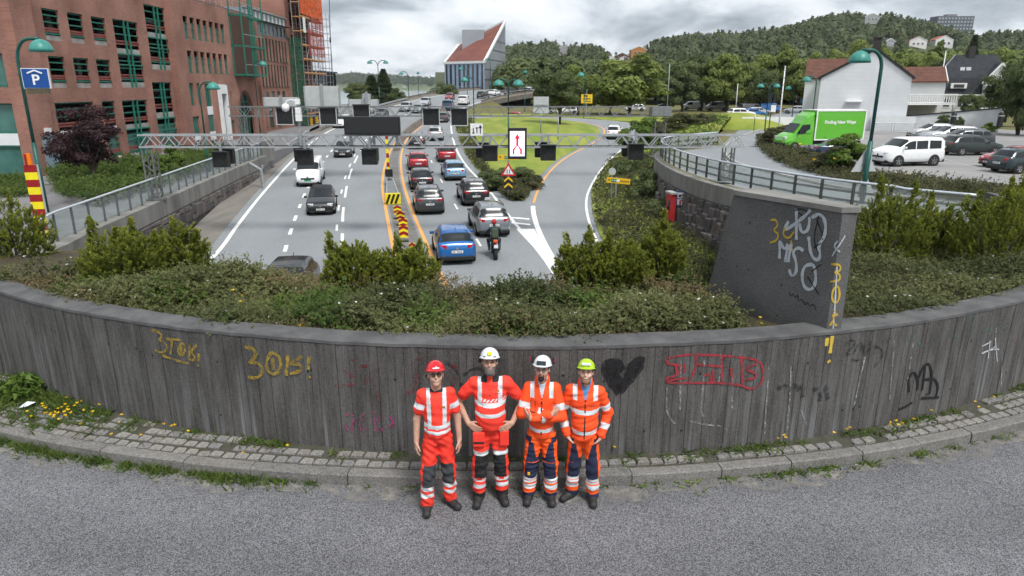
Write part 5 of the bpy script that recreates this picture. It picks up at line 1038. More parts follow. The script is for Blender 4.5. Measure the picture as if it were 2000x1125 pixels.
def sign_back(x0,x1,y0,y1,Y,label,split=True):
    a,b = at_Y(x0,y1,Y),at_Y(x1,y0,Y); w_,h_ = b[0] - a[0],b[2] - a[2]; t = thing('road_sign',label,'sign',((a[0] + b[0]) / 2,Y,a[2]))
    for s in ((-1,1) if split else (0,)):
        mb = MB(); mb.box((s * w_ * .255,0,h_ / 2),(w_ * (.48 if split else 1),.12,h_)); o = mb.build('panel',GREYB,t); bevel(o,.02)
    mb = MB(); mb.box((0,-.1,h_ / 2 - .3),(.22,.12,h_ + .9)); mb.build('stiffener',STEEL,t)
    for x in (-w_ * .51,w_ * .51): mb = MB(); mb.box((x,0,h_ / 2),(.1,.16,h_)); mb.build('edge_frame',STEEL,t)
    return t
sign_back(598,661,168,212,GY2 + .6,'tall grey back of a double sign panel in front of the scaffolding'); sign_back(683,738,194,211,GY2 + .6,'low grey back of a double sign panel below the conifers'); sign_back(517,582,190,208,GY2 + .6,'low grey back of a double sign panel in front of the brick wall'); sign_back(709,723,183,194,GY2 + .6,'small grey sign back on top of another panel',False)
a,b = at_Y(673,263,GY - .6),at_Y(780,228,GY - .6); t = thing('message_board','wide unlit black message board on top of the front gantry','message board',((a[0] + b[0]) / 2,GY - .6,a[2]))
w_,h_ = b[0] - a[0],b[2] - a[2]; mb = MB(); mb.box((0,.12,h_ / 2),(w_,.35,h_)); o = mb.build('housing',BLKM,t); bevel(o,.03); mb = MB(); mb.box((0,-.07,h_ / 2),(w_ * .95,.03,h_ * .86)); mb.build('screen',M('unlit_screen',(.018,.019,.02),(.03,.031,.033),scale=40,rough=.35),t)
for x in (-w_ * .42,0,w_ * .42): mb = MB(); mb.box((x,.35,-.25),(.14,.1,.6)); mb.build('bracket',STEEL,t)
# lit picture sign
a,b = at_Y(992,311,GY - .7),at_Y(1029,250,GY - .7); w_,h_ = b[0] - a[0],b[2] - a[2]; t = thing('led_sign','lit picture sign with red merging arrow on white','sign',((a[0] + b[0]) / 2,GY - .7,a[2]))
mb = MB(); mb.box((0,.15,h_ / 2),(w_,.3,h_)); o = mb.build('housing',BLKM,t); bevel(o,.02)
LED = M('led_white',(.78,.8,1.0),(.9,.88,.95),scale=30,rough=.4,emit=.75); LEDB = M('led_blue_line',(.25,.2,.85),rough=.4,emit=.8); LEDR = M('led_red',(.95,.01,.05),rough=.4,emit=.85)
mb = MB(); mb.box((0,-.012,h_ * .5),(w_ * .78,.02,h_ * .8)); scr = mb.build('screen',LED,t)
mb = MB()
for x in (-1,1): mb.box((x * w_ * .35,-.026,h_ * .5),(.02,.01,h_ * .75))
for z in (.125,.875): mb.box((0,-.026,h_ * z),(w_ * .69,.01,.02))
mb.build_each('border',LEDB,scr)
mb = MB(); q = lambda x,z: (x * w_,-.03,z * h_); mb.add([q(-.06,.44),q(.06,.44),q(.06,.66),q(.15,.66),q(0,.82),q(-.15,.66),q(-.06,.66)],[(0,1,2,6),(5,6,2,3,4)])
for s in (-1,1): mb.add([q(s * .06,.44),q(s * .0,.44),q(s * .15,.30),q(s * .15,.16),q(s * .25,.16),q(s * .25,.32)],[(0,1,2,5),(2,3,4,5)] if s > 0 else [(5,2,1,0),(5,4,3,2)])
mb.build('arrow',LEDR,scr)
# white lane arrow sign
a,b = at_Y(919,265,GY - .5),at_Y(943,241,GY - .5); w_,h_ = b[0] - a[0],b[2] - a[2]; t = thing('lane_arrow_sign','small white sign with two bars and a black up arrow','sign',((a[0] + b[0]) / 2,GY - .5,a[2])); mb = MB(); mb.box((0,0,h_ / 2),(w_,.05,h_)); mb.build('panel',WHITE,t)
mb = MB()
for x in (-.26,.02): mb.box((x * w_,-.03,h_ * .42),(.05,.01,h_ * .42)); mb.box(((x) * w_,-.031,h_ * (.22 if x < 0 else .64)),(.14,.01,.05))
mb.box((.3 * w_,-.03,h_ * .42),(.05,.01,h_ * .5)); mb.add([(.3 * w_ - .1,-.035,h_ * .62),(.3 * w_ + .1,-.035,h_ * .62),(.3 * w_,-.035,h_ * .88)],[(0,1,2)])
mb.build('arrow_print',BLKM,t)
# cameras on a pole
p = at_Y(586,262,GY - .4); t = thing('camera_pole','white dome camera and boxes on a grey pole above the gantry','camera',tuple(p)); mb = MB(); mb.tube([(0,0,-.6),(0,0,1.75)],.06,8); mb.build('pole',STEEL,t); mb = MB(); mb.tube([(0,0,1.6),(-.25,-.05,1.75),(-.5,-.1,1.7),(-.6,-.1,1.5)],.035,6); mb.build('arm',WHITE,t); mb = MB(); mb.lathe([(.02,.2),(.16,.16),(.2,0),(.17,-.14),(.02,-.22)],(-.6,-.1,1.35),12); mb.build('dome_camera',WHITE,t,smooth=True)
for z,s in ((1.65,.22),(1.2,.25),(.85,.28)): mb = MB(); mb.box((.05,-.12,z),(s,.22,s * 1.25)); mb.build('camera_box',WHITE,t)
# island sign post
p = at_road(993,389); t = thing('sign_post','post with warning triangle and yellow-black chevrons on the island tip','sign',(p[0],p[1],p[2]))
mb = MB(); mb.tube([(0,.05,0),(0,.05,3.2)],.05,8); mb.build('post',STEEL,t); sc = 49.5 / FPX
mb = MB(); mb.box((0,0,1.15),(.66,.04,.95)); pl = mb.build('chevron_panel',BLKM,t)
mb = MB()
for z in (.78,1.22): mb.add([(-.3,-.03,z),(0,-.03,z + .25),(.3,-.03,z),(.3,-.03,z + .16),(0,-.03,z + .41),(-.3,-.03,z + .16)],[(0,1,4,5),(1,2,3,4)])
mb.build_each('chevron',YELS,pl)
mb = MB(); mb.add([(-.55,-.02,1.68),(.55,-.02,1.68),(0,-.02,2.62),(-.55,.02,1.68),(.55,.02,1.68),(0,.02,2.62)],[(0,1,2),(5,4,3),(0,3,4,1),(1,4,5,2),(2,5,3,0)]); tri = mb.build('triangle',REDS,t); mb = MB(); mb.add([(-.36,-.03,1.79),(.36,-.03,1.79),(0,-.03,2.4)],[(0,1,2)]); mb.build('triangle_face',WHITE,tri); mb = MB(); mb.box((-.09,-.04,1.98),(.05,.01,.3)); mb.box((.09,-.04,1.98),(.05,.01,.3)); mb.build_each('arrow_print',BLKM,tri)
mb = MB(); mb.box((-.05,0,2.98),(1.5,.04,.34)); yb = mb.build('direction_board',YELS,t); mb = MB(); mb.box((-.12,-.025,2.98),(.32,.02,.22)); mb.build('route_shield',GREENS,yb); text('E 39',.14,WHITE,yb,(-.12,-.04,2.98),(R(90),0,0)); text('Stavanger',.16,BLKM,yb,(.42,-.03,2.98),(R(90),0,0),sx=.8); text('↑',.3,BLKM,yb,(-.6,-.03,2.98),(R(90),0,0))
# slip road direction sign
p = at_Y(1202,396,47); t = thing('direction_sign','yellow direction sign to Danmark with a round sign back above it','sign',(p[0],p[1],-3.0)); z0 = at_Y(1202,353,47)[2] + 3.0
mb = MB(); mb.tube([(0,.05,0),(0,.05,z0 + .25)],.05,8); mb.build('post',STEEL,t); mb = MB(); mb.tube([(-.27,.3,.2),(-.27,.3,z0 + .9)],.05,8); mb.build('post',STEEL,t)
mb = MB(); mb.box((0,0,z0),(1.62,.04,.38)); yb = mb.build('direction_board',YELS,t); yb.rotation_euler = (0,R(5),0); yb.location = (0.15 * 0,0,0)
mb = MB(); mb.box((-.32,-.025,z0 + 0),(.34,.02,.24)); mb.build('route_shield',GREENS,yb); text('E 39',.14,WHITE,yb,(-.32,-.04,z0),(R(90),0,0)); text('Danmark',.2,BLKM,yb,(.42,-.03,z0),(R(90),0,0),sx=.85); text('↗',.3,BLKM,yb,(-.66,-.03,z0),(R(90),0,0)); mb = MB(); mb.box((-.02,-.03,z0),(.2,.01,.14)); mb.build('ferry_symbol',WHITE,yb)
mb = MB(); mb.lathe([(.01,-.02),(.25,-.02),(.25,.02),(.01,.02)],(0,0,0),20,mat=Matrix.Translation((-.27,.25,z0 + .6)) @ Matrix.Rotation(R(90),4,'X')); mb.build('round_sign_back',GREYB,t)
# emergency sign and red cabinet on the stone wall
p = at_Y(1329,387,39.2); t = thing('emergency_sign','blue sign with phone and extinguisher symbols on the stone wall','sign',(p[0] - .05,p[1] - .2,p[2]),R(-14)); mb = MB(); mb.box((0,0,0),(.46,.06,.82)); o = mb.build('panel',BLUES,t)
for z in (.19,-.19): mb = MB(); mb.box((0,-.035,z),(.34,.02,.33)); mb.build('symbol_field',WHITE,o)
mb = MB(); mb.bar((-.1,-.05,.22),(.1,-.05,.22),.05); mb.bar((-.1,-.051,.14),(.02,-.051,.14),.08); mb.build_each('phone_symbol',BLKM,o); mb = MB(); mb.box((0,-.05,-.22),(.09,.01,.22)); mb.box((.05,-.051,-.09),(.14,.01,.04)); mb.build_each('extinguisher_symbol',REDS,o)
t = thing('emergency_cabinet','tall red emergency cabinet door against the stone wall','cabinet',(9.2,39.3,-3.05),R(-80)); mb = MB(); mb.box((0,0,.95),(.75,.3,1.9)); mb.build('door',M('cabinet_red',(.55,.04,.04),rough=.5),t); mb = MB(); mb.box((0,-.16,1.25),(.35,.03,.55)); mb.build('window',DKGL,t); mb = MB(); mb.box((0,0,1.97),(.95,.4,.1)); mb.build('frame_top',GREYB,t)
# ---- lamps
def lamp(label,base,h,arms,dome=.42,reach=1.5,r=.085,group='green street lamps'):
    t = thing('street_lamp',label,'street lamp',base,0,group); lo = h * .42
    mb = MB(); mb.tube([(0,0,0),(0,0,lo)],r,10); mb.build('lower_post',LGREEN,t,smooth=True)
    for k,ang in enumerate(arms):
        dx,dy = math.cos(ang),math.sin(ang); P = [(0,0,lo),(0,0,h - reach * .75)] + [(dx * reach * .62 * (1 - math.cos(a)),dy * reach * .62 * (1 - math.cos(a)),h - reach * .75 + reach * .75 * math.sin(a)) for a in np.linspace(.2,math.pi / 2,7)] + [(dx * reach,dy * reach,h)]
        mb = MB(); mb.tube(P,r * .7,8); ar = mb.build('arm',LGREEN,t,smooth=True); c = (dx * (reach + dome * .15),dy * (reach + dome * .15),h - dome * 1.15)
        mb = MB(); mb.lathe([(.03,dome * 1.12),(dome * .3,dome * 1.06),(dome * .62,dome * .88),(dome * .86,dome * .58),(dome * .98,dome * .25),(dome * 1.0,0),(dome * .95,.01),(.02,.02)],c,20); mb.build('dome_shade',LDOME,ar,smooth=True)
    return t
p = at_z(92,415,-1.2); lamp('green dome lamp left with a parking sign on its post',tuple(p),at_Y(60,76,p[1])[2] + 1.2,(R(-12),),.5,1.35,.11)
p = at_z(1683,396,-.2); lamp('green dome lamp at right standing by the ramp railing',tuple(p),at_Y(1700,98,p[1])[2] + .2,(R(186),),.44,.95,.11)
p = at_z(409,336,-1.2); lamp('green dome lamp rising from the left glass railing',tuple(p),at_Y(409,160,p[1])[2] + 1.2,(R(-8),),.45,1.0,.085)
p = at_Y(509,262,86); lamp('green dome lamp in front of the brick windows',(p[0],86,-1.2),at_Y(509,119,86)[2] + 1.2,(R(-8),),.48,1.1)
p = at_Y(742,205,150); lamp('double lamp in front of the conifers',(p[0],150,.9),at_Y(742,118,150)[2] - .9,(R(180),0),.55,1.6,.1)
p = at_Y(799,200,170); lamp('dome lamp right of the conifers',(p[0],170,.5),at_Y(799,140,170)[2] - .5,(R(180),),.55,1.5,.1)
p = at_Y(818,195,220); lamp('small far lamp left of the round bush',(p[0],220,0),at_Y(818,140,220)[2],(R(90),),.55,.5,.12)
p = at_Y(993,270,80); lamp('double green lamp on the lawn',(p[0],80,-1.2),at_Y(993,155,80)[2] + 1.2,(R(180),0),.62,1.0,.085)
p = at_Y(926,258,86); lamp('green dome lamp on the verge beside the exit traffic',(p[0],86,-1.5),at_Y(926,150,86)[2] + 1.5,(R(180),),.5,1.0,.085)
p = at_Y(913,200,175); lamp('dome lamp in front of the striped facade',(p[0],175,1),at_Y(905,131,175)[2] - 1,(R(180),),.55,1.4,.1)
p = at_Y(958,190,205); lamp('tall thin lamp in front of the grey side wall',(p[0],205,2),at_Y(958,114,205)[2] - 2,(R(180),),.5,1.0,.1)
p = at_Y(1578,300,58); lamp('green dome lamp left of the green truck box',(p[0],58,-.25),at_Y(1578,149,58)[2] + .25,(R(180),),.36,.75,.07)
p = at_Y(1494,250,82); lamp('green dome lamp beside the traffic light',(p[0],82,-.25),at_Y(1494,163,82)[2] + .25,(R(180),R(10)),.4,.9,.07)
p = at_Y(1546,235,105); lamp('small green dome lamp near the blue lorry',(p[0],105,-.25),at_Y(1546,168,105)[2] + .25,(R(180),),.45,.9,.07)
p = at_Y(1140,225,118); lamp('dome lamp peeping over the dark tree',(p[0],118,-.3),at_Y(1140,141,118)[2] + .3,(R(200),),.6,.6,.08)
p = at_Y(1025,205,150); lamp('dome lamp beside the bridge pier',(p[0],150,-.3),at_Y(1020,137,150)[2] + .3,(R(90),),.5,.8,.08)
p = at_Y(2003,250,60); lamp('green dome lamp at the right edge by the hedge',(p[0] + .6,60,-.2),at_Y(1998,105,60)[2] + .2,(R(180),),.45,.9,.08)
# parking sign on the left lamp
p = at_Y(88,180,32.6); t = thing('parking_sign','blue parking sign with a white P and roof symbol','sign',(p[0] - .15,p[1] - .2,p[2]),R(18)); mb = MB(); mb.box((0,0,.6),(1.0,.22,.82)); o = mb.build('panel',BLUES,t); mb = MB(); mb.box((0,.02,.6),(1.06,.2,.88)); mb.build('frame',WHITE,t); mb = MB(); mb.box((0,.02,.05),(.86,.2,.24)); mb.build('counter_strip',M('counter_panel',(.03,.03,.03),(.14,.12,.06),scale=30,rough=.5),t)
text('P',.62,WHITE,o,(0,-.12,.52),(R(90),0,0),bold=.012); mb = MB(); mb.bar((-.3,-.12,.82),(0,-.12,.95),.03,.06); mb.bar((0,-.121,.95),(.3,-.121,.82),.03,.06); mb.build_each('roof_symbol',WHITE,o)
mb = MB(); mb.bar((-.75,.1,.75),(-.4,.1,.75),.05); mb.bar((-.75,.1,.35),(-.4,.1,.35),.05); mb.build_each('bracket',LGREEN,t)
# striped marker with lamp at far left
p = at_z(84,455,-1.0); t = thing('hazard_marker','tall red and yellow striped hazard marker at left','marker',(p[0],p[1],-1.3),R(10)); zt_ = at_Y(74,322,p[1])[2] + 1.3; zb_ = at_Y(84,425,p[1])[2] + 1.3; n_ = 9; wd = 22 / FPX * p[1]
mb = MB(); mb.box((.12,.06,zt_ / 2),(.3,.06,zt_)); mb.build('back_plate',GREYB,t)
for i in range(12):
    h_ = (zt_ - zb_) / 7.2; z = zt_ - (i + .5) * h_
    if z < 0: break
    mb = MB(); mb.box((0,0,z),(wd,.06,h_)); mb.build('stripe',MAROON if i % 2 == 0 else YELB,t)
mb = MB(); mb.box((-.02,.02,zt_ + .22),(.2,.12,.45)); lm_ = mb.build('warning_lamp',ORNG,t); mb = MB(); mb.box((-.08,-.02,zt_ + .22),(.07,.12,.43)); mb.build('lamp_side',MAROON,lm_)
# triangular sign backs on the right lamp
p = at_z(1683,396,-.2)
for (px,py,s,lab) in ((1689,318,.62,'upper grey triangular sign back on the right lamp post'),(1687,368,.62,'lower grey triangular sign back on the right lamp post')):
    c = at_Y(px,py,p[1] + .17); mb = MB(); mb.add([(-s,-.03,-s * .62),(s,-.03,-s * .62),(0,-.03,s * 1.0),(-s,.03,-s * .62),(s,.03,-s * .62),(0,.03,s)],[(0,1,2),(5,4,3),(0,3,4,1),(1,4,5,2),(2,5,3,0)]); o = mb.build('triangle_sign_back',GREYB,loc=tuple(c)); o.rotation_euler = (0,0,R(12)); mb = MB(); mb.box((0,-.06,0),(.3,.05,.07)); mb.box((0,-.06,-.3),(.3,.05,.07)); mb.build_each('clamp',STEEL,o); tag(o,lab,'sign')
# ---- median furniture
p = at_road(767,400); t = thing('crash_cushion','steel ladder-like crash cushion on the median nose','crash cushion',(p[0],p[1] + .2,p[2]),R(11)); 
for x in (-.42,.42): 
    for z in (.35,.6): mb = MB(); mb.bar((x,0,z),(x * .55,9,z),.08,.16); mb.build('side_rail',TRUSSM,t)
for i in range(9): mb = MB(); mb.box((0,i * 1.05,.45),(.84 * (1 - i * .05),.09,.5)); mb.build('diaphragm',TRUSSM,t)
mb = MB(); mb.box((0,-.15,.42),(1.05,.25,.75)); ns = mb.build('nose',YELB,t); mb = MB()
for k in (-.3,0,.3): mb.bar((k - .15,-.29,.1),(k + .1,-.29,.74),.16,.02,up=(0,1,0))
mb.build_each('nose_stripe',BLKM,ns)
for i,(px,py,w_,h_) in enumerate(((777,416,14,17),(783,428,16,18),(788,442,17,20),(789,456,18,24),(794,468,19,27),(803,485,16,26),(806,492,12,22))):
    if i in (4,5): continue
    p = at_road(px,py + h_ * .7); k = p[1] / FPX; t = thing('chevron_panel',['farthest','second farthest','third','fourth','','','nearest, partly hidden by the yew,'][i] + ' red and yellow chevron panel in the median row','marker',tuple(p),R(8),'chevron panels on the median'); mb = MB(); mb.box((0,.03,.55),(w_ * k,.05,h_ * k)); pn = mb.build('panel',YELB,t); mb = MB()
    W2,H2 = w_ * k / 2,h_ * k / 2
    for s in (-1,1): mb.add([(-W2,-.001,.55 + s * H2 * .5 - H2 * .25),(0,-.001,.55 + s * H2 * .5 + H2 * .1),(W2,-.001,.55 + s * H2 * .5 - H2 * .25),(W2,-.001,.55 + s * H2 * .5 + H2 * .3),(0,-.001,.55 + s * H2 * .5 + H2 * .65),(-W2,-.001,.55 + s * H2 * .5 + H2 * .3)],[(0,1,4,5),(1,2,3,4)])
    mb.build_each('chevron',MAROON,pn); mb = MB(); mb.box((0,.08,.2),(.06,.06,.45)); mb.build('leg',STEEL,t); mb = MB(); mb.box((0,.08,.04),(.5,.35,.08)); mb.build('foot',BLKM,t)
p = at_road(760,362); t = thing('striped_pole','red and yellow striped pole with small dark board on the median','marker',tuple(p)); H_ = 4.3
for i in range(9): mb = MB(); mb.box((0,0,1.3 + i * .36),(.2,.12,.36)); mb.build('stripe',MAROON if i % 2 else YELB,t)
mb = MB(); mb.tube([(0,.1,0),(0,.1,4.5)],.05,6); mb.build('post',STEEL,t); mb = MB(); mb.box((.05,-.1,1.0),(.6,.08,.6)); mb.build('dark_board',BLKM,t)
# median barrier further on, guard rails
Q = np.stack([(np.interp(np.arange(76,150,2.),CL[:,1],CL[:,0]) + np.interp(np.arange(76,150,2.),CR[:,1],CR[:,0])) / 2,np.arange(76,150,2.)],1)
mb = MB(); a0,a1,a2,a3 = (lift(offset_path(Q,o),z) for o,z in ((-.32,.02),(-.12,.8),(.12,.8),(.32,.02))); mb.strip(a0,a1); mb.strip(a1,a2); mb.strip(a2,a3); mb.add([a0[0],a3[0],a2[0],a1[0]],[(0,1,2,3)]); o = mb.build('median_barrier',M('barrier_concrete',(.20,.175,.15),(.14,.125,.11),scale=.6,detail=9,rough=.9)); tag(o,'brownish concrete barrier between the two carriageways','barrier')
def guard_rail(label,P,z_off,step=2.0,col=TRUSSM):
    P,_ = resample(P,step); g = thing('guard_rail',label,'guard rail',(P[0,0],P[0,1],float(zroad(P[0,1])))); o0 = np.array(g.location); L_ = lambda x,y,z: tuple(np.array([x,y,z]) - o0)
    mb = MB(); zz_ = [float(zroad(y)) + z_off for x,y in P]
    for dz in (.55,.72): mb.tube([L_(x,y,z + dz) for (x,y),z in zip(P,zz_)],.085,6)
    mb.build_each('beam',col,g,smooth=True)
    for (x,y),z in zip(P,zz_): mb = MB(); mb.bar(L_(x - .12,y,z),L_(x - .12,y,z + .8),.09); mb.build('post',STEEL,g)
guard_rail('steel guard rail starting after the left trench wall',np.stack([np.interp(np.arange(60,92,2.),ML[:,1],ML[:,0]) - 1.4,np.arange(60,92,2.)],1),.05)
guard_rail('grey guard rail climbing beside the oncoming traffic',np.stack([np.interp(np.arange(96,160,3.),ML[:,1],ML[:,0]) - 1.1,np.arange(96,160,3.)],1),.05)
mb = MB(); Q = np.stack([np.interp(np.arange(90,112,1.),ML[:,1],ML[:,0]) - 3.2,np.arange(90,112,1.)],1); mb.strip(lift(Q,-.3),lift(offset_path(Q,.9),.5)); mb.strip(lift(offset_path(Q,.9),.5),lift(offset_path(Q,1.1),.5)); o = mb.build('concrete_ramp',C_LIGHT); tag(o,'pale tapered concrete barrier end on the left shoulder','barrier')
for i,(px,py) in enumerate(((609,240),(620,236))):
    p = at_Y(px,py + 8,96); t = thing('edge_marker',('left' if i == 0 else 'right') + ' one of two small yellow-black edge markers','marker',(p[0],p[1],p[2]),0,'edge markers'); mb = MB(); mb.box((0,0,.75),(.35,.05,.95)); pn = mb.build('panel',YELS,t); mb = MB()
    for k in range(3): mb.bar((-.17,-.03,.42 + k * .3),(.17,-.03,.58 + k * .3),.02,.11)
    mb.build_each('stripe',BLKM,pn); mb = MB(); mb.box((0,.05,.3),(.05,.05,.6)); mb.build('leg',STEEL,t)
# drain spout on the left wall
p = at_z(484,322,-1.1); mb = MB(); mb.tube([(0,0,.1),(.9,-.3,-.35),(1.0,-.35,-2.0)],.13,8); o = mb.build('drain_pipe',STEEL,loc=(p[0] + .2,p[1],-1.1)); tag(o,'grey angled drain pipe over the left trench wall','pipe')
mb = MB(); mb.box((0,0,.5),(.6,2.2,1.9)); o = mb.build('wall_pier',C_LIGHT,loc=(-22.3,63.2,-1.3)); bevel(o,.03); tag(o,'squat concrete pier ending the left glass railing','pier')
# ---- signs and poles further off
p = at_Y(1145,225,122); t = thing('roundabout_sign','large yellow roundabout direction board between trees','sign',(p[0],122,-.3)); zc = at_Y(1145,193,122)[2] + .3; mb = MB(); mb.box((0,0,zc),(1.95,.08,1.5)); yb = mb.build('board',YELS,t); mb = MB(); mb.tube([(0,.1,0),(0,.1,zc + 1.6)],.07,8); mb.build('post',STEEL,t); mb = MB(); mb.box((-.2,-.06,zc + .5),(.7,.02,.28)); mb.box((0,-.06,zc),(1.3,.02,.16)); mb.box((.1,-.062,zc - .45),(1.2,.02,.12)); mb.box((0,-.064,zc + .1),(.14,.02,.8)); mb.build_each('map_print',M('map_green',(.05,.12,.08),rough=.6),yb)
for (px,pt,pb,Y,r_,lab,m_) in ((1520,131,258,76,.09,'white banded flagpole left of the white house',WHITE),(1830,101,205,100,.09,'white flagpole beside the black roofed house',WHITE),(1302,125,225,130,.08,'slim pale street mast among trees',GREYB),(1437,165,212,120,.08,'short pale mast in front of the round trees',WHITE),(1056,196,250,70,.06,'pale pole with sign back on the lawn',GREYB),(1090,225,262,64,.05,'thin grey pole on the lawn beyond the arrow sign',STEEL)):
    a = at_Y(px,pb,Y); b = at_Y(px,pt,Y); t = thing('flagpole' if r_ > .085 else 'pole',lab,'pole',(a[0],Y,a[2])); mb = MB(); mb.tube([(0,0,-.5),(0,0,b[2] - a[2])],[r_,r_ * .6],8); mb.build('shaft',m_,t,smooth=True); mb = MB(); mb.lathe([(.01,-.02),(r_,0),(r_ * .8,r_),(.01,r_ * 1.4)],(0,0,b[2] - a[2]),8); mb.build('cap',m_,t)
    if 'banded' in lab:
        for k in range(9): mb = MB(); mb.lathe([(r_ * 1.02,0),(r_ * 1.02,.05)],(0,0,.4 + k * .75),8); mb.build('band',GREYB,t)
p = at_Y(1501,260,72); t = thing('traffic_light','traffic light and white sign seen beside the ramp','traffic light',(p[0],72,-.25)); zc = at_Y(1501,198,72)[2] + .25; mb = MB(); mb.tube([(0,0,0),(0,0,zc + .7)],.06,8); mb.build('post',LGREEN,t)
for dx in (-.25,.2): mb = MB(); mb.box((dx,-.1,zc + .3),(.3,.25,.9)); mb.build('signal_head',BLKM,t)
mb = MB(); mb.box((.2,-.1,zc - .7),(.5,.05,.7)); mb.build('sign_panel',WHITE,t)
p = at_Y(1472,255,80); t = thing('edge_post','thin dark road post on the ramp kerb','post',tuple(at_z(1472,256,-.2))); mb = MB(); mb.tube([(0,0,0),(0,0,1.9)],.035,6); mb.build('shaft',BLKM,t); mb = MB(); mb.box((0,-.03,1.75),(.12,.03,.25)); mb.build('reflector',WHITE,t)
for k,(px,lab) in enumerate(((1720,'left one of two steel crowd barriers against the white house'),(1765,'right one of two steel crowd barriers against the white house'))):
    p = at_Y(px,258,80); t = thing('crowd_barrier',lab,'barrier',(p[0],80,-.24),0,'steel crowd barriers'); mb = MB(); mb.tube([(-1.2,0,.1),(-1.2,0,1.1),(1.2,0,1.1),(1.2,0,.1)],.03,6); mb.build('frame',STEEL,t); mb = MB(); mb.bar((-1.2,0,.2),(1.2,0,.2),.04); mb.build('lower_rail',STEEL,t)
    for i in range(14): mb = MB(); mb.bar((-1.1 + i * .17,0,.2),(-1.1 + i * .17,0,1.1),.025); mb.build('bar',STEEL,t)
for k,(px,Y) in enumerate(((1859,76),(1951,74))):
    p = at_Y(px,250,Y); t = thing('bollard_light',('left' if k == 0 else 'right') + ' black bollard light by the sloping white wall','bollard',(p[0],Y,at_Y(px,248,Y)[2]),0,'black bollard lights'); mb = MB(); mb.lathe([(.28,0),(.28,1.3),(.24,1.45),(.02,1.55)],(0,0,0),12); mb.build('body',BLKM,t,smooth=True); mb = MB(); mb.lathe([(.285,1.1),(.285,1.2)],(0,0,0),12); mb.build('light_band',GREYB,t)
p = at_Y(1054,210,110); sgn = MB().box((0,0,0),(1.5,.06,1.6)).build('blank_sign_back',GREYB,loc=tuple(at_Y(1057,205,70))); mb = MB(); mb.box((0,-.05,0),(1.2,.05,.08)); mb.build('stiffener',STEEL,sgn); tag(sgn,'pale blue-grey sign back above the lawn next to the dark tree','sign')
# ================================================================== vehicles
def paint(name,c,metal=.35,rough=.32): return M('paint_' + name,c,tuple(x * .93 for x in c),scale=3,rough=rough,metal=metal,coat=.8,spec=.5)
CGLASS = M('car_glass',(.012,.016,.018),(.02,.025,.028),scale=2,rough=.16,spec=.38); TYRE = M('tyre',(.018,.018,.019),(.03,.03,.03),scale=9,rough=.9); RIM = M('alloy_rim',(.42,.43,.45),rough=.3,metal=.8); RIMD = M('dark_rim',(.06,.06,.065),rough=.4,metal=.6); PLAST = M('black_plastic',(.018,.018,.019),rough=.6); TAIL = M('tail_light_red',(.5,.012,.02),(.4,.008,.014),scale=6,rough=.15,spec=.6); HEADL = M('headlight_clear',(.62,.66,.7),(.45,.48,.52),scale=12,rough=.1,spec=.7); PLATE = M('number_plate',(.78,.78,.76),rough=.5); PRINT = M('plate_print',(.03,.03,.03),rough=.6); PLATEG = M('green_plate',(.02,.35,.16),rough=.5)
HLIT = M('headlight_lit',(1.0,.85,.6),rough=.2,emit=1.0); CHROME = M('chrome',(.6,.61,.63),rough=.12,metal=1)
STY = {
 'hatch': dict(L=4.3,W=1.79,H=1.52,top=[(0,.40),(.012,.58),(.03,.66),(.06,.72),(.13,.93),(.2,.985),(.4,1.0),(.55,.965),(.75,.67),(.8,.64),(.93,.55),(.975,.48),(1,.36)],rear=(.055,.135),wind=(.56,.74),sides=[(.12,.36),(.375,.60)]),
 'suv': dict(L=4.6,W=1.86,H=1.66,top=[(0,.40),(.012,.58),(.03,.66),(.05,.70),(.095,.93),(.15,.985),(.38,1.0),(.56,.965),(.72,.69),(.78,.66),(.93,.58),(.975,.50),(1,.38)],rear=(.045,.098),wind=(.57,.715),sides=[(.1,.34),(.355,.60)]),
 'sedan': dict(L=4.6,W=1.8,H=1.45,top=[(0,.40),(.012,.58),(.03,.655),(.15,.69),(.18,.70),(.31,.95),(.38,.99),(.5,1.0),(.58,.965),(.75,.68),(.8,.65),(.93,.56),(.975,.48),(1,.36)],rear=(.185,.305),wind=(.59,.74),sides=[(.26,.42),(.435,.62)]),
 'wagon': dict(L=4.7,W=1.8,H=1.47,top=[(0,.40),(.012,.6),(.03,.68),(.05,.72),(.11,.92),(.17,.985),(.4,1.0),(.56,.965),(.74,.68),(.8,.64),(.93,.55),(.975,.48),(1,.36)],rear=(.05,.11),wind=(.57,.73),sides=[(.09,.24),(.255,.42),(.435,.61)]),
 'van': dict(L=5.0,W=1.92,H=1.96,top=[(0,.35),(.008,.55),(.02,.72),(.035,.93),(.07,.985),(.3,1.0),(.68,.985),(.74,.95),(.87,.66),(.9,.62),(.965,.52),(.985,.44),(1,.34)],rear=(.022,.036),wind=(.755,.865),sides=[(.56,.78)]),
 'mpv': dict(L=4.4,W=1.86,H=1.84,top=[(0,.35),(.008,.55),(.02,.70),(.04,.92),(.08,.985),(.3,1.0),(.58,.985),(.64,.955),(.8,.68),(.85,.64),(.95,.54),(.98,.46),(1,.36)],rear=(.022,.04),wind=(.655,.79),sides=[(.1,.3),(.33,.52),(.535,.72)]),
}
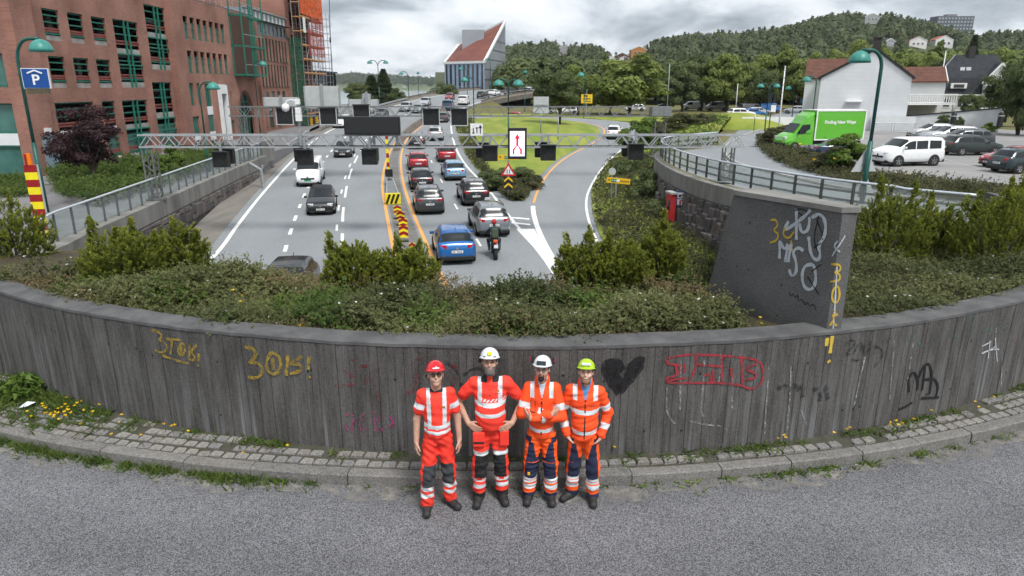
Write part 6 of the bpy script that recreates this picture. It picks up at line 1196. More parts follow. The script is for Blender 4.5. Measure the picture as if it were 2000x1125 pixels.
def ring_fn(st):
    L,W,H = st['L'],st['W'],st['H']; ts = np.array(st['top'])
    def f(s):
        zt = np.interp(s,ts[:,0],ts[:,1]) * H; e = min(s,1 - s); w = W / 2 * (1 - .17 * max(0,1 - e / .09) ** 2)
        zb = .2 + .14 * max(0,1 - e / .06); belt = min(zt - .02,H * (.60 if H < 1.8 else .55) + .05 * (1 - s)); cab = zt - belt
        k = min(1,max(0,(cab - .05) / .25)); wr = w * (1 - k) * .92 + W / 2 * (.74 if H < 1.8 else .84) * k
        y = (s - .5) * L
        h = [(0,zb),(w * .8,zb),(w * .965,zb + .1),(w,zb + .45 * (belt - zb)),(w * .985,belt - .06 * H),(w * .955,belt),(wr * 1.03,zt - .075 * k - .02),(wr * .88,zt - .012),(wr * .45,zt + .008),(0,zt + .012)]
        return [(x,y,z) for x,z in h]
    return f
def make_car(style,col,label,extra=(),group=None,name='car',rim=RIM,category=None,plate=PLATE,lit=False):
    st = STY[style]; L,W,H = st['L'],st['W'],st['H']; f = ring_fn(st); root = thing(name,label,category or ('van' if style in ('van','mpv') else 'car'),group=group)
    S = np.unique(np.r_[np.linspace(0,1,31),[t[0] for t in st['top']]]); mb = MB(); V = []; n = 10
    for s in S:
        h = f(s); V += h + [(-x,y,z) for x,y,z in h[-2:0:-1]]
    m = 18; F = []
    for i in range(len(S) - 1):
        for k in range(m): F.append((i * m + k,(i + 1) * m + k,(i + 1) * m + (k + 1) % m,i * m + (k + 1) % m))
    F.append(tuple(range(m))); F.append(tuple((len(S) - 1) * m + k for k in range(m - 1,-1,-1)))
    mi = [1 if (k % m) in (0,17,1,16) else 0 for i in range(len(S) - 1) for k in range(m)] + [0,0]
    mb.v = V; mb.f = F; mb.m = mi; mb.build('body',[col,PLAST],root,smooth=True)
    def strip(name,s0,s1,k0,k1,mat,par,ns=6,off=.007,both=False,a=0.,b=1.,lean0=0,lean1=0):
        mb = MB(); ss = np.linspace(s0,s1,ns); rows = []
        for s in ss:
            h = f(s); pts = [np.array(q) for q in h[k0:k1 + 1]]
            if both: pts = pts + [np.array((-q[0],q[1],q[2])) for q in pts[-2::-1]] if h[k1][0] == 0 else pts
            rows.append(pts)
        G = np.array(rows)
        if not both and G.shape[1] == 2:
            p,q = G[:,0].copy(),G[:,1].copy(); G[:,0] = p * (1 - a) + q * a; G[:,1] = p * (1 - b) + q * b
        du = np.gradient(G,axis=0); dv = np.gradient(G,axis=1); nr = np.cross(du,dv); nr /= np.linalg.norm(nr,axis=-1,keepdims=True) + 1e-9
        c = np.array([0,G[...,1].mean(),.7]); sg = np.sign(((G - c) * nr).sum(-1).mean()); G = G + nr * off * sg
        r,q = G.shape[:2]; i = np.arange(r * q).reshape(r,q); Fq = [tuple(x) for x in np.stack([i[:-1,:-1],i[1:,:-1],i[1:,1:],i[:-1,1:]],-1).reshape(-1,4)]
        for sx in ((1,) if both else (1,-1)):
            mm = MB(); mm.add([(sx * p[0],p[1],p[2]) for p in G.reshape(-1,3)],Fq if sx > 0 else [t[::-1] for t in Fq]); mm.build(name,mat,par,smooth=True)
    strip('windscreen',*st['wind'],6,9,CGLASS,root,both=True); strip('rear_window',*st['rear'],6,9,CGLASS,root,both=True)
    for a,b in st['sides']: strip('side_window',a,b,5,6,CGLASS,root,a=.1,b=.86)
    r = .33 if H < 1.6 else .35; wt = .22
    tm = MB(); tm.lathe([(r * .62,-wt / 2),(r * .9,-wt / 2),(r,-wt / 2 + .04),(r,wt / 2 - .04),(r * .9,wt / 2),(r * .62,wt / 2)],n=20); rm = MB(); rm.lathe([(.01,wt / 2 - .03),(r * .18,wt / 2 - .01),(r * .2,wt / 2 - .04),(r * .5,wt / 2 - .05),(r * .62,wt / 2 - .005),(r * .66,wt / 2)],n=20)
    for k in range(5):
        a = k * 2 * math.pi / 5; rm.bar((.03 * math.cos(a),.03 * math.sin(a),wt / 2 - .02),(r * .6 * math.cos(a),r * .6 * math.sin(a),wt / 2 - .02),.06,.03)
    tmo = tm.build('tyre',TYRE,smooth=True); rmo = rm.build('rim',rim)
    am = MB(); am.add([((r + .055) * math.cos(a),(r + .055) * math.sin(a),0) for a in np.linspace(0,2 * math.pi,21)[:-1]],[tuple(range(20))]); amo = am.build('wheel_arch',PLAST)
    for sy in (-.30,.305):
        for sx in (-1,1):
            wh_ = thing('wheel',None,None); wh_.parent = root; wh_.location = (sx * (W / 2 - .085),sy * L,r); wh_.rotation_euler = (0,R(90 * sx),0)
            inst('tyre',tmo.data,wh_); inst('rim',rmo.data,wh_); inst('wheel_arch',amo.data,wh_,(0,0,.093))
    for o in (tmo,rmo,amo): bpy.data.objects.remove(o)
    zl = H * .57 if H < 1.8 else H * .5; yr = -L / 2
    for sx in (-1,1):
        mb = MB(); mb.box((0,0,0),(.34,.16,.17 if H < 1.8 else .42)); o = bevel(mb.build('tail_light',TAIL,root),.04); o.location = (sx * (W / 2 - .27),yr + .125,zl); o.rotation_euler = (0,0,sx * R(18))
        mb = MB(); mb.box((0,0,0),(.40,.22,.15)); o = bevel(mb.build('headlight',HLIT if lit else HEADL,root),.05); o.location = (sx * (W / 2 - .30),L / 2 - .19,H * .455); o.rotation_euler = (0,0,sx * R(-20))
        mb = MB(); mb.box((0,0,0),(.2,.1,.14)); o = bevel(mb.build('mirror',col,root),.03); o.location = (sx * (W / 2 + .08),L * ((st['wind'][1] + st['wind'][0]) / 2 - .5) + .05,H * .66)
    mb = MB(); mb.box((0,L / 2 - .045,H * .33),(W * .56,.1,.16)); bevel(mb.build('grille',PLAST,root),.03); mb = MB(); mb.box((0,L / 2 - .075,.27),(W * .8,.16,.13)); bevel(mb.build('front_bumper',PLAST,root),.03)
    mb = MB(); mb.box((0,-L / 2 + .055,.33),(W * .86,.16,.2)); bevel(mb.build('rear_bumper',PLAST if style in ('suv','hatch','mpv','van') else col,root),.04)
    for y,z in ((-L / 2 - .018,.42 if style in ('sedan',) else H * .42),(L / 2 + .012,H * .27)):
        mb = MB(); mb.box((0,y,z),(.52,.025,.115)); pl_ = mb.build('number_plate',plate,root); mb = MB(); sg = -1 if y < 0 else 1
        for k in range(7):
            if k != 2: mb.box((-.18 + k * .06,y + sg * .014,z),(.036,.004,.062))
        tag(mb.build('plate_characters',PRINT,pl_),kind='stuff')
    mb = MB(); mb.lathe([(.01,-.012),(.07,-.012),(.07,.012),(.01,.012)],(0,0,0),14,mat=Matrix.Translation((0,L / 2 + .012,H * .40)) @ Matrix.Rotation(R(90),4,'X')); mb.build('badge',CHROME,root)
    mb = MB(); mb.lathe([(.01,-.012),(.06,-.012),(.06,.012),(.01,.012)],(0,0,0),14,mat=Matrix.Translation((0,-L / 2 + .0,H * .52)) @ Matrix.Rotation(R(90),4,'X')); mb.build('badge',CHROME,root)
    if style != 'van': mb = MB(); mb.tube([(0,-L * .28,H * .99),(0,-L * .33,H * 1.06)],.015,5); mb.build('antenna',PLAST,root)
    if 'roof_rails' in extra:
        for sx in (-1,1): mb = MB(); mb.tube([(sx * W * .34,-L * .33,H * .97),(sx * W * .345,-L * .3,H * 1.02),(sx * W * .345,L * .02,H * 1.02),(sx * W * .34,L * .05,H * .97)],.022,6); mb.build('roof_rail',CHROME if 'chrome' in extra else PLAST,root)
    if 'black_roof' in extra: strip('roof_panel',st['rear'][1] + .01,st['wind'][0] - .01,6,9,PLAST,root,both=True)
    if 'glass_roof' in extra: strip('roof_glass',st['rear'][1] + .06,st['wind'][0] - .03,7,9,CGLASS,root,both=True)
    if 'taxi' in extra: mb = MB(); mb.box((0,.1,H + .1),(.36,.18,.16),taper=.8); bevel(mb.build('taxi_sign',WHITE,root),.03)
    if 'roof_box' in extra: mb = MB(); mb.box((0,-.1,H + .22),(.8,1.9,.34),taper=.86); bevel(mb.build('roof_box',M('box_grey',(.35,.36,.38),rough=.35),root),.1,3)
    return root
AW = lambda fr: (lambda y: np.interp(y,CR[:,1],CR[:,0]) * (1 - fr) + np.interp(y,MR[:,1],MR[:,0]) * fr)
ON = lambda fr: (lambda y: np.interp(y,ML[:,1],ML[:,0]) * (1 - fr) + np.interp(y,CL[:,1],CL[:,0]) * fr)
def place_away(car,px,py,L,dy=0,turn=0):
    p = at_road(px,py); g = AW(.5); h = math.atan2(g(p[1] + 6) - g(p[1]),6.0); sl_ = math.atan((zroad(p[1] + 3) - zroad(p[1])) / 3)
    car.rotation_euler = (sl_,0,-h + turn); c = p + np.array([math.sin(h),math.cos(h),0]) * (L / 2); car.location = (c[0],c[1],float(zroad(c[1])) + .006)
def place_on(car,px,py,L,turn=0):
    p = at_road(px,py); g = ON(.5); h = math.atan2(g(p[1] + 6) - g(p[1]),6.0); sl_ = math.atan((zroad(p[1] + 3) - zroad(p[1])) / 3)
    car.rotation_euler = (-sl_,0,math.pi - h + turn); c = p + np.array([math.sin(h),math.cos(h),0]) * (L / 2); car.location = (c[0],c[1],float(zroad(c[1])) + .006)
RED = paint('red',(.33,.012,.02)); BLUE = paint('blue',(.012,.13,.40)); LBLUE = paint('light_blue',(.20,.36,.52)); BLACK = paint('black',(.012,.012,.014)); DGREY = paint('dark_grey',(.045,.05,.056)); GREY = paint('grey',(.20,.225,.245)); SILVER = paint('silver',(.45,.47,.49)); WHITEP = paint('white',(.78,.79,.8),metal=0); TEALD = paint('dark_teal',(.015,.035,.04)); DGREEN = paint('dark_green',(.018,.03,.026)); NAVY = paint('navy',(.02,.03,.075)); DBLUE = paint('van_blue',(.02,.08,.15)); GRN = paint('signal_green',(.10,.42,.02),metal=0)
away = [('hatch',BLUE,'blue electric hatchback nearest in the queue, left of the motorcycle',894,519,()),('suv',GREY,'grey SUV taxi with roof sign ahead of the motorcycle',966,465,('taxi','roof_rails')),('suv',DGREY,'dark grey SUV behind the black hatch in the left queue',841,421,('roof_rails','chrome')),('suv',BLACK,'black SUV in the right lane ahead of the taxi',931,404,()),('hatch',BLACK,'black hatchback with red rear lights in the left queue',826,373,()),('hatch',LBLUE,'light blue small hatchback in the right lane',891,354,()),('hatch',RED,'dark red hatchback in the left lane under the gantry',818,334,()),('hatch',RED,'red hatchback in the right lane under the gantry',874,318,()),('suv',BLACK,'black SUV in the left lane just behind the front gantry',814,292,('roof_rails',)),('suv',SILVER,'silver car with a roof box in the right lane',851,276,('roof_box',)),('suv',TEALD,'dark green car far ahead below the signal boxes',836,243,()),('sedan',DGREY,'dark red-lit saloon far ahead beside a signal box',863,240,()),('van',DBLUE,'dark blue van far ahead in the right carriageway',873,217,()),('van',WHITEP,'white van climbing towards the bridge',903,206,())]
for (s,c,lab,px,py,ex) in away:
    car = make_car(s,c,lab,ex,'cars heading away on the motorway',rim=RIMD if c in (BLACK,DGREY) else RIM); place_away(car,px,py,STY[s]['L'])
    if py < 300: car.scale = (1,1,1)
onc = [('hatch',BLACK,'black hatchback coming towards us behind the near car roof',627,422,('black_roof',),PLATE,False),('van',WHITEP,'white van with lit headlights coming towards us',602,366,(),PLATEG,True),('sedan',BLACK,'black saloon coming towards us near the gantry',669,309,(),PLATE,False),('suv',WHITEP,'white SUV coming towards us under the back gantry',661,251,(),PLATE,False),('hatch',DGREY,'dark car whose roof shows above the shrubs in the left lanes',556,578,('glass_roof',),PLATE,False),('suv',SILVER,'silver SUV coming down from the bridge behind another car',788,219,(),PLATE,False),('wagon',GREY,'grey car coming down beside the silver SUV',812,222,(),PLATE,False),('suv',SILVER,'silver-grey car coming down right of the lamp',827,208,(),PLATE,False),('hatch',RED,'red car coming down from the bridge',876,196,(),PLATE,False),('hatch',WHITEP,'white car partly hidden by the low sign panel',711,225,(),PLATE,False),('hatch',DGREY,'dark car hidden behind the message board',740,232,(),PLATE,False)]
for (s,c,lab,px,py,ex,pl_,lt) in onc:
    car = make_car(s,c,lab,ex,'cars coming towards us on the motorway',plate=pl_,lit=lt)
    place_on(car,px,py,STY[s]['L'])
    if 'roof shows' in lab: q = at_z(559,516,-1.6); car.location = (q[0],q[1],-3.095)
    if 'white van' in lab: text('VS elektro',.2,BLUES,car,(0,STY['van']['L'] * .5 - .38,1.13),(R(38),0,R(180)))
# roofs just showing above the shrubs in the right lanes
for (s,c,lab,px,py,ex) in (('hatch',WHITEP,'white car roof just showing over the shrubs below the blue hatchback',985,585,()),('hatch',BLACK,'dark car roof just showing over the shrubs at the white gore',1072,580,())):
    car = make_car(s,c,lab,ex,'cars heading away on the motorway'); place_away(car,px,520,STY[s]['L']); q = at_z(px,549,-1.6); car.location = (q[0],q[1] - .2,-3.095)
# bridge traffic
for (s,c,lab,x_,y_,rz) in (('suv',DGREY,'dark car entering the bridge behind the white van',944,192,-20),('hatch',WHITEP,'white car on the bridge ahead of the dark one',966,187,-25),('suv',DGREY,'dark grey car on the bridge left of the double lamp',998,184,-38),('hatch',WHITEP,'white car on the bridge right of the double lamp',1035,181,-45),('hatch',DGREY,'dark car on the bridge near the dark tree',1027,182,-45),('hatch',SILVER,'silver car at the far end of the bridge',1062,178,-50)):
    p = at_road(x_,y_); car = make_car(s,c,lab,(),'cars on the bridge'); car.location = (p[0],p[1],float(zroad(p[1])) + .01); car.rotation_euler = (0,0,R(rz))
car = make_car('suv',WHITEP,'white SUV with red light strip driving up the slip road',('roof_rails',)); p = at_road(1194,273); car.location = (p[0] + .6,p[1] + 2.2,float(zroad(p[1] + 2.2)) + .005); car.rotation_euler = (R(2.5),0,R(-9))
# car park
def park(s,c,lab,px,py,rz,ex=(),sc=1.0,rim=RIM):
    p = at_z(px,py,-.24); car = make_car(s,c,lab,ex,'cars parked at right' if px > 1590 else 'cars parked by the mound',rim=rim); car.location = (p[0],p[1],-.238); car.rotation_euler = (0,0,R(rz)); car.scale = (sc,sc,sc); return car
vb = park('mpv',WHITEP,'white van with ring emblem parked behind the hedge',1768,322,101)
mb = MB(); ringp = [(.45 * math.cos(a),.45 * math.sin(a),0) for a in np.linspace(0,2 * math.pi,25)]; mb.tube(ringp,.028,4,cap=False); ringp = [(.62 * math.cos(a),.62 * math.sin(a),0) for a in np.linspace(.5,5.6,25)]; mb.tube(ringp,.02,4); o = mb.build('ring_emblem',M('emblem_grey',(.25,.3,.33),rough=.6),vb); o.location = (.915,-1.25,1.12); o.rotation_euler = (0,R(90),0); o.scale = (1,1,.15)
park('hatch',DGREEN,'dark green hatchback parked facing right beside the white van',1893,302,-86,(),1.0); park('hatch',RED,'small red hatchback with round headlights at the right edge',1975,326,97,(),.88); park('hatch',TEALD,'dark teal hatchback in front of the red one at the right edge',1999,336,-80,(),.95)
park('hatch',SILVER,'silver compact first in the parked row',1818,271,84); park('wagon',DGREY,'dark estate second in the parked row',1836,276,84); park('suv',SILVER,'silver-blue SUV third in the parked row',1852,281,85,('roof_rails',)); park('wagon',DGREY,'dark grey estate with chrome rails fourth in the parked row',1878,285,86,('roof_rails','chrome')); park('suv',WHITEP,'white SUV seen from behind at the back of the car park',1903,255,-14,('roof_rails',)); park('sedan',NAVY,'navy saloon half hidden by the hedge in front of the truck',1645,310,-92)
park('suv',WHITEP,'white SUV nearest in the row by the mound',1447,231,-78); park('hatch',BLUE,'blue hatchback second in the row by the mound',1470,229,-70); park('wagon',SILVER,'silver estate third in the row by the mound',1480,225,-75); park('van',DGREY,'dark van behind the row by the mound',1465,222,-75); park('van',BLUE,'blue and white camper at the end of the row by the mound',1500,221,-75)
for (s,c,lab,px,py,rz) in (('van',SILVER,'silver van passing in front of the far trees',1400,216,88),('van',WHITEP,'white van passing in front of the far trees',1353,215,88),('hatch',DGREY,'dark car passing in front of the far trees',1290,217,90),('hatch',WHITEP,'white car passing beyond the big tree',1240,217,90),('hatch',SILVER,'silver car far right of the traffic light',1552,222,60)):
    park(s,c,lab,px,py,rz)
for i_,(px,c,lab) in enumerate(((1062,SILVER,'silver parked car seen under the bridge left of the dark tree'),(1000,RED,'red parked car seen under the bridge'),(1108,WHITEP,'white parked car beyond the lawn right of the dark tree'))):
    p = at_Y(px,214,135); car = make_car('hatch',c,lab,(),'cars parked under the bridge'); car.location = (p[0],135,-.24 if px > 1020 else -1.28); car.rotation_euler = (0,0,R(90))
# ---- green box truck
t = thing('box_truck','bright green box truck lettered Finding New Ways','truck'); p = at_z(1612,296,-.24); t.location = (p[0] + .3,p[1] + 2,-.238); t.rotation_euler = (0,0,R(99))
mb = MB(); mb.box((0,-1.0,2.0),(2.15,4.3,2.3)); bx = mb.build('cargo_box',GRN,t)
mb = MB()
for z in (.87,3.16):
    for x in (-1.08,1.08): mb.box((x,-1.0,z),(.06,4.36,.1))
for y in (-3.16,1.16):
    for x in (-1.08,1.08): mb.box((x,y,2.0),(.062,.1,2.3))
mb.box((0,-1,3.19),(2.1,4.3,.06)); mb.build_each('box_trim',WHITE,bx)
for sx in (-1,1): text('Finding New Ways',.36,WHITE,bx,(sx * 1.09,-.95,2.25),(R(90),0,R(90 * sx)),bold=.012)
mb = MB(); mb.box((1.09,.55 - 3.2,2.98),(.01,.5,.09)); mb.build('small_print',WHITE,bx)
prof = [(1.2,.45,3.05,1.0),(1.5,.45,3.0,1.0),(1.9,.45,2.75,1.0),(2.15,.45,2.35,.98),(2.3,.45,2.15,.97),(2.9,.45,1.42,.97),(3.3,.45,1.28,.95),(3.55,.42,1.1,.9),(3.68,.45,.8,.82)]
V = []; m = 8
for y,zb,zt_,w_ in prof: V += [(-w_,y,zb),(w_,y,zb),(w_ * 1.02,y,(zb + zt_) * .45),(w_ * .9,y,zt_ - .15),(w_ * .7,y,zt_),(-w_ * .7,y,zt_),(-w_ * .9,y,zt_ - .15),(-w_ * 1.02,y,(zb + zt_) * .45)]
mb = MB(); mb.add(V,[(i * m + k,(i + 1) * m + k,(i + 1) * m + (k + 1) % m,i * m + (k + 1) % m) for i in range(len(prof) - 1) for k in range(m)] + [tuple(range(m)),tuple((len(prof) - 1) * m + k for k in range(m - 1,-1,-1))]); cabo = mb.build('cab',GRN,t,smooth=False); bevel(cabo,.04)
mb = MB(); mb.add([(-.78,2.33,2.12),(.78,2.33,2.12),(.82,2.88,1.45),(-.82,2.88,1.45)],[(0,1,2,3)]); w_ = mb.build('windscreen',CGLASS,t); w_.location = (0,.03,.03)
for sx in (-1,1):
    mb = MB(); mb.add([(sx * 1.0,1.55,1.35),(sx * 1.0,2.72,1.35),(sx * .965,2.3,2.05),(sx * .965,1.6,2.1)],[(0,1,2,3)]); mb.build('side_window',CGLASS,t).location = (sx * .02,0,0)
    mb = MB(); mb.box((sx * 1.15,2.55,1.55),(.14,.1,.35)); bevel(mb.build('mirror',PLAST,t),.03); mb = MB(); mb.box((sx * .66,3.5,1.0),(.34,.24,.25)); bevel(mb.build('headlight',HEADL,t),.05)
    for y in (-1.9,2.75):
        wv_ = thing('wheel',None,None); wv_.parent = t; wv_.location = (sx * .95,y,.36); wv_.rotation_euler = (0,R(90 * sx),0); mb = MB(); mb.lathe([(.2,-.11),(.34,-.11),(.36,-.06),(.36,.06),(.34,.11),(.2,.11)],n=18); mb.build('tyre',TYRE,wv_,smooth=True); mb = MB(); mb.lathe([(.01,.08),(.1,.09),(.2,.06),(.22,.11)],n=18); mb.build('rim',RIM,wv_)
mb = MB(); mb.box((0,-.9,.6),(1.6,4.6,.25)); mb.build('chassis',PLAST,t); mb = MB(); mb.box((0,3.62,.5),(1.8,.18,.25)); bevel(mb.build('front_bumper',PLAST,t),.04)
# ---- blue lorry far off
t = thing('lorry','blue lorry cab parked far behind near the trees','truck'); p = at_z(1573,207,-.24); t.location = (p[0],p[1],-.24); t.rotation_euler = (0,0,R(170)); LB = paint('lorry_blue',(.02,.2,.55),0)
mb = MB(); mb.box((0,0,2.2),(2.5,2.2,3.0),taper=.94); bevel(mb.build('cab',LB,t),.12,3); mb = MB(); mb.box((0,1.12,2.5),(2.1,.06,.9)); mb.build('windscreen',CGLASS,t); mb = MB(); mb.box((0,-4.2,2.3),(2.5,6,2.9)); mb.build('cargo_box',WHITEP,t); mb = MB(); mb.box((0,1.1,.75),(2.4,.2,.5)); mb.build('bumper',PLAST,t); mb = MB(); mb.box((0,.3,3.8),(2.2,1.4,.35)); bevel(mb.build('wind_deflector',LB,t),.1)
for sx in (-1,1):
    for y in (.3,-5): mb = MB(); mb.lathe([(.01,-.13),(.48,-.13),(.5,0),(.48,.13),(.01,.13)],(0,0,0),16,mat=Matrix.Translation((sx * 1.1,y,.5)) @ Matrix.Rotation(R(90),4,'Y')); mb.build('wheel',TYRE,t)
# ================================================================== plants
def unit(v): return v / (np.linalg.norm(v,axis=-1,keepdims=True) + 1e-9)
def leaf_arrays(C,D,Lh,Wd,droop=0.0,rng=RNG,Nh=None):
    """pointed leaves: C base points, D directions, lengths, widths"""
    n = len(C); D = unit(D); r = rng.normal(size=(n,3)); S = unit(np.cross(D,r if Nh is None else Nh + r * .38)); Lh = np.broadcast_to(Lh,n)[:,None]; Wd = np.broadcast_to(Wd,n)[:,None]
    V = np.stack([C - S * Wd * .55,C + S * Wd * .55,C + D * Lh + np.array([0,0,-1]) * Lh * droop],1).reshape(-1,3)
    return V,np.arange(3 * n).reshape(n,3)
def sprigs(B,D,n_leaf,slen,leaf,wid,spread=.8,rng=RNG):
    """leafy twigs from base points B in directions D -> leaf base points and directions"""
    n = len(B); D = unit(D); t = rng.random((n,n_leaf)); L_ = (slen * (0.7 + .6 * rng.random(n)))[:,None,None]
    C = B[:,None] + D[:,None] * L_ * t[...,None] + rng.normal(0,.012,(n,n_leaf,3)); d = unit(D[:,None] * .55 + rng.normal(0,spread,(n,n_leaf,3)))
    return C.reshape(-1,3),d.reshape(-1,3),np.repeat(rng.random(n),n_leaf),t.ravel()
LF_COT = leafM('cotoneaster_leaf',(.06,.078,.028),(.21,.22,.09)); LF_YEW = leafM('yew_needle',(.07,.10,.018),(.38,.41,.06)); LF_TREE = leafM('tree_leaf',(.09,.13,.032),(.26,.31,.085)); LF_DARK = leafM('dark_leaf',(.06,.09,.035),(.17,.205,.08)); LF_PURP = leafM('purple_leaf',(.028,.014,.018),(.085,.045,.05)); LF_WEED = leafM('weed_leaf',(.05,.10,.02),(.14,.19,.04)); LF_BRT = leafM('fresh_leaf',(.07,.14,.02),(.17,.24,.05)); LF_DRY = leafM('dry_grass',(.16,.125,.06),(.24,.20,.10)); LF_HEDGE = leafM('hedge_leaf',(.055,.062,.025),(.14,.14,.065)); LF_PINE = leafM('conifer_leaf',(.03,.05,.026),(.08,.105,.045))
BARK = M('bark',(.10,.08,.06),(.06,.05,.04),scale=6,rough=.95,bump=.8,bscale=20); TWIG = M('twig',(.07,.05,.035),rough=.9); PET_W = M('white_petal',(.8,.78,.76),rough=.6); PET_Y = M('yellow_petal',(.85,.55,.01),rough=.6)
def stuff(o,label=None,cat=None): 
    o['kind'] = 'stuff'
    if label: o['label'] = label
    if cat: o['category'] = cat
    return o
def lump(x,y,sc,seed):                      # smooth lumpy field 0..1
    r = np.random.default_rng(seed); v = 0
    for k in range(6):
        a = r.random() * 6.28; f = sc * (.6 + 1.2 * r.random()); v = v + np.sin((x * math.cos(a) + y * math.sin(a)) * f + r.random() * 6.28)
    return np.clip(.5 + v / 7,0,1)
def ground_cover(name,label,pts,zfun,hfun,n_leaf,leaf,mat,face_to=(0,-1,.6),slen=.22,petals=0,petal_mat=None,dry=0,tint_mul=1.0):
    x,y = pts[:,0],pts[:,1]; h = hfun(x,y); n = len(x); u = RNG.random(n) ** .45; z = zfun(x,y) + h * u
    B = np.stack([x,y,z],1); D = unit(RNG.normal(0,.75,(n,3)) * np.array([1,1,.45]) + np.array(face_to) * .3)
    C,d,tn,t = sprigs(B,D,n_leaf,slen,leaf,leaf * .5); sz = leaf * (.7 + .6 * RNG.random(len(C))); V,F = leaf_arrays(C,d,sz,sz * .62,.15,Nh=np.array([[0,-.35,1.0]]))
    tint = np.clip(.4 * tn + .2 * t + .2 * RNG.random(len(C)) + .75 * (np.repeat(lump(x,y,1.7,77),n_leaf) - .5),0,1); o = obj(name,npmesh(name,V,F,mat,tint=tint)); stuff(o,label,'shrubs')
    # woody twigs
    k = RNG.choice(n,n // 6,replace=False); V,F = leaf_arrays(B[k] - D[k] * .05,D[k],slen * 1.2,.007); stuff(obj('twigs',npmesh('twigs',V,F,TWIG),o))
    if petals:
        k = RNG.choice(n,petals,replace=False); P = np.stack([x[k],y[k],zfun(x[k],y[k]) + h[k] * 1.04 + .03],1); a = RNG.random((petals,5)) * .4 + np.arange(5)[None] * 1.2566; rr = .016 + .008 * RNG.random((petals,1)); tilt = RNG.normal(0,.4,(petals,5))
        d = np.stack([np.cos(a),np.sin(a) * .9 - .25,.45 + tilt * .3],-1); V,F = leaf_arrays(np.repeat(P,5,0),d.reshape(-1,3),np.repeat(rr * 1.35,5),np.repeat(rr * 1.3,5)); stuff(obj('petals',npmesh('petals',V,F,petal_mat or PET_W),o))
    if dry:
        k = RNG.choice(n,dry,replace=False); P = np.stack([x[k],y[k],zfun(x[k],y[k])],1); d = RNG.normal(0,.35,(dry,3)) + np.array([0,-.1,1]); V,F = leaf_arrays(P,d,h[k] * 1.0 + .15 * RNG.random(dry),.006); stuff(obj('dry_stems',npmesh('dry_stems',V,F,LF_DRY,tint=RNG.random(dry)),o))
    return o
# --- main bed behind the wall
def sector_pts(n,r0,r1,a0,a1): 
    a = np.radians(RNG.uniform(a0,a1,n)); r = np.sqrt(RNG.uniform(r0 ** 2,r1 ** 2,n)); return np.stack([WC[0] + r * np.cos(a),WC[1] + r * np.sin(a)],1)
P = sector_pts(22000,12.45,15.12,236,289.5)
edge = 14.86 + .6 * (lump(P[:,0],P[:,1],2.6,3) - .5) + .25 * (lump(P[:,0],P[:,1],7,4) - .5); r_ = np.hypot(P[:,0] - WC[0],P[:,1] - WC[1]); P = P[(r_ < edge) & (P[:,0] < np.minimum(3.1,3.85 - .592 * (P[:,1] - 8.31)) + .3 * (lump(P[:,0],P[:,1],5,8) - .5))]
def h_main(x,y):
    r = np.hypot(x - WC[0],y - WC[1]); fr = np.clip((15.15 - r) / .5,0.12,1) ** .6; bk = np.clip((r - 12.2) / 1.1,.22,1); return (.03 + .5 * lump(x,y,2.2,5) ** 1.8 + .14 * lump(x,y,7,6)) * fr * bk
ground_cover('shrub_bed','dull green low shrubs with small white flowers along the wall top',P,lambda x,y: np.full_like(x,1.50),h_main,13,.042,LF_COT,petals=170,dry=600)
# dry grass showing under the front edge
k = sector_pts(2600,14.55,14.98,236,289); m_ = lump(k[:,0],k[:,1],2.2,12) > .52; k = k[m_]; B = np.c_[k,np.full(len(k),1.62)]; V,F = leaf_arrays(B,RNG.normal(0,.5,B.shape) + np.array([0,-.35,.75]),.16 + .12 * RNG.random(len(B)),.008); stuff(obj('dry_grass',npmesh('dry_grass',V,F,LF_DRY,tint=RNG.random(len(B)) * .8)),'straw-coloured dry grass under the shrub edge','grass')
def quadgrid_pts(G,n,u0=0,u1=1,v0=0,v1=1):
    r,c = G.shape[:2]; u = RNG.uniform(u0,u1,n) * (r - 1.001); v = RNG.uniform(v0,v1,n) * (c - 1.001); i,j = u.astype(int),v.astype(int); fu,fv = (u - i)[:,None],(v - j)[:,None]
    return G[i,j] * (1 - fu) * (1 - fv) + G[i + 1,j] * fu * (1 - fv) + G[i,j + 1] * (1 - fu) * fv + G[i + 1,j + 1] * fu * fv
def cover_on(name,label,Q,hfun,n_leaf,leaf,mat,**k):
    zmap = {}
    o = ground_cover(name,label,Q[:,:2],lambda x,y,z=Q[:,2]: z if len(x) == len(z) else np.interp(y,np.sort(Q[:,1]),Q[np.argsort(Q[:,1]),2]),hfun,n_leaf,leaf,mat,**k); return o
Q = np.r_[quadgrid_pts(SLR_G,6500,0,.62,.0,.3),quadgrid_pts(SLR_G,3500,0,.7,.3,1)]
cover_on('shrub_bed','low shrubs with white flowers on the slope right of the pier',Q,lambda x,y: .08 + .38 * lump(x,y,2.0,15),12,.046,LF_COT,petals=90,dry=500)
Q = np.r_[quadgrid_pts(SLL_G,6500,0,.7,0,.35),quadgrid_pts(SLL_G,6500,0,1,.3,1)]
cover_on('shrub_bed','low shrubs with white flowers on the slope at far left',Q,lambda x,y: .06 + .36 * lump(x,y,2.0,16),12,.046,LF_COT,petals=70,dry=900)
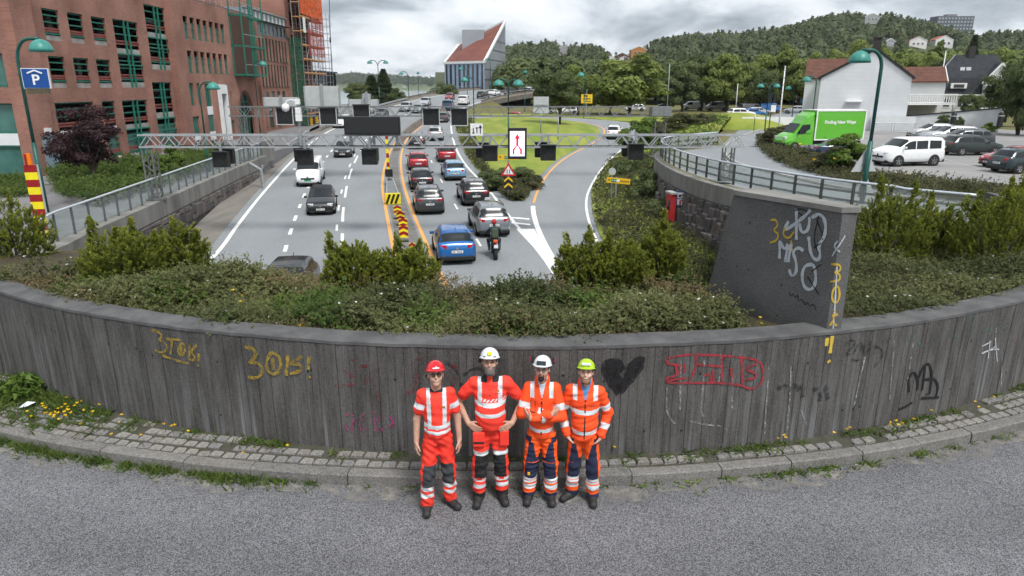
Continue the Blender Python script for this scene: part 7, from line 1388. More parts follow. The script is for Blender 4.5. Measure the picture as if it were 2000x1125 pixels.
# yellow flowers among the right hand and left hand shrubs
def flowers(name,label,pts,size,mat=PET_Y,stems=True,petn=7):
    pts = np.array(pts); n = len(pts); a = np.arange(petn)[None] * 6.283 / petn + RNG.random((n,1)) * 3; d = np.stack([np.cos(a),np.sin(a) * .9 - .3,np.full_like(a,.5)],-1); V,F = leaf_arrays(np.repeat(pts,petn,0),d.reshape(-1,3),size * (.8 + .4 * RNG.random(n * petn)),size * .75); o = obj(name,npmesh(name,V,F,mat)); stuff(o,label,'flowers')
    if stems: V,F = leaf_arrays(pts - np.array([0,-.01,.16]),np.tile([[0,-.05,1.]],(n,1)) + RNG.normal(0,.1,(n,3)),.16,.008); stuff(obj('flower_stems',npmesh('flower_stems',V,F,LF_WEED,tint=RNG.random(n)),o))
    return o
flowers('yellow_flowers','yellow daisies in the shrubs near the right edge',[at_Y(x,y,12.2) for x,y in zip(RNG.uniform(1900,2005,60),RNG.uniform(535,585,60))],.028)
flowers('yellow_flowers','a few yellow daisies scattered in the central shrub bed',[at_Y(x,y,Y) for x,y,Y in ((474,577,9.6),(455,567,9.7),(470,590,9.3),(511,535,10.7),(520,540,10.7),(505,545,10.6),(528,538,10.6),(1485,620,8.8),(1487,632,8.7),(587,636,8.5),(1450,655,8.3),(575,620,9))],.03)
# --- yew bushes
def yew(label,base,w,d,h,spires,seed,n=300,nd=30):
    """many upright leafy plumes of different height, each a stack of short needle shoots"""
    r = np.random.default_rng(seed); t = thing('yew_bush',label,'bush',base,0,'bushy yews above the tunnel mouth')
    n = int(n * 1.75); a = r.random(n) * 6.283; q = np.sqrt(r.random(n)); x,y = q * np.cos(a) * w / 2,q * np.sin(a) * d / 2; top = h * (.42 + .38 * np.sqrt(np.clip(1 - q ** 2,0,1))) * (.78 + .44 * lump(x,y,11 / w,seed))
    z = top * (1 - .8 * r.random(n) ** 1.4)
    for sx,sh,sw in spires:
        k = int(n * .085); zz2 = h * sh * (1 - .75 * r.random(k) ** 1.2); rad = .02 + .13 * (1 - zz2 / (h * sh)); aa = r.random(k) * 6.283; x = np.r_[x,sx * w / 2 + rad * np.cos(aa)]; y = np.r_[y,rad * np.sin(aa)]; z = np.r_[z,zz2]
    n = len(x); K = 40; D = unit(np.stack([x / w * 1.5,y / d * 1.5,np.full(n,.9)],1) + r.normal(0,.33,(n,3))); L_ = .10 + .10 * r.random(n); ts = np.tile(np.linspace(0,1,K),(n,1)); p2 = r.random((n,K)) * 6.283; C = np.stack([x,y,z],1)[:,None] + D[:,None] * (L_[:,None] * (ts - .8))[...,None]; ax = unit(np.cross(D,[.3,1,.1])); bx_ = np.cross(D,ax)
    nd_ = D[:,None] * (.35 + .5 * ts[...,None]) + (ax[:,None] * np.cos(p2)[...,None] + bx_[:,None] * np.sin(p2)[...,None]) * (1 - .3 * ts[...,None]); ln = (.042 + .014 * r.random((n,K))) * (1 - .35 * ts)
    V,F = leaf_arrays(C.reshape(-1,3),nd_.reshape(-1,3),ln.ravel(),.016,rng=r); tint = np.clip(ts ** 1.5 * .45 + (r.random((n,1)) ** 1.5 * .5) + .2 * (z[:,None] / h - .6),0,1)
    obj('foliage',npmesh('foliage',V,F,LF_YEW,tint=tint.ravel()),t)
    mb = MB()
    for k in range(7): aa = r.random() * 6.28; mb.tube([(.05 * math.cos(aa),.05 * math.sin(aa),-.2),(.12 * w * math.cos(aa),.12 * d * math.sin(aa),h * .3),(.28 * w * math.cos(aa),.28 * d * math.sin(aa),h * .55)],[.025,.018,.008],5)
    for o in mb.build_each('stem',BARK,t): pass
    return t
def yew_at(label,px,py,Y,wpx,hpx,spires,seed,**k):
    p = at_Y(px,py,Y); s = Y * 1.02 / FPX; return yew(label,(p[0],p[1],p[2]),wpx * s,wpx * s * .8,hpx * s,spires,seed,**k)
yew_at('yew bush at the left edge beside the striped marker',40,520,13.2,150,150,((-.6,.9,.1),(.1,1.0,.1),(.6,.8,.1)),31)
yew_at('dense yew bush left of the near car roof, main part',262,560,11.0,190,140,((-.7,1.0,.08),(-.2,.85,.08),(.15,.98,.08),(.6,.8,.1)),32,n=420)
yew_at('narrow spiky yew just right of the dense left one',372,545,11.2,95,125,((-.4,1.0,.12),(.45,.8,.12)),33,n=240)
yew_at('yew bush in the middle with a bare left spire',700,585,10.7,140,140,((-.75,1.0,.06),(-.3,.85,.08),(.3,.8,.1)),34,n=360)
yew_at('yew bush in the middle right beside the blue hatchback',800,580,10.8,135,130,((-.3,1.0,.08),(.35,.9,.1)),35,n=340)
yew_at('spiky yew bush left of the pier, left part',1140,580,10.8,130,145,((-.6,.9,.08),(.1,1.0,.08),(.6,.8,.08)),36,n=340)
yew_at('spiky yew bush left of the pier, middle part',1215,590,10.7,130,150,((-.5,1.0,.07),(.2,.85,.09)),37,n=340)
yew_at('tall yew spire left of the pier, right part',1288,580,11.0,100,178,((0,1.0,.12),(.5,.65,.15)),38,n=300)
yew_at('yew bush right of the pier in front of the railing',1725,525,13.5,170,185,((-.35,1.0,.06),(.45,.97,.07),(0,.75,.2)),39,n=420)
yew_at('yew bush between the pier yew and the concrete block',1808,515,14.0,120,145,((-.2,1.0,.12),(.5,.8,.1)),40,n=300)
yew_at('large yew bush at the right edge',1940,530,13.0,190,190,((-.6,.85,.1),(0,1.0,.12),(.6,.95,.12)),41,n=440)
yew_at('yew bush just inside the right edge behind the large one',1985,470,15.0,130,130,((-.2,1.0,.15),(.5,.9,.1)),42,n=300)
yew_at('small yew shoot in front of the concrete block',1862,480,14.5,60,55,((0,1.0,.2),),43,n=120)

# --- trees
def crown_mesh(name,rx,rz,seed,mat,n=5200,leaf=.42,lobes=26,conifer=False,flat=.75):
    r = np.random.default_rng(seed)
    if conifer:
        z = r.random(n) ** .75; rad = rx * (1 - z) ** .85 * (.55 + .45 * np.abs(np.sin(z * 26 + r.random() * 3))) + .05; a = r.random(n) * 6.283; q = np.sqrt(r.random(n)) * .35 + .65; C = np.stack([np.cos(a) * rad * q,np.sin(a) * rad * q,z * rz * 2],1); D = np.stack([np.cos(a),np.sin(a),-.25 + .3 * r.random(n)],1) + r.normal(0,.35,(n,3)); Nh = np.stack([np.cos(a) * .5,np.sin(a) * .5,np.full(n,.8)],1); tint = np.clip(r.random(n) * .6 + .3 * q - .1,0,1)
    else:
        L_ = []; k = 0
        while len(L_) < lobes:
            v = r.normal(size=3); v /= np.linalg.norm(v); v *= r.uniform(.4,.92)
            if v[2] > -.75: L_.append((v[0] * rx,v[1] * rx,v[2] * rz + rz,r.uniform(.16,.4) * min(rx,rz)))
        L_ = np.array(L_); w_ = L_[:,3] ** 2; li = r.choice(len(L_),n,p=w_ / w_.sum()); v = unit(r.normal(size=(n,3))); v[:,2] = np.where(v[:,2] < -.3,-v[:,2],v[:,2]); v = unit(v); C = L_[li,:3] + v * L_[li,3:4] * (.5 + .62 * r.random((n,1)) ** .8) * np.array([1,1,flat]); D = np.cross(v,r.normal(size=(n,3))) + .15 * v; Nh = v; lt = r.random(len(L_)); tint = np.clip(.5 * lt[li] + .5 * r.random(n),0,1)
    sz = leaf * (.6 + .8 * r.random(n)); V,F = leaf_arrays(C,D,sz,sz * .8,.1,rng=r,Nh=Nh); return npmesh(name,V,F,mat,tint=tint)
CR_ = {}
def crown(kind,k):
    key = (kind,k)
    if key not in CR_:
        if kind == 'broad': CR_[key] = crown_mesh('crown',1,1,100 + k,LF_TREE,13000,.085,44)
        if kind == 'dark': CR_[key] = crown_mesh('crown',1,1,120 + k,LF_DARK,13000,.08,44)
        if kind == 'pine': CR_[key] = crown_mesh('crown',1,1,140 + k,LF_PINE,8000,.11,conifer=True)
        if kind == 'purple': CR_[key] = crown_mesh('crown',1,1,150 + k,LF_PURP,11000,.062,46)
        if kind == 'fresh': CR_[key] = crown_mesh('crown',1,1,160 + k,LF_BRT,6500,.10,26)
        if kind == 'hedge': CR_[key] = crown_mesh('crown',1,1,170 + k,LF_HEDGE,8000,.09,34)
    return CR_[key]
def tree(label,px,pt,pb,hw,Y,kind='broad',k=0,zb=None,trunk=.22,group='broadleaf trees behind the lawn',name='tree',cat='tree'):
    b = at_Y(px,pb,Y); tp_ = at_Y(px,pt,Y); zb = b[2] if zb is None else zb; H_ = tp_[2] - zb; rx = hw / FPX * Y * 1.02
    t = thing(name,label,cat,(b[0],Y,zb),0,group); z0 = H_ * trunk; rz = (H_ - z0) / 2
    inst('crown',crown(kind,k),t,(0,0,z0 - .1 * rz if kind != 'pine' else z0),(0,0,random.random() * 6.28),(rx * 1.08,rx * 1.08,rz * (1.0 if kind != 'pine' else 1)))
    mb = MB(); r_ = max(.05,H_ * .022); mb.tube([(0,0,-.3),(0.02 * H_,0,z0),(0,.01 * H_,z0 + rz * .9)],[r_ * 1.3,r_,r_ * .4],8)
    tr = mb.build('trunk',BARK,t,smooth=True)
    for j in range(5):
        a = j * 1.26 + random.random(); mb = MB(); mb.tube([(0,0,z0 * (.8 + .1 * j)),(rx * .3 * math.cos(a),rx * .3 * math.sin(a),z0 + rz * .5),(rx * .6 * math.cos(a),rx * .6 * math.sin(a),z0 + rz * .95)],[r_ * .5,r_ * .3,r_ * .12],5); mb.build('limb',BARK,tr)
    return t
g1 = 'conifers beside the motorway'
tree('tall conifer left of the double lamp',752,136,212,26,165,'pine',0,-1.2,.05,g1); tree('broad conifer in front of the far hills',728,148,212,30,160,'pine',1,-1.2,.04,g1); tree('leafy tree left of the conifers',705,158,214,26,158,'dark',0,-1.2,.1,g1); tree('small leafy tree right of the conifers',775,172,212,20,160,'dark',1,-1.2,.1,g1)
tree('round dark bush below the slanted building',868,158,200,28,190,'dark',2,-1.2,.05,None,'bush','bush')
tree('dark brownish tree standing on the lawn',1092,130,250,40,96,'dark',3,-.1,.2); tree('lighter tree right behind the dark lawn tree',1128,126,222,32,128,'broad',1,-.25,.12); tree('largest round tree behind the slip road',1228,94,226,72,128,'broad',2,-.25,.1); tree('round tree merging with the largest tree at its left',1190,128,226,42,138,'broad',0,-.25,.1)
for i,(px,pt,hw,Y,kd,k,lab) in enumerate(((1330,118,36,150,'dark',0,'dark tree right of the largest tree'),(1368,110,34,155,'dark',1,'second dark tree right of the largest tree'),(1416,92,40,150,'broad',3,'tall egg-shaped tree above the mound'),(1470,104,36,152,'broad',1,'round tree right of the egg-shaped one'),(1512,82,38,170,'broad',0,'tall tree behind the white banded pole'),(1490,130,26,140,'dark',2,'low tree behind the traffic light'),(1556,96,38,165,'broad',2,'round tree left of the white house roof'),(1604,84,36,180,'broad',3,'tree over the red tiled roof'),(1650,78,36,185,'broad',1,'tree over the left half of the white gable'),(1700,80,36,188,'broad',0,'tree over the gable peak'),(1748,84,36,186,'broad',2,'tree over the right half of the white gable'),(1795,96,34,180,'broad',3,'tree between the white and black roofed houses'),(1842,104,30,175,'dark',3,'dark tree behind the white flagpole'),(1300,142,26,145,'dark',2,'low dark tree filling the gap beside the largest tree'))):
    tree(lab,px,pt,226,hw,Y,kd,k,-.25,.1)
tree('pointed conifer behind the black roofed house',1884,70,190,22,160,'pine',0,-.2,.03,g1); tree('tree behind the chimney of the black roofed house',1925,92,190,34,150,'broad',1,-.2,.1); tree('big leafy tree in front of the black roofed house',1964,124,226,46,92,'dark',1,.6,.1); tree('tall dark hedge conifer at the right edge',1985,105,262,34,76,'dark',2,-.2,.02,g1); tree('second tall hedge conifer at the right edge',2015,96,262,40,74,'dark',0,-.2,.02,g1); tree('leafy shrub left of the big tree by the house',1894,178,222,20,86,'dark',3,.6,.05); tree('small round shrub by the sloping white wall',1840,222,256,13,80,'dark',0,-.2,.02,None,'bush','bush'); tree('small shrub by the left bollard',1872,228,254,10,78,'dark',1,-.2,.02,None,'bush','bush'); tree('low shrub at the foot of the right bollard',1930,238,258,14,75,'fresh',1,-.2,.02,None,'bush','bush'); tree('tree left behind the dark lawn tree near the bridge',1062,150,212,22,150,'dark',1,-.3,.1)
tree('purple-leaved tree in front of the brick car park',186,205,372,62,43,'purple',0,-1.2,.16,None)
for (px,pt,pb,hw,Y,kd,k,lab) in ((300,292,345,26,45,'fresh',0,'fresh green shrub behind the gantry leg, left of two'),(338,280,345,24,47,'fresh',1,'fresh green shrub behind the gantry leg, right of two'),(362,305,345,18,49,'dark',2,'low dark shrub by the brick pilaster'),(1225,300,420,40,56,'dark',0,'dark bush on the bank below the gantry'),(1262,330,450,46,47,'dark',1,'large dark bush against the stone wall'),(1290,380,465,40,42,'dark',2,'low dark bush at the foot of the stone wall'),(1255,290,350,34,62,'dark',3,'dark bush under the gantry end'),(1245,222,300,34,72,'fresh',0,'loose leafy shrub left of the gantry mast'),(1335,215,262,42,84,'hedge',0,'grey-green shrub on the grass mound'),(1375,218,256,26,84,'hedge',1,'smaller grey-green shrub on the grass mound'),(1285,235,285,26,74,'hedge',2,'scrubby bush behind the gantry mast'),(1530,240,275,34,63,'hedge',0,'rounded hedge bush left of the truck cab'),(1505,250,285,24,60,'hedge',1,'brownish hedge bush at the corner of the ramp'),(1660,258,330,38,41,'fresh',1,'tall rose bush in front of the green truck'),(1625,285,335,34,42,'hedge',2,'rose bush left of the tall one in the hedge'),(1575,290,325,34,48,'hedge',0,'low hedge bush below the truck cab'),(960,330,385,30,53,'dark',0,'low shrub on the island left of the chevron post'),(1035,335,380,30,54,'hedge',1,'low shrub on the island right of the chevron post'),(1005,322,370,34,57,'dark',3,'low shrub on the island behind the chevron post')):
    tree(lab,px,pt,pb,hw,Y,kd,k,None,.02,'roadside shrubs','shrub','shrub')
# forest on the hill: thousands of small crowns as one mass
def forest(name,label,n,pfun,mat,hmin,hmax,seed,nl=64,con=.35,ls=.2):
    r = np.random.default_rng(seed); B = pfun(n,r); n = len(B); hgt = r.uniform(hmin,hmax,n); wid = hgt * r.uniform(.28,.45,n); con_ = r.random(n) < con; wid = np.where(con_,wid * .6,wid)
    v = unit(r.normal(size=(n,nl,3))); v[...,2] = np.abs(v[...,2]) * 1.0 - .25; t = r.random((n,nl)); rad = np.where(con_[:,None],(1 - t) * .9 + .1,1.0); C = B[:,None] + np.stack([v[...,0] * wid[:,None] * rad,v[...,1] * wid[:,None] * rad,np.where(con_[:,None],t * hgt[:,None],hgt[:,None] * (.5 + .5 * v[...,2] * (.8 + .4 * t)))],-1)
    sz = (hgt * ls)[:,None] * (.6 + .8 * r.random((n,nl))); V,F = leaf_arrays(C.reshape(-1,3),np.cross(v,r.normal(size=v.shape)).reshape(-1,3),sz.ravel(),sz.ravel() * .85,.1,rng=r,Nh=(v + np.array([0,-.2,.35])).reshape(-1,3)); tint = np.clip(r.random((n,1)) * .75 + .25 * r.random((n,nl)),0,1); return stuff(obj(name,npmesh(name,V,F,mat,tint=tint.ravel())),label,'forest')
LF_FOR = leafM('forest_leaf',(.065,.09,.048),(.16,.19,.095))
def hill_pts(n,r):
    px = r.uniform(960,2080,n); Y = YB + 25 + (YR + 25 - YB - 25) * r.random(n) ** .8; z = hillz(px,np.minimum(Y,YR)); ok = np.ones(n,bool)
    for (hx,hy,wpx,*_ ) in hill_houses: p = hill_hit(hx,hy + 4); zt5 = z + 11; ty = 562.5 - FPX * ((zt5 - CAM_H) * _cp + Y * _sp) / (Y * _cp + (CAM_H - zt5) * _sp); ok &= ~((np.abs(px - hx) < wpx * .8) & (Y < p[1] + 8) & (ty < hy + 5))
    ok &= ~((np.abs(px - 1883) < 40) & (Y > 560)); x = (px - 1000) / FPX * (Y * _cp + (CAM_H - z) * _sp); return np.stack([x,Y,z - .5],1)[ok]
forest('hillside_forest','mixed dark green forest covering the hill',4300,hill_pts,LF_FOR,6.5,12,5,72,.4,.16)
def row_pts(n,r): px = r.uniform(985,1640,n); Y = r.uniform(205,235,n); return np.stack([(px - 1000) / FPX * Y,Y,np.full(n,-.5)],1)
forest('hillside_forest','band of dense trees at the foot of the hill',300,row_pts,LF_DARK,9,15,6,240,.1,.1)
def row2(n,r): px = r.uniform(1640,2080,n); Y = r.uniform(200,240,n); return np.stack([(px - 1000) / FPX * Y,Y,np.full(n,1.)],1)
forest('hillside_forest','dense trees behind the two houses',220,row2,LF_TREE,9,16,7,240,.1,.1)
def far_pts(n,r): px = r.uniform(600,900,n); Y = r.uniform(2400,2900,n); z = -5 + (np.interp(px,[f[0] for f in fr],[at_Y(f[0],f[1],2900)[2] for f in fr]) + 5) * np.interp(Y,[2290,2350,2600,2900],[0,.25,.7,1]); return np.stack([(px - 1000) / FPX * Y * _cp,Y,z],1)
forest('far_forest','woods on the far shore',900,far_pts,leafM('far_leaf',(.07,.10,.06),(.12,.15,.09)),14,24,8,40,.3)
for k in range(26):
    px = random.uniform(625,870); Y = random.uniform(2300,2650); z = at_Y(px,random.uniform(166,180),Y)[2]; s_ = random.uniform(8,16); mb = MB(); mb.box((0,0,s_ * .2),(s_,s_ * .6,s_ * .55)); mb.prism([(-s_ / 2 - 1,-s_ * .3),(s_ / 2 + 1,-s_ * .3),(s_ / 2 + 1,s_ * .3),(-s_ / 2 - 1,s_ * .3)],s_ * .5,s_ * .55)
    if k == 0: farh = MB()
    for b_ in (mb,): farh.add(b_.v,b_.f,0,Matrix.Translation(((px - 1000) / FPX * Y * _cp,Y,max(-4,z))))
stuff(farh.build('far_houses',M('far_house_white',(.6,.6,.58),(.4,.36,.33),scale=.02,rough=.8)),'tiny pale houses on the far shore','houses')
# --- beds and rough grass at middle distance
def pts_in(poly,n):
    poly = np.array(poly); lo,hi = poly.min(0),poly.max(0); P = RNG.uniform(lo,hi,(n * 3,2)); x,y = P.T; ins = np.zeros(len(P),bool); j = len(poly) - 1
    for i in range(len(poly)):
        xi,yi = poly[i]; xj,yj = poly[j]; ins ^= ((yi > y) != (yj > y)) & (x < (xj - xi) * (y - yi) / (yj - yi + 1e-12) + xi); j = i
    return P[ins][:n]
hedge_poly = [tuple(at_z(*q,-.25)[:2]) for q in ((1490,268),(1530,288),(1600,318),(1680,338),(1760,348),(1850,358),(2000,378),(2020,412),(1900,400),(1800,388),(1700,368),(1620,350),(1540,328),(1500,308),(1478,285))]
ground_cover('hedge_bed','grey-green ground-cover hedge between ramp and car park',pts_in(hedge_poly,6500),lambda x,y: np.full_like(x,-.25),lambda x,y: .15 + .38 * lump(x,y,1.3,22),10,.10,LF_HEDGE,slen=.4)
flowers('yellow_flowers','yellow roses dotted in the grey-green hedge',[at_Y(x,y,38) for x,y in ((1690,338),(1772,340),(1838,357),(1890,365),(1915,372),(1562,282),(1590,312),(1630,310))],.12,stems=False)
left_poly = [tuple(at_z(*q,-1.2)[:2]) for q in ((95,345),(130,330),(330,318),(440,296),(455,320),(330,362),(190,408),(130,400))]
ground_cover('rough_planting','overgrown green weeds and shrubs in front of the brick car park',pts_in(left_poly,6500),lambda x,y: np.full_like(x,-1.2),lambda x,y: .3 + .75 * lump(x,y,.9,23),10,.12,LF_WEED,slen=.45,petals=60,dry=900)
left2 = [tuple(at_z(*q,-1.2)[:2]) for q in ((0,352),(60,350),(80,372),(60,385),(0,388))]
ground_cover('rough_planting','grassy patch at the left edge beside the striped marker',pts_in(left2,1500),lambda x,y: np.full_like(x,-1.2),lambda x,y: .15 + .25 * lump(x,y,1.2,24),8,.10,LF_WEED,slen=.3,dry=400)
vx = quadgrid_pts(VRG,5200,0,.42,.02,1); cover_on('rough_planting','rough grass and weeds on the bank below the stone wall',vx,lambda x,y: .12 + .35 * lump(x,y,.9,25),8,.11,LF_HEDGE,slen=.3,dry=1600)
vx = quadgrid_pts(VRG,2600,.42,.75,.45,1); cover_on('rough_planting','rough grass on the mound beside the ramp',vx,lambda x,y: .1 + .3 * lump(x,y,.5,26),7,.14,LF_WEED,slen=.35,dry=900)
vx = np.r_[quadgrid_pts(ISL,2400,.0,.24,.02,.98),quadgrid_pts(ISL,2000,.2,.95,.0,.12)]; cover_on('rough_planting','tall grass and low plants along the motorway side of the island',vx,lambda x,y: .15 + .35 * lump(x,y,.8,27),8,.12,LF_HEDGE,slen=.32,dry=1500)
# --- weeds and dandelions on the pavement
def tufts(name,label,spots,mat,blade=.12,nb=26,wide=.012,flat=.5):
    C = []; D = []; Ls = []; tn = []
    for (x,y,z,s) in spots:
        k = int(nb * random.uniform(.6,1.4)); a = RNG.random(k) * 6.283; C.append(np.array([x,y,z]) + np.c_[RNG.normal(0,.03 * s * 2,(k,2)),np.zeros(k)]); D.append(np.stack([np.cos(a) * flat,np.sin(a) * flat,.3 + RNG.random(k)],1)); Ls.append(blade * s * (.5 + RNG.random(k))); tn.append(np.clip(RNG.random() * .6 + .5 * RNG.random(k),0,1))
    C,D,Ls,tn = map(np.concatenate,(C,D,Ls,tn)); V,F = leaf_arrays(C,D,Ls,np.maximum(wide,Ls * .12),.25); return stuff(obj(name,npmesh(name,V,F,mat,tint=tn)),label,'weeds')
sp_ = []
for k in range(110):
    a = R(random.uniform(241,300)); rr_ = KR + random.uniform(.0,.05); 
    if 262 < math.degrees(a) < 276 and random.random() < .5: continue
    if random.random() < .55: a = R(random.uniform(241,262))
    sp_.append((KC[0] + rr_ * math.cos(a),KC[1] + rr_ * math.sin(a),.0,random.uniform(.4,1.3)))
for k in range(170):
    a = R(random.uniform(239,263)); rr_ = KR + random.uniform(.0,.07); sp_.append((KC[0] + rr_ * math.cos(a),KC[1] + rr_ * math.sin(a),0,random.uniform(.5,1.5)))
tufts('kerb_grass','grass tufts growing at the foot of the kerb',sp_,LF_WEED,.11,30)
sp_ = []
for (x,y,s) in ((1155,940,1.3),(1182,945,1.1),(1262,945,1.5),(1340,940,1.8),(1355,930,1.4),(1410,932,1.0),(1425,930,1.3),(1480,925,1.3),(1510,920,1.8),(1530,918,1.4),(1580,915,1.4),(1600,918,1.6),(1620,912,1.3),(1690,905,1.2),(1735,895,1.0),(1790,885,1.6),(1800,880,1.4),(1850,870,1.3),(1915,850,1.2),(570,930,1.9),(675,935,1.0),(530,905,1.0),(640,925,.8),(800,940,.8),(1020,935,.8)): p = at_z(x,y,0.01); sp_.append((p[0],p[1],.005,s))
tufts('kerb_weeds','broad-leaved green weeds rooted along the kerb',sp_,LF_BRT,.085,34,.022,.8)
sp_ = []
for k in range(90):
    a = R(random.choice((random.uniform(233,258),random.uniform(276,303),random.uniform(240,300)))); rr_ = WR + random.uniform(.02,.1); x,y = WC[0] + rr_ * math.cos(a),WC[1] + rr_ * math.sin(a); sp_.append((x,y,pave_z(x,y),random.uniform(.5,1.4)))
for k in range(80):
    s = random.choice(spots)
    if abs(s[0]) > 2: sp_.append((s[0] + .09,s[1] + .06,pave_z(s[0],s[1]) - .005,random.uniform(.25,.6)))
tufts('pavement_weeds','weeds sprouting between the setts and along the wall foot',sp_,LF_WEED,.10,30,.014,.8)
sp_ = [];
for k in range(260): 
    p = at_z(random.gauss(110,80),random.gauss(775,28),.2)
    if math.hypot(p[0] - WC[0],p[1] - WC[1]) > WR + .05 and math.hypot(p[0] - KC[0],p[1] - KC[1]) < KR - .2: sp_.append((p[0],p[1],pave_z(p[0],p[1]),random.uniform(.7,1.6)))
tufts('weed_patch','thick green weeds at the left foot of the wall',sp_,LF_WEED,.13,30,.012,.6)
fl = [(x,y) for x,y in zip(RNG.normal(125,26,34),RNG.normal(803,13,34))] + [(212,787),(238,810),(232,825),(275,850),(218,848),(335,832),(342,830),(368,842),(320,828),(505,815),(562,870),(475,885),(195,790),(220,783),(815,855),(828,852),(785,862),(1330,857),(1370,857),(1530,850),(1520,856),(1630,845),(1660,835),(1655,838),(1535,855),(1740,825),(1750,822),(1762,826),(1738,830),(1755,830),(1785,818),(1770,786),(1820,802),(1905,785),(1912,795),(1940,775),(1985,735),(1988,740),(1200,873)]
flowers('dandelions','yellow dandelion flowers along the pavement',[at_z(x,y,.36) for x,y in fl],.028)
# broad-leaved plant at far left
p = at_z(42,772,.22); t = thing('leafy_plant','broad-leaved green plant at the left foot of the wall','plant',tuple(p)); n = 240; a = RNG.random(n) * 6.283; q = np.sqrt(RNG.random(n)); C = np.stack([q * np.cos(a) * .34,q * np.sin(a) * .28,.1 + .3 * RNG.random(n) * (1.2 - q)],1); V,F = leaf_arrays(C,np.stack([np.cos(a),np.sin(a) - .3,np.full(n,.15)],1) + RNG.normal(0,.3,(n,3)),.10,.085,.3); obj('foliage',npmesh('foliage',V,F,LF_BRT,tint=RNG.random(n) * .7),t)
for k in range(6): mb = MB(); aa = k * 1.05; mb.tube([(0,0,-.02),(.2 * math.cos(aa),.18 * math.sin(aa),.3)],[.008,.004],5); mb.build('stem',TWIG,t)
p = at_z(56,796,.215); mb = MB(); mb.add([(-.11,-.05,.02),(.02,-.07,.05),(.12,.0,.09),(.1,.08,.03),(-.02,.05,.07),(-.12,.04,.02),(0,0,.10),(-.06,-.02,.06)],[(0,1,6,7),(1,2,6),(2,3,4,6),(4,5,7,6),(5,0,7)]); o = mb.build('paper_litter',M('white_paper',(.72,.75,.8),(.6,.64,.72),scale=9,rough=.7),loc=tuple(p)); o.modifiers.new('thickness','SOLIDIFY').thickness = .003; tag(o,'crumpled white paper lying on the setts at left','litter')
# scattered dry leaves and grit in the gutter
n = 420; a = np.radians(RNG.uniform(241,300,n)); r_ = KR + .03 + np.abs(RNG.normal(0,.09,n)); C = np.stack([KC[0] + r_ * np.cos(a),KC[1] + r_ * np.sin(a),np.full(n,.008)],1); V,F = leaf_arrays(C,np.c_[RNG.normal(size=(n,2)),np.full(n,.12)],.018 + .02 * RNG.random(n),.014); stuff(obj('gutter_litter',npmesh('gutter_litter',V,F,LF_DRY,tint=RNG.random(n))),'scattered dry leaf bits in the gutter','litter')

n = 150; k = sector_pts(n,12.4,12.9,238,288); B = np.c_[k,np.full(n,1.6)]; V,F = leaf_arrays(B,RNG.normal(0,.22,B.shape) + np.array([0,0,1.]),.25 + .35 * RNG.random(n),.006); stuff(obj('tall_stalks',npmesh('tall_stalks',V,F,LF_DRY,tint=RNG.random(n) * .6)),'thin dry stalks rising at the back of the shrub bed','grass')

n = 900; k = np.c_[RNG.uniform(2.6,4.1,n),RNG.uniform(8.45,10.4,n)]; k = k[(np.hypot(k[:,0] - WC[0],k[:,1] - WC[1]) < 14.85) & (k[:,0] < 3.95 - .592 * (k[:,1] - 8.31))]; B = np.c_[k,np.full(len(k),1.56)]; V,F = leaf_arrays(B,RNG.normal(0,.4,B.shape) + np.array([0,0,.9]),.08 + .14 * RNG.random(len(B)),.010); stuff(obj('grass_patch',npmesh('grass_patch',V,F,LF_WEED,tint=RNG.random(len(B)))),'thin grass at the foot of the graffiti pier','grass')

P = sector_pts(9000,12.5,14.85,236,283); P = P[(lump(P[:,0],P[:,1],2.6,61) > .62) & (P[:,0] < 2.9)]
ground_cover('leafy_weeds','fresh green leafy weeds breaking through the dull shrub bed',P,lambda x,y: np.full_like(x,1.55),lambda x,y: .06 + .26 * lump(x,y,3,62),10,.05,LF_WEED,slen=.26)
P = sector_pts(9000,12.5,14.9,236,283); P = P[(lump(P[:,0],P[:,1],2.2,71) > .66) & (P[:,0] < 2.9)]
ground_cover('brown_twigs','patches of brownish bare shrub among the green bed',P,lambda x,y: np.full_like(x,1.55),lambda x,y: .10 + .30 * lump(x,y,3,72),7,.035,LF_DRY,slen=.24)
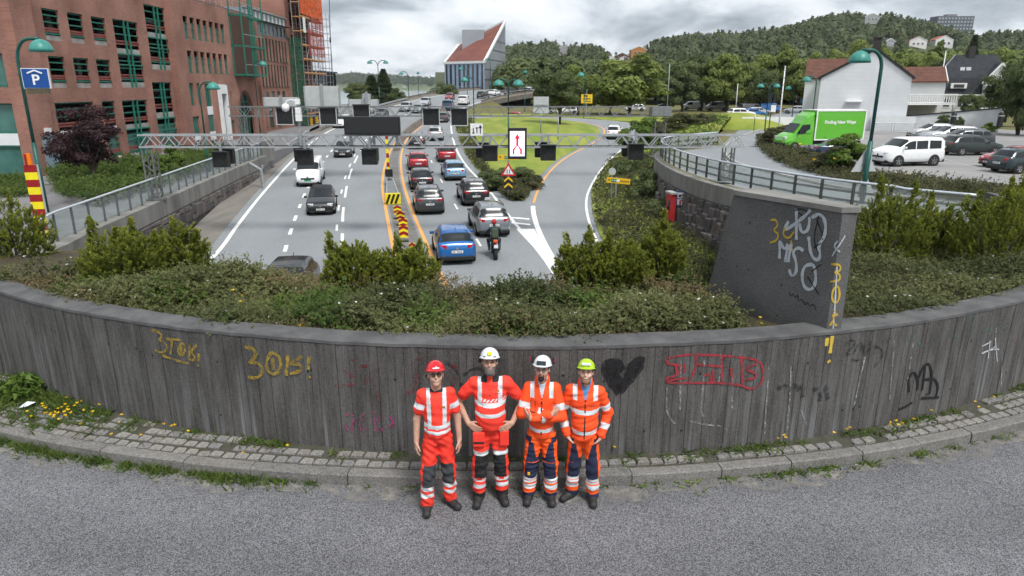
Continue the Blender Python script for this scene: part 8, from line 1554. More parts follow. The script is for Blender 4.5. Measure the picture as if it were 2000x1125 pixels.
# ================================================================== people: smooth-blended volumes turned into one continuous skin
class Field:
    def __init__(s,lo,hi,h):
        s.lo = np.array(lo,float); s.h = h; s.n = np.ceil((np.array(hi) - s.lo) / h).astype(int) + 1; s.D = np.full(s.n,.5,np.float32)
    def sub(s,lo,hi):
        a = np.clip(np.floor((np.array(lo) - s.lo) / s.h).astype(int),0,s.n); b = np.clip(np.ceil((np.array(hi) - s.lo) / s.h).astype(int) + 1,0,s.n); sl = tuple(slice(i,j) for i,j in zip(a,b)); ax = [s.lo[k] + np.arange(a[k],b[k]) * s.h for k in range(3)]
        return sl,np.meshgrid(*ax,indexing='ij',sparse=True)
    def blend(s,sl,d,k,cut=False):
        a = s.D[sl]
        if cut: a = -a; 
        if k > 0: hh = np.maximum(k - np.abs(a - d),0) / k; r = np.minimum(a,d) - hh * hh * k / 4
        else: r = np.minimum(a,d)
        s.D[sl] = -r if cut else r
    def rc(s,a,b,ra,rb=None,k=.02,cut=False):
        a,b = np.array(a,float),np.array(b,float); rb = ra if rb is None else rb; m = max(ra,rb) + .05 + k; sl,(X,Y,Z) = s.sub(np.minimum(a,b) - m,np.maximum(a,b) + m); ab = b - a; L = (ab ** 2).sum() + 1e-12
        t = np.clip(((X - a[0]) * ab[0] + (Y - a[1]) * ab[1] + (Z - a[2]) * ab[2]) / L,0,1); d = np.sqrt((X - a[0] - t * ab[0]) ** 2 + (Y - a[1] - t * ab[1]) ** 2 + (Z - a[2] - t * ab[2]) ** 2) - (ra + (rb - ra) * t); s.blend(sl,d.astype(np.float32),k,cut); return s
    def ell(s,c,r,k=.02,rot=None,cut=False):
        c = np.array(c,float); r = np.array(r,float); m = r.max() + .05 + k; sl,(X,Y,Z) = s.sub(c - m,c + m); x,y,z = X - c[0],Y - c[1],Z - c[2]
        if rot is not None: q = np.array(rot).T; x,y,z = (q[0,0] * x + q[0,1] * y + q[0,2] * z,q[1,0] * x + q[1,1] * y + q[1,2] * z,q[2,0] * x + q[2,1] * y + q[2,2] * z)
        k0 = np.sqrt((x / r[0]) ** 2 + (y / r[1]) ** 2 + (z / r[2]) ** 2); k1 = np.sqrt((x / r[0] ** 2) ** 2 + (y / r[1] ** 2) ** 2 + (z / r[2] ** 2) ** 2) + 1e-9; s.blend(sl,(k0 * (k0 - 1) / k1).astype(np.float32),k,cut); return s
    def chain(s,P,Rr,k=.02):
        for i in range(len(P) - 1): s.rc(P[i],P[i + 1],Rr[i],Rr[i + 1],k)
        return s
    def plane_cut(s,p,nrm):                      # remove everything on the side the normal points to
        nrm = np.array(nrm,float) / np.linalg.norm(nrm); ax = [s.lo[k] + np.arange(s.n[k]) * s.h for k in range(3)]; X,Y,Z = np.meshgrid(*ax,indexing='ij',sparse=True); d = (X - p[0]) * nrm[0] + (Y - p[1]) * nrm[1] + (Z - p[2]) * nrm[2]; s.D = np.maximum(s.D,d.astype(np.float32)); return s
    def wrinkle(s,amp,freq,seed,aniso=(1,1,1.6)):
        r = np.random.default_rng(seed); ax = [s.lo[k] + np.arange(s.n[k]) * s.h for k in range(3)]; X,Y,Z = np.meshgrid(*ax,indexing='ij',sparse=True); v = 0
        for q in range(5): f = r.normal(size=3) * freq * np.array(aniso); v = v + np.sin(X * f[0] + Y * f[1] + Z * f[2] + r.random() * 6.28 + 1.5 * np.sin(Z * freq * .35 + q))
        s.D += (v * amp / 3).astype(np.float32); return s
    def front_y(s,x,z):
        i = int(round((x - s.lo[0]) / s.h)); k = int(round((z - s.lo[2]) / s.h)); col = s.D[i,:,k]; j = np.argmax(col < 0); return s.lo[1] + j * s.h
    def mesh(s):
        D = s.D; S = D < 0; n = np.array(D.shape) - 1; cnt = np.zeros(n,np.uint8); acc = np.zeros((*n,3),np.float32); idx = np.indices(n,dtype=np.int32)
        mix = np.zeros(n,bool); c8 = [S[i:i + n[0],j:j + n[1],k:k + n[2]] for i in (0,1) for j in (0,1) for k in (0,1)]; al = c8[0].copy(); an = c8[0].copy()
        for q in c8[1:]: al &= q; an |= q
        cells = np.argwhere(an & ~al); vid = np.full(n,-1,np.int32); vid[tuple(cells.T)] = np.arange(len(cells)); pos = np.zeros((len(cells),3)); ct = np.zeros(len(cells))
        for ax in range(3):
            o = [k for k in range(3) if k != ax]
            for u in (0,1):
                for v in (0,1):
                    a = cells.copy(); a[:,o[0]] += u; a[:,o[1]] += v; b = a.copy(); b[:,ax] += 1; da,db = D[tuple(a.T)],D[tuple(b.T)]; m = (da < 0) != (db < 0); t = np.where(m,da / (da - db + 1e-12),0); p = a.astype(float); p[:,ax] += t; pos[m] += p[m]; ct[m] += 1
        V = s.lo + pos / ct[:,None] * s.h; F = []
        for ax in range(3):
            o = [(ax + 1) % 3,(ax + 2) % 3]; sa = [slice(None)] * 3; sb = [slice(None)] * 3; sa[ax] = slice(0,-1); sb[ax] = slice(1,None); E_ = np.argwhere(S[tuple(sa)] != S[tuple(sb)]); E_ = E_[(E_[:,o[0]] > 0) & (E_[:,o[1]] > 0) & (E_[:,o[0]] < n[o[0]]) & (E_[:,o[1]] < n[o[1]])]
            q = []
            for du,dv in ((1,1),(0,1),(0,0),(1,0)): c = E_.copy(); c[:,o[0]] -= du; c[:,o[1]] -= dv; q.append(vid[tuple(c.T)])
            q = np.stack(q,1); ins = S[tuple(E_.T)]; q[~ins] = q[~ins][:,::-1]; F.append(q)
        return V,np.concatenate(F)
def sdf_obj(name,f,mats,parent,matfun=None,smooth_it=1):
    V,F = f.mesh()
    for _ in range(smooth_it):                      # light Laplacian pass
        A = np.zeros_like(V); c = np.zeros(len(V))
        for i in range(4): np.add.at(A,F[:,i],V[F[:,(i + 1) % 4]]); np.add.at(c,F[:,i],1)
        V = V * .5 + A / np.maximum(c,1)[:,None] * .5
    me = npmesh(name,V,F,mats,smooth=True)
    if matfun is not None: me.polygons.foreach_set('material_index',np.ascontiguousarray(matfun(V[F].mean(1)),np.int32)); me.update()
    return obj(name,me,parent)
SKIN = [M('skin_%d' % i,c,tuple(x * .82 for x in c),scale=14,rough=.55,spec=.3) for i,c in enumerate([(.56,.33,.24),(.52,.30,.215),(.55,.32,.235),(.66,.40,.32)])]
FLUO = M('fluorescent_red',(.92,.055,.032),(.84,.045,.028),scale=7,rough=.75,bump=.2,bscale=40); FLUO2 = M('fluorescent_orange',(.93,.09,.018),(.85,.075,.014),scale=7,rough=.75,bump=.2,bscale=40); FLUOT = M('fluorescent_orange_trousers',(.92,.115,.014),(.84,.095,.012),scale=7,rough=.75,bump=.2,bscale=40); REFL = M('reflective_tape',(.70,.76,.78),(.60,.66,.68),scale=20,rough=.35,metal=.15); CHAR = M('charcoal_cloth',(.055,.06,.065),(.04,.043,.047),scale=10,rough=.85); NAVYC = M('navy_cloth',(.012,.018,.045),(.02,.026,.06),scale=10,rough=.85); BLKC = M('black_cloth',(.014,.014,.015),(.022,.022,.023),scale=10,rough=.85); BOOT = M('boot_leather',(.022,.022,.023),(.035,.034,.033),scale=12,rough=.6); SOLE = M('boot_sole',(.06,.06,.055),rough=.8); SHIRTB = M('blue_shirt',(.10,.27,.52),rough=.8); SHIRTW = M('pale_shirt',(.55,.62,.72),rough=.8); LIPS = M('lips',(.36,.17,.13),rough=.5); TEETH = M('teeth',(.75,.73,.68),rough=.3); EYEM = M('eye_dark',(.02,.016,.014),rough=.2); GLF = M('glasses_frame',(.012,.012,.013),rough=.3)
def rotm(pitch,yaw,roll=0): return np.array(Matrix.Rotation(yaw,3,'Z') @ Matrix.Rotation(roll,3,'Y') @ Matrix.Rotation(pitch,3,'X'))
def hand(f,w,d,sd,nrm,curl,s=1.0,thumb=1):
    """palm and five separate bent fingers: w wrist, d finger direction, sd across the palm towards the thumb, nrm palm-side normal"""
    w,d,sd,nrm = (np.array(q,float) for q in (w,d,sd,nrm)); d /= np.linalg.norm(d); sd -= d * sd.dot(d); sd /= np.linalg.norm(sd); nrm = nrm - d * nrm.dot(d) - sd * nrm.dot(sd); nrm /= np.linalg.norm(nrm)
    for i,(o,L_) in enumerate(((.031,.072),(.0105,.08),(-.0105,.074),(-.031,.058))):
        kn = w + (d * .085 + sd * o * 1.0) * s; f.rc(w + (d * .01 + sd * o * .55) * s,kn,.0165 * s,.0125 * s,.012); c1 = curl * (1 + .12 * i); d1 = d * math.cos(c1 * .5) + nrm * math.sin(c1 * .5) + sd * o * 1.6; d2 = d * math.cos(c1 * 1.3) + nrm * math.sin(c1 * 1.3) + sd * o * 1.6; m = kn + d1 * L_ * .52 * s; f.rc(kn,m,.0098 * s,.009 * s,.003); f.rc(m,m + d2 * L_ * .5 * s,.009 * s,.0076 * s,.003)
    b = w + (d * .022 + sd * .026) * s; m = b + (d * .035 + sd * .032 + nrm * .012) * s; f.rc(b,m,.015 * s,.0115 * s,.01); f.rc(m,m + (d * .034 + sd * .008 + nrm * .012) * s,.0112 * s,.0088 * s,.003)
def person(label,X,Y,rz,s,cfg):
    t = thing('person',label,'person',(X,Y,0),rz,'workers in hi-vis clothing lined up before the wall'); S_ = lambda p: tuple(np.array(p,float) * s)
    W = cfg.get('wd',1); A = [{k: ((v[0] * W,v[1],v[2]) if k in ('sh','el','wr') else v) for k,v in a.items()} for a in cfg['arms']]; feet = cfg['feet']; Rm = rotm(*cfg['head_rot']); hc = np.array(cfg.get('head',(0,-.03,1.685))) * s; hp = lambda p: hc + Rm @ (np.array(p,float) * s)
    # ---- body: head, neck, torso core, arms, hands
    f = Field((-.62 * s,-.36 * s,.60 * s),(.62 * s,.26 * s,1.86 * s),.0066)
    f.ell((0,0,1.27 * s),(.15 * s * W,.095 * s,.2 * s)); f.ell((0,0,1.02 * s),(.14 * s * W,.09 * s,.17 * s),.05)
    for sx in (-1,1): f.rc((sx * .09 * s * W,0,.93 * s),(sx * .1 * s * W,0,.66 * s),.07 * s,.055 * s,.04)
    f.rc((0,.02 * s,1.42 * s),hp((0,.02,-.06)),.056 * s,.055 * s,.04); f.rc((-.14 * s * W,.01 * s,1.44 * s),(.14 * s * W,.01 * s,1.44 * s),.05 * s,.05 * s,.04)
    for sg,a in zip((-1,1),A):
        f.chain([S_(a['sh']),S_(a['el']),S_(a['wr'])],[.05 * s,.041 * s,.029 * s],.012)
        if 'hand' in a: hand(f,S_(a['wr']),*a['hand'],s)
    E = lambda c,r,k=.02,cut=False: f.ell(hp(c),np.array(r) * s,k,Rm,cut)
    E((0,.012,.035),(.075,.094,.088),.02); E((0,-.018,-.035),(.061,.074,.086),.03); E((0,-.066,-.098),(.028,.022,.022),.025); f.rc(hp((-.04,-.078,.026)),hp((.04,-.078,.026)),.013 * s,None,.02)
    for sx in (-1,1): E((sx * .04,-.066,-.03),(.024,.02,.026),.02); E((sx * .077,.012,-.004),(.010,.022,.032),.006); E((sx * .030,-.100,.008),(.017,.012,.010),.008,True)
    f.rc(hp((0,-.09,.014)),hp((0,-.113,-.022)),.009 * s,.0145 * s,.012); f.rc(hp((-.02,-.09,-.058)),hp((.02,-.09,-.058)),.0085 * s,None,.008)
    def bm(C):
        L = (C - hc) @ Rm / s; x,y,z = L.T; m = np.zeros(len(C),int)
        m[(np.abs(x) < .026) & (y < -.085) & (np.abs(z + .058) < .0075)] = 1
        b = cfg.get('beard')
        if b: 
            zt = -.038 - .0; be = (z < -.05 + .4 * np.abs(x)) & (y < .035) & (z > -.14) & (y < .02)
            if b == 'short': be &= (z < -.052 + .3 * np.abs(x))
            if b == 'goatee': be = (z < -.044) & (np.abs(x) < .032) & (y < -.055) & (z > -.135)
            m[be & ~((np.abs(x) < .022) & (np.abs(z + .058) < .007))] = 2
        br = (np.abs(z - .027) < .005) & (np.abs(np.abs(x) - .031) < .018) & (y < -.07); m[br] = 3; return m
    bd = M('beard_' + cfg['id'],cfg.get('beard_col',(.05,.03,.02)),rough=.9); hr = M('hair_' + cfg['id'],cfg['hair'],rough=.8)
    if cfg.get('beard') in ('full','short'): E((0,-.052,-.088),(.05 if cfg['beard'] == 'full' else .045,.046 if cfg['beard'] == 'full' else .036,.052 if cfg['beard'] == 'full' else .04),.02)
    if cfg.get('beard') == 'goatee': E((0,-.078,-.098),(.024,.02,.03),.012)
    body = sdf_obj('body',f,[cfg['skin'],LIPS,bd,hr],t,bm)
    for sx in (-1,1): mb = MB(); mb.lathe([(.002,-.006),(.0085,-.003),(.0085,.003),(.002,.006)],(0,0,0),8); o = mb.build('eye',EYEM,t); o.location = tuple(hp((sx * .030,-.088,.009))); o.scale = (1.25 * s,.7 * s,.8 * s)
    if cfg.get('smile'): 
        mb = MB(); P = [(x,-.1002 + 6 * x * x,-.0575 + 5 * x * x) for x in np.linspace(-.02,.02,7)]; mb.strip([tuple(hp((x,y,z + .0032))) for x,y,z in P],[tuple(hp((x,y,z - .0032))) for x,y,z in P]); mb.build('teeth',TEETH,t)
    # hair under the helmet
    f = Field(hc - .16 * s,hc + .16 * s,.006); f.ell(hp((0,.022,.028)),np.array((.081,.096,.092)) * s,.01,Rm); f.plane_cut(hp((0,cfg.get('hair_front',-.035),0)),Rm @ np.array((0,-1,.0))); f.plane_cut(hp((0,0,cfg.get('hair_low',-.035))),Rm @ np.array((0,0,-1.))); sdf_obj('hair',f,hr,t)
    # ---- helmet
    f = Field(hc - .19 * s,hc + np.array((.19,.19,.25)) * s,.0055); f.ell(hp((0,.008,.055)),np.array((.102,.128,.108)) * s,.0,Rm); f.plane_cut(hp((0,0,.052)),Rm @ np.array((0,.06,-1.))); f.ell(hp((0,-.012,.056)),np.array((.112,.15,.011)) * s,.012,Rm); f.ell(hp((0,-.10,.053)),np.array((.075,.065,.010)) * s,.012,Rm)
    for x in (-.035,0,.035): f.rc(hp((x,-.06,.145 - abs(x) * .5)),hp((x,.09,.14 - abs(x) * .5)),.009 * s,None,.012)
    hm = sdf_obj('helmet',f,cfg['helmet'],t,None,2)
    hmat = lambda c: Matrix.Translation(tuple(hp(c))) @ Matrix([list(r) for r in Rm]).to_4x4()
    def hbox(name,c,d,m,par=hm,bev=.006): mb = MB(); mb.box((0,0,0),tuple(np.array(d) * s)); o = mb.build(name,m,par); o.matrix_local = hmat(c); bevel(o,bev); return o
    for nm,c,d,m in cfg.get('helmet_parts',()): hbox(nm,c,d,m)
    # strap
    if cfg.get('glasses'):
        gm = cfg['glasses']; g = hbox('glasses',(0,-.099,.014),(.022,.004,.004),gm,t,.001)
        for sx in (-1,1):
            mb = MB(); mb.tube([tuple(hp((sx * .031 + .021 * math.cos(a),-.102,.008 + .016 * math.sin(a)))) for a in np.linspace(0,2 * math.pi,15)],.0046 * s,5,cap=False); o = mb.build('lens_frame',gm,g); o.matrix_parent_inverse = hmat((0,-.099,.014)).inverted()
            mb = MB(); mb.tube([tuple(hp((sx * .052,-.1,.014))),tuple(hp((sx * .078,.01,.012)))],.0025 * s,5); o = mb.build('temple',gm,g); o.matrix_parent_inverse = hmat((0,-.099,.014)).inverted()
    # ---- upper garment
    hem = cfg['hem']; f = Field((-.6 * s,-.34 * s,(hem - .06) * s),(.6 * s,.24 * s,1.62 * s),.0075); bl = cfg.get('belly',0)
    f.ell((0,.005,1.30 * s),(.192 * s * W,.122 * s,.215 * s),.03); f.ell((0,(-.012 - bl) * s,1.08 * s),((.172 + bl * .5) * s * W,(.122 + bl) * s,.22 * s),.06); f.rc((0,-.005,1.0 * s),(0,0,.86 * s),.15 * s * W,.152 * s * W,.05); f.rc((-.145 * s * W,.005,1.44 * s),(.145 * s * W,.005,1.44 * s),.066 * s,.066 * s,.04)
    for a in A:
        if cfg['sleeve'] == 'short': sh,el = np.array(S_(a['sh'])),np.array(S_(a['el'])); f.rc(sh,sh + (el - sh) * .62,.072 * s * (W * .5 + .5),.069 * s * (W * .5 + .5),.035); f.plane_cut(sh + (el - sh) * .72,(el - sh)) if False else None
        else: f.chain([S_(a['sh']),S_(a['el']),tuple(np.array(S_(a['el'])) + (np.array(S_(a['wr'])) - np.array(S_(a['el']))) * .93)],[.070 * s,.060 * s,.048 * s],.022)
    col = cfg['collar']
    if col == 'stand': f.rc((0,.012 * s,1.46 * s),(0,-.0 * s,1.555 * s),.082 * s,.088 * s,.02)
    elif col == 'polo': f.rc((0,.012 * s,1.47 * s),(0,.004 * s,1.53 * s),.075 * s,.07 * s,.015)
    else: f.rc((0,.01 * s,1.46 * s),(0,.005 * s,1.495 * s),.07 * s,.062 * s,.015)
    f.wrinkle(.0068,25,cfg['seed']); f.plane_cut((0,0,hem * s),(0,.12,-1))
    if col == 'stand': f.ell((0,-.045 * s,1.585 * s),(.05 * s,.075 * s,.07 * s),.0,None,True)
    if cfg['sleeve'] == 'short': pass
    gm = cfg['top_mats']; arms_np = [(np.array(S_(a['sh'])),np.array(S_(a['el'])),np.array(S_(a['wr']))) for a in A]
    def tm(C):
        x,y,z = (C / s).T; m = np.zeros(len(C),int); on_arm = np.zeros(len(C),bool); tu = np.full(len(C),-1.); tl = np.full(len(C),-1.)
        for sh,el,wr in arms_np:
            for seg,(p,q) in enumerate(((sh,el),(el,wr))):
                d = q - p; tt = ((C - p) @ d) / d.dot(d); dist = np.linalg.norm(C - p - np.clip(tt,0,1)[:,None] * d,axis=1); near = (dist < .085 * s) & (np.abs(C[:,0]) > (.15 * W if seg == 0 else .0) * s) & (tt > (.12 if seg == 0 else .0)) & (tt < 1.15)
                if seg == 1: near &= (C[:,1] < -.0) | (np.abs(C[:,0]) > .2 * s) if cfg['sleeve'] != 'short' else near
                if seg == 0: tu[near] = tt[near]
                else: tl[near & (dist < .072 * s)] = tt[near & (dist < .072 * s)]
        return cfg['top_fun'](x / W,y,z,tu,tl,m)
    top = sdf_obj(cfg['top_name'],f,gm,t,tm); ff = f
    def front(x,z,off=.004): return (x * s,ff.front_y(x * s,z * s) - off,z * s)
    def patch_(name,x0,x1,z0,z1,m,off=.004,par=top,n=4):
        mb = MB(); xs = np.linspace(x0,x1,n); mb.strip([front(x,z0,off) for x in xs],[front(x,z1,off) for x in xs]); return mb.build(name,m,par)
    if cfg.get('zip'): mb = MB(); zs = np.linspace(hem + .015,cfg['zip'],26); mb.strip([front(-.0075,z) for z in zs],[front(.0075,z) for z in zs]); mb.build('zip',BLKC,top)
    if cfg.get('badge'): 
        x,z = cfg['badge']; mb = MB()
        for (a,b,c,d) in ((x - .03,x + .03,z + .05,z + .058),(x - .03,x + .03,z - .058,z - .05),(x - .03,x - .024,z - .05,z + .05),(x + .024,x + .03,z - .05,z + .05)): mb.add([front(a,c),front(b,c),front(b,d),front(a,d)],[(0,1,2,3)])
        mb.build_each('badge_pocket_edge',BLKC,top)
    if cfg.get('crest'):
        x,z = cfg['crest']; mb = MB(); p = np.array(front(x,z,.006)); mb.add([tuple(p + np.array((.017 * s * math.cos(a),-.001,.014 * s * math.sin(a)))) for a in np.linspace(0,6.283,9)[:-1]],[tuple(range(8))]); mb.build('crest',M('crest_yellow',(.55,.33,.02),(.03,.02,.01),scale=60,rough=.7),top); patch_('crest_lettering',x - .035,x + .035,z - .03,z - .022,BLKC)
    if cfg.get('logo'): x,z = cfg['logo']; patch_('chest_lettering',x - .04,x + .04,z - .007,z + .007,M('logo_dark',(.25,.03,.02),rough=.7))
    if cfg.get('buttons'):
        for z in cfg['buttons']: patch_('button',-.006,.006,z - .006,z + .006,BLKC,.007,n=2)
    # ---- trousers
    f = Field((-.34 * s,-.26 * s,.04 * s),(.34 * s,.24 * s,1.02 * s),.0085); f.ell((0,.0,.95 * s),(.165 * s * W,.118 * s,.125 * s),.03)
    legs = []
    for sx,ft in zip((-1,1),feet):
        an = np.array((ft[0],ft[1],.085)); kn = np.array((sx * .105 * .5 + ft[0] * .5,ft[1] * .6 - .025,.50)); hp_ = np.array((sx * .088 * W,0,.90)); legs.append((hp_ * s,kn * s,an * s)); f.chain([hp_ * s,kn * s,an * s],[.100 * s * (W * .6 + .4),.080 * s,.072 * s],.025)
    f.wrinkle(.0095,28,cfg['seed'] + 5,(1,1,1.9)); f.plane_cut((0,0,.062 * s),(0,0,-1)); f.plane_cut((0,0,(hem + .035) * s),(0,0,1))
    def lm(C):
        x,y,z = (C / s).T; lx = np.zeros(len(C)); side = np.where(x < 0,0,1)
        for i,(h_,k_,a_) in enumerate(legs):
            m = side == i; zz2 = C[m,2]; cxx = np.where(zz2 > k_[2],k_[0] + (h_[0] - k_[0]) * np.clip((zz2 - k_[2]) / (h_[2] - k_[2]),0,1),a_[0] + (k_[0] - a_[0]) * np.clip((zz2 - a_[2]) / (k_[2] - a_[2]),0,1)); lx[m] = (C[m,0] - cxx) / s * (-1 if i == 0 else 1)
        return cfg['leg_fun'](x,y,z,lx,np.zeros(len(C),int))            # lx: positive = outer side of the leg
    tr = sdf_obj('trousers',f,cfg['leg_mats'],t,lm)
    for nm,c,d,m in cfg.get('trouser_parts',()): mb = MB(); mb.box((0,0,0),tuple(np.array(d) * s)); o = mb.build(nm,m,tr); o.location = S_(c); bevel(o,.012 * s,3)
    # ---- boots
    for sx,ft in zip((-1,1),feet):
        a = ft[2]; dx,dy = math.sin(a),-math.cos(a); c = np.array((ft[0],ft[1],0)); P = lambda u,z,v=0: S_((c[0] + dx * u - dy * v * -1,c[1] + dy * u + dx * v,z)); f = Field((c[0] * s - .26 * s,c[1] * s - .26 * s,-.01),(c[0] * s + .26 * s,c[1] * s + .2 * s,.19 * s),.006); f.rc(P(-.06,.05),P(.06,.055),.044 * s,.042 * s,.03); f.rc(P(.04,.05),P(.155,.045),.044 * s,.046 * s,.03); f.rc(P(0,.06),P(-.01,.17),.052 * s,.054 * s,.03); f.plane_cut((0,0,.002),(0,0,-1)); o = sdf_obj('boot',f,[BOOT,cfg.get('sole',SOLE)],t,lambda C: (C[:,2] < .024 * s).astype(int))
    return t
B_ = lambda z,a,b: (z > a) & (z < b)
def tee(x,y,z,tu,tl,m):
    sag = .012 * np.cos(x * 9); ax = np.abs(x); body = tu < 0; v = body & (np.abs(ax - (.105 - .03 * np.clip(1.4 - z,0,.4))) < .026) & (z > 1.09); m[v] = 1; m[body & B_(z + sag,1.085,1.135)] = 1; m[body & B_(z + sag,1.025,1.062)] = 1; m[B_(tu,.30,.50)] = 1; m[(z > 1.490) & (ax < .085)] = 2; return m
def tee_leg(x,y,z,lx,m):
    m[B_(z,.34,.615) & (y < .01) & (lx < .058)] = 2; m[B_(z,.285,.335)] = 1; m[B_(z,.20,.25)] = 1; return m
def polo(x,y,z,tu,tl,m):
    ax = np.abs(x); body = tu < .0; sag = .014 * np.cos(x * 8); m[body & (np.abs(ax - .118) < .024) & (z > 1.24)] = 1; m[body & B_(z + sag,1.225,1.272)] = 1; m[body & B_(z + sag,1.115,1.158)] = 1; h = body & B_(z + sag,1.282,1.312) & (y < 0) & (x > -.09) & (np.mod(x * 1.0 - z * .9,.044) < .024); m[h] = 1; m[(z > 1.475) & (ax < .105) & ~((ax < .03) & (y < -.05))] = 2; return m
def polo_leg(x,y,z,lx,m):
    m[B_(z,.34,.63) & (y < .02) & (lx < .055)] = 2; m[B_(z + .03 * np.abs(lx),.625,.67) & (y < .04)] = 1; m[B_(z,.295,.335) & ~((lx < .03) & (lx > -.03) & (y < 0) & (z > .31))] = 1; m[B_(z,.215,.26)] = 1; m[z < .15] = 2; return m
def jacket3(x,y,z,tu,tl,m):
    ax = np.abs(x); body = (tu < 0) & (tl < 0); sag = .012 * np.cos(x * 8); m[body & (np.abs(ax - .125) < .026) & (z > 1.36)] = 1; m[body & B_(z + sag,.955,1.005)] = 1; m[body & B_(z + sag,1.20,1.25) & (y > -.05)] = 1; m[B_(tu,.52,.74)] = 1; m[B_(tl,.58,.70)] = 1; m[(y < -.02) & (z > 1.36) & (ax < .034 * (z - 1.36) / .12)] = 2; return m
def jacket4(x,y,z,tu,tl,m):
    ax = np.abs(x); body = (tu < 0) & (tl < 0); sag = .010 * np.cos(x * 8); m[body & (np.abs(ax - .13) < .027) & (z > 1.36)] = 1; m[body & B_(z + sag,1.20,1.255)] = 1; m[body & B_(z + sag,.945,.995)] = 1; m[B_(tu,.56,.78)] = 1; m[B_(tl,.42,.66)] = 1; m[(y < -.02) & (z > 1.34) & (ax < .036 * (z - 1.34) / .13)] = 2; return m
def nav_leg(x,y,z,lx,m):
    inner = (lx < .062 - .22 * np.clip(z - .62,0,.3)); m[B_(z,.335,.60) & (lx < .062)] = 2; m[B_(z,.60,.80) & (lx > -.05 + .3 * np.clip(z - .62,0,.2)) & (lx < .055)] = 2; m[B_(z,.80,.87) & (lx > .03)] = 2; m[B_(z,.27,.335) & ~B_(z,.298,.305)] = 1; m[B_(z,.19,.25)] = 1; m[z < .135] = 2; m[B_(z,.545,.55)] = 0; return m
down = lambda sx,e=(.27,.03,1.14),w=(.285,-.03,.885): dict(sh=(sx * .175,.01,1.44),el=(sx * e[0],e[1],e[2]),wr=(sx * w[0],w[1],w[2]))
mk = lambda a,h: dict(a,hand=h)
RHELM = M('helmet_red',(.62,.012,.02),rough=.22,coat=.5); WHELM = M('helmet_white',(.72,.74,.76),rough=.25,coat=.4); LHELM = M('helmet_lime',(.42,.62,.02),rough=.25,coat=.4); YLAMP = M('lamp_yellow',(.7,.72,.02),rough=.4); GOG = M('goggle_lens',(.02,.035,.04),rough=.05,spec=.8); MUFFR = M('muff_red',(.4,.02,.06),rough=.35)
person('worker in red helmet and round glasses, leftmost of the four',-.845,6.98,R(6),1.012,dict(id='one',seed=3,skin=SKIN[0],hair=(.16,.14,.12),wd=.84,head_rot=(R(-18),R(4)),hair_low=-.02,helmet=RHELM,helmet_parts=(('label_strip',(0,-.125,.082),(.075,.012,.016),WHITE),),glasses=GLF,smile=True,hem=.985,sleeve='short',collar='crew',top_name='t_shirt',top_mats=[FLUO,REFL,BLKC],top_fun=tee,leg_mats=[FLUO,REFL,CHAR],leg_fun=tee_leg,crest=(.075,1.335),
    feet=((-.145,-.03,R(-2)),(.12,.06,R(32))),arms=[mk(down(-1),((-.05,-.2,-1),(.35,-1,.1),(1,.3,0),.55)),mk(down(1),((.05,-.2,-1),(-.35,-1,.1),(-1,.3,0),.55))]))
person('tallest worker in white helmet and polo shirt, hands on hips',-.25,7.14,R(1),1.06,dict(id='two',seed=11,skin=SKIN[1],hair=(.07,.06,.055),wd=.92,head_rot=(R(-17),R(0)),hair_low=.0,helmet=WHELM,helmet_parts=(('head_lamp',(0,-.125,.105),(.045,.02,.036),YLAMP),('ear_muff',(-.108,.02,.045),(.03,.06,.085),BLKC),('ear_muff',(.108,.02,.045),(.03,.06,.085),BLKC),('name_strip',(-.055,-.125,.073),(.03,.012,.010),NAVYC),('name_strip',(.055,-.125,.073),(.03,.012,.010),NAVYC)),beard='full',beard_col=(.15,.14,.13),hem=.955,belly=.02,sleeve='short',collar='polo',top_name='polo_shirt',top_mats=[FLUO,REFL,BLKC],top_fun=polo,leg_mats=[FLUO,REFL,BLKC],leg_fun=polo_leg,crest=(.085,1.385),buttons=(1.40,1.35),trouser_parts=(('tool_pocket',(-.125,-.115,.83),(.13,.05,.17),FLUO),('tool_pocket',(.15,-.10,.84),(.10,.05,.18),FLUO),('pocket_edge',(-.125,-.142,.80),(.12,.012,.022),BLKC)),
    feet=((-.135,-.02,R(-8)),(.125,.02,R(14))),arms=[dict(sh=(-.185,.01,1.44),el=(-.385,.07,1.19),wr=(-.255,-.07,.995),hand=((.75,-.45,-.35),(.35,-.1,.85),(.3,.9,.2),.35)),dict(sh=(.185,.01,1.44),el=(.385,.07,1.19),wr=(.255,-.07,.995),hand=((-.75,-.45,-.35),(-.35,-.1,.85),(-.3,.9,.2),.35))]))
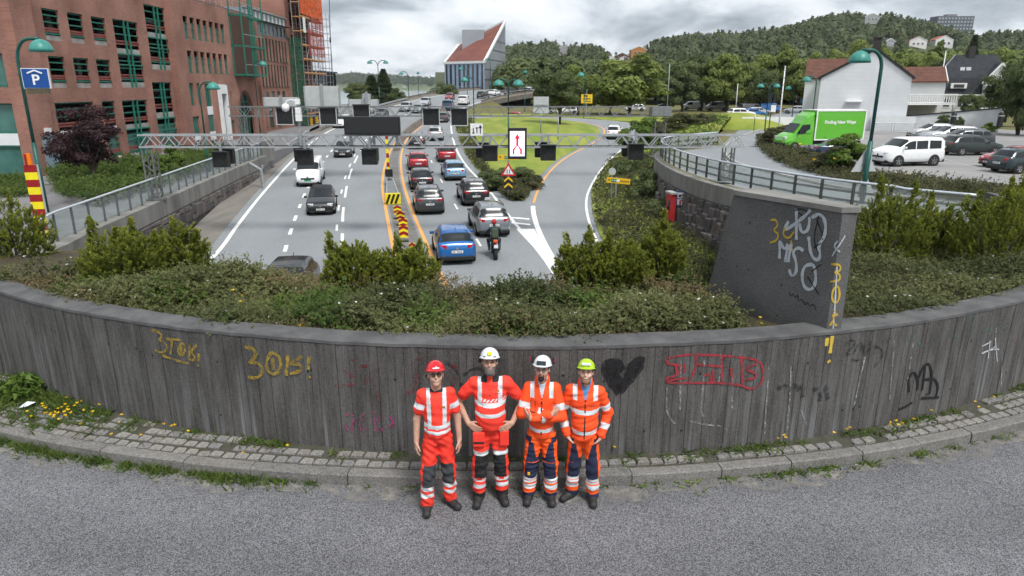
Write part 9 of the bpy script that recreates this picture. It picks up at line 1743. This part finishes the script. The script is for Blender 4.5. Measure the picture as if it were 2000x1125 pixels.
person('worker with crossed arms in white helmet with goggles',.345,7.17,R(-4),1.003,dict(id='three',seed=23,skin=SKIN[2],hair=(.03,.022,.018),wd=.86,head_rot=(R(-13),R(-6)),hair_low=-.03,helmet=WHELM,helmet_parts=(('goggles',(0,-.12,.092),(.105,.03,.045),GOG),('ear_muff',(-.118,.03,.10),(.035,.06,.075),BLKC),('ear_muff',(.118,.03,.10),(.035,.06,.075),BLKC),('muff_cap',(-.137,.02,.11),(.012,.04,.05),MUFFR),('muff_cap',(.137,.02,.11),(.012,.04,.05),MUFFR),('band_strip',(0,-.142,.062),(.09,.008,.008),GREYB)),glasses=M('thin_frame',(.2,.2,.2),rough=.3),beard='goatee',beard_col=(.025,.018,.014),hem=.875,sleeve='long',collar='stand',top_name='jacket',top_mats=[FLUO2,REFL,SHIRTW],top_fun=jacket3,zip=1.40,badge=(-.10,1.27),leg_mats=[FLUOT,REFL,NAVYC],leg_fun=nav_leg,trouser_parts=(('side_pocket',(.165,-.02,.70),(.04,.12,.17),FLUOT),('knee_logo',(-.14,-.115,.40),(.03,.01,.04),YELS)),
    feet=((-.14,-.02,R(-6)),(.12,-.02,R(8))),arms=[dict(sh=(-.175,.01,1.44),el=(-.265,-.075,1.155),wr=(.125,-.19,1.205),hand=((.75,.6,.15),(0,-.3,.9),(0,.8,-.2),.3)),dict(sh=(.175,.01,1.44),el=(.265,-.085,1.13),wr=(-.13,-.205,1.15),hand=((-.7,.55,.5),(0,-.3,.9),(0,.8,-.2),.35))]))
person('smiling worker in lime helmet with hands in pockets, rightmost of the four',.84,7.16,R(-5),.982,dict(id='four',seed=37,skin=SKIN[3],hair=(.13,.06,.03),wd=.92,head_rot=(R(-18),R(-3)),hair_low=-.05,hair_front=-.055,helmet=LHELM,helmet_parts=(('reflective_label',(0,-.118,.105),(.10,.03,.03),REFL),('side_clip',(-.104,-.02,.05),(.018,.04,.05),BLKC),('side_clip',(.104,-.02,.05),(.018,.04,.05),BLKC)),smile=True,beard='short',beard_col=(.34,.18,.11),hem=.865,sleeve='long',collar='stand',top_name='jacket',top_mats=[FLUO2,REFL,SHIRTB],top_fun=jacket4,zip=1.38,badge=(-.115,1.31),logo=(.10,1.295),leg_mats=[FLUOT,REFL,NAVYC],leg_fun=nav_leg,trouser_parts=(('side_pocket',(.165,-.02,.62),(.04,.11,.17),FLUOT),),
    feet=((-.125,.03,R(-42)),(.125,-.03,R(4))),arms=[mk(down(-1,(.30,.05,1.15),(.215,-.075,.895)),((.6,.35,-1),(.2,-1,-.2),(.8,.4,0),.1)),mk(down(1,(.30,.05,1.15),(.215,-.075,.895)),((-.6,.35,-1),(-.2,-1,-.2),(-.8,.4,0),.1))]))
# ---- motorcycle and its rider
p = at_road(969,511); mc = thing('motorcycle','black motorcycle with orange tail between the taxi and the blue hatchback','motorcycle',(p[0],p[1],p[2] + .004),R(7)); ORB = M('bike_orange',(.65,.12,.02),rough=.35)
for y in (.3,1.72):
    wv_ = thing('wheel',None,None); wv_.parent = mc; wv_.location = (0,y,.31); wv_.rotation_euler = (0,R(90),0); mb = MB(); r_ = .085 if y < 1 else .06; mb.lathe([(.2,-r_),(.27,-r_),(.31,-r_ * .4),(.31,r_ * .4),(.27,r_),(.2,r_)],n=18); mb.build('tyre',TYRE,wv_,smooth=True); mb = MB(); mb.lathe([(.03,-.03),(.2,-.02),(.2,.02),(.03,.03)],n=18); mb.build('rim',RIMD,wv_)
f = Field((-.3,-.05,.2),(.3,1.95,1.25),.018); f.rc((0,1.05,.78),(0,1.45,.9),.15,.13,.05); f.rc((0,.3,.86),(0,1.0,.8),.09,.11,.05); f.rc((0,.8,.5),(0,1.3,.5),.16,.15,.06); f.rc((0,1.5,.95),(0,1.72,.35),.06,.05,.04); f.rc((0,.9,.4),(0,.3,.31),.06,.04,.03); sdf_obj('frame_and_tank',f,M('bike_black',(.02,.02,.021),rough=.35),mc)
for nm,c,d,m in (('tail_cowl',(0,.22,.92),(.2,.3,.12),ORB),('tail_light',(0,.05,.9),(.14,.04,.06),TAIL),('number_plate',(0,.0,.72),(.2,.02,.16),PLATE),('exhaust',(.17,.35,.42),(.1,.5,.12),CHROME),('headlight',(0,1.72,.98),(.2,.14,.18),HEADL),('handlebar',(0,1.42,1.12),(.74,.04,.04),PLAST)): mb = MB(); mb.box(c,d); bevel(mb.build(nm,m,mc),.02)
rd = thing('person','motorcycle rider in dark clothes, red helmet and backpack','person',(p[0],p[1],p[2] + .004),R(7)); f = Field((-.5,.1,.2),(.5,1.75,1.95),.017)
f.rc((0,.62,.92),(0,.78,1.35),.15,.17,.05); f.rc((-.15,.8,1.42),(.15,.8,1.42),.075,.075,.05); f.rc((0,.82,1.42),(0,.88,1.6),.06,.06,.03)
for sx in (-1,1): f.chain([(sx * .2,.8,1.42),(sx * .36,.98,1.2),(sx * .33,1.36,1.14)],[.07,.058,.045],.03); f.chain([(sx * .11,.66,.9),(sx * .27,1.08,.82),(sx * .24,.82,.42),(sx * .24,1.0,.36)],[.105,.085,.06,.045],.03); f.rc((sx * .33,1.36,1.14),(sx * .27,1.46,1.13),.04,.035,.02)
sdf_obj('body',f,M('rider_cloth',(.02,.035,.045),(.03,.045,.055),scale=8,rough=.8),rd); f = Field((-.2,.65,1.5),(.2,1.15,1.95),.01); f.ell((0,.9,1.72),(.125,.15,.145)); sdf_obj('helmet',f,M('rider_helmet',(.5,.03,.03),(.3,.02,.02),scale=8,rough=.25),rd); f = Field((-.3,.3,.9),(.3,.85,1.55),.012); f.rc((-.06,.56,1.08),(-.06,.62,1.38),.12,.11,.05); f.rc((.06,.56,1.08),(.06,.62,1.38),.12,.11,.05); sdf_obj('backpack',f,M('pack_green',(.05,.07,.045),rough=.8),rd); mb = MB(); mb.box((0,1.02,1.74),(.2,.06,.09)); bevel(mb.build('visor',GOG,rd),.02)
# ================================================================== light haze in the air
hz_ = MB(); hz_.box((0,1690,60),(6400,3500,134)); hzo = hz_.build('haze',[]); hzo.data.materials.clear()
hm_ = bpy.data.materials.new('haze_air'); hm_.use_nodes = True; ht = hm_.node_tree; ht.nodes.clear(); ho = N(ht,'ShaderNodeOutputMaterial'); hv = N(ht,'ShaderNodeVolumePrincipled'); hv.inputs['Color'].default_value = (.86,.92,1,1); hv.inputs['Density'].default_value = .00006; hv.inputs['Anisotropy'].default_value = .0; ht.links.new(hv.outputs[0],ho.inputs['Volume']); hzo.data.materials.append(hm_); tag(hzo,kind='stuff')
SC.cycles.volume_bounces = 0
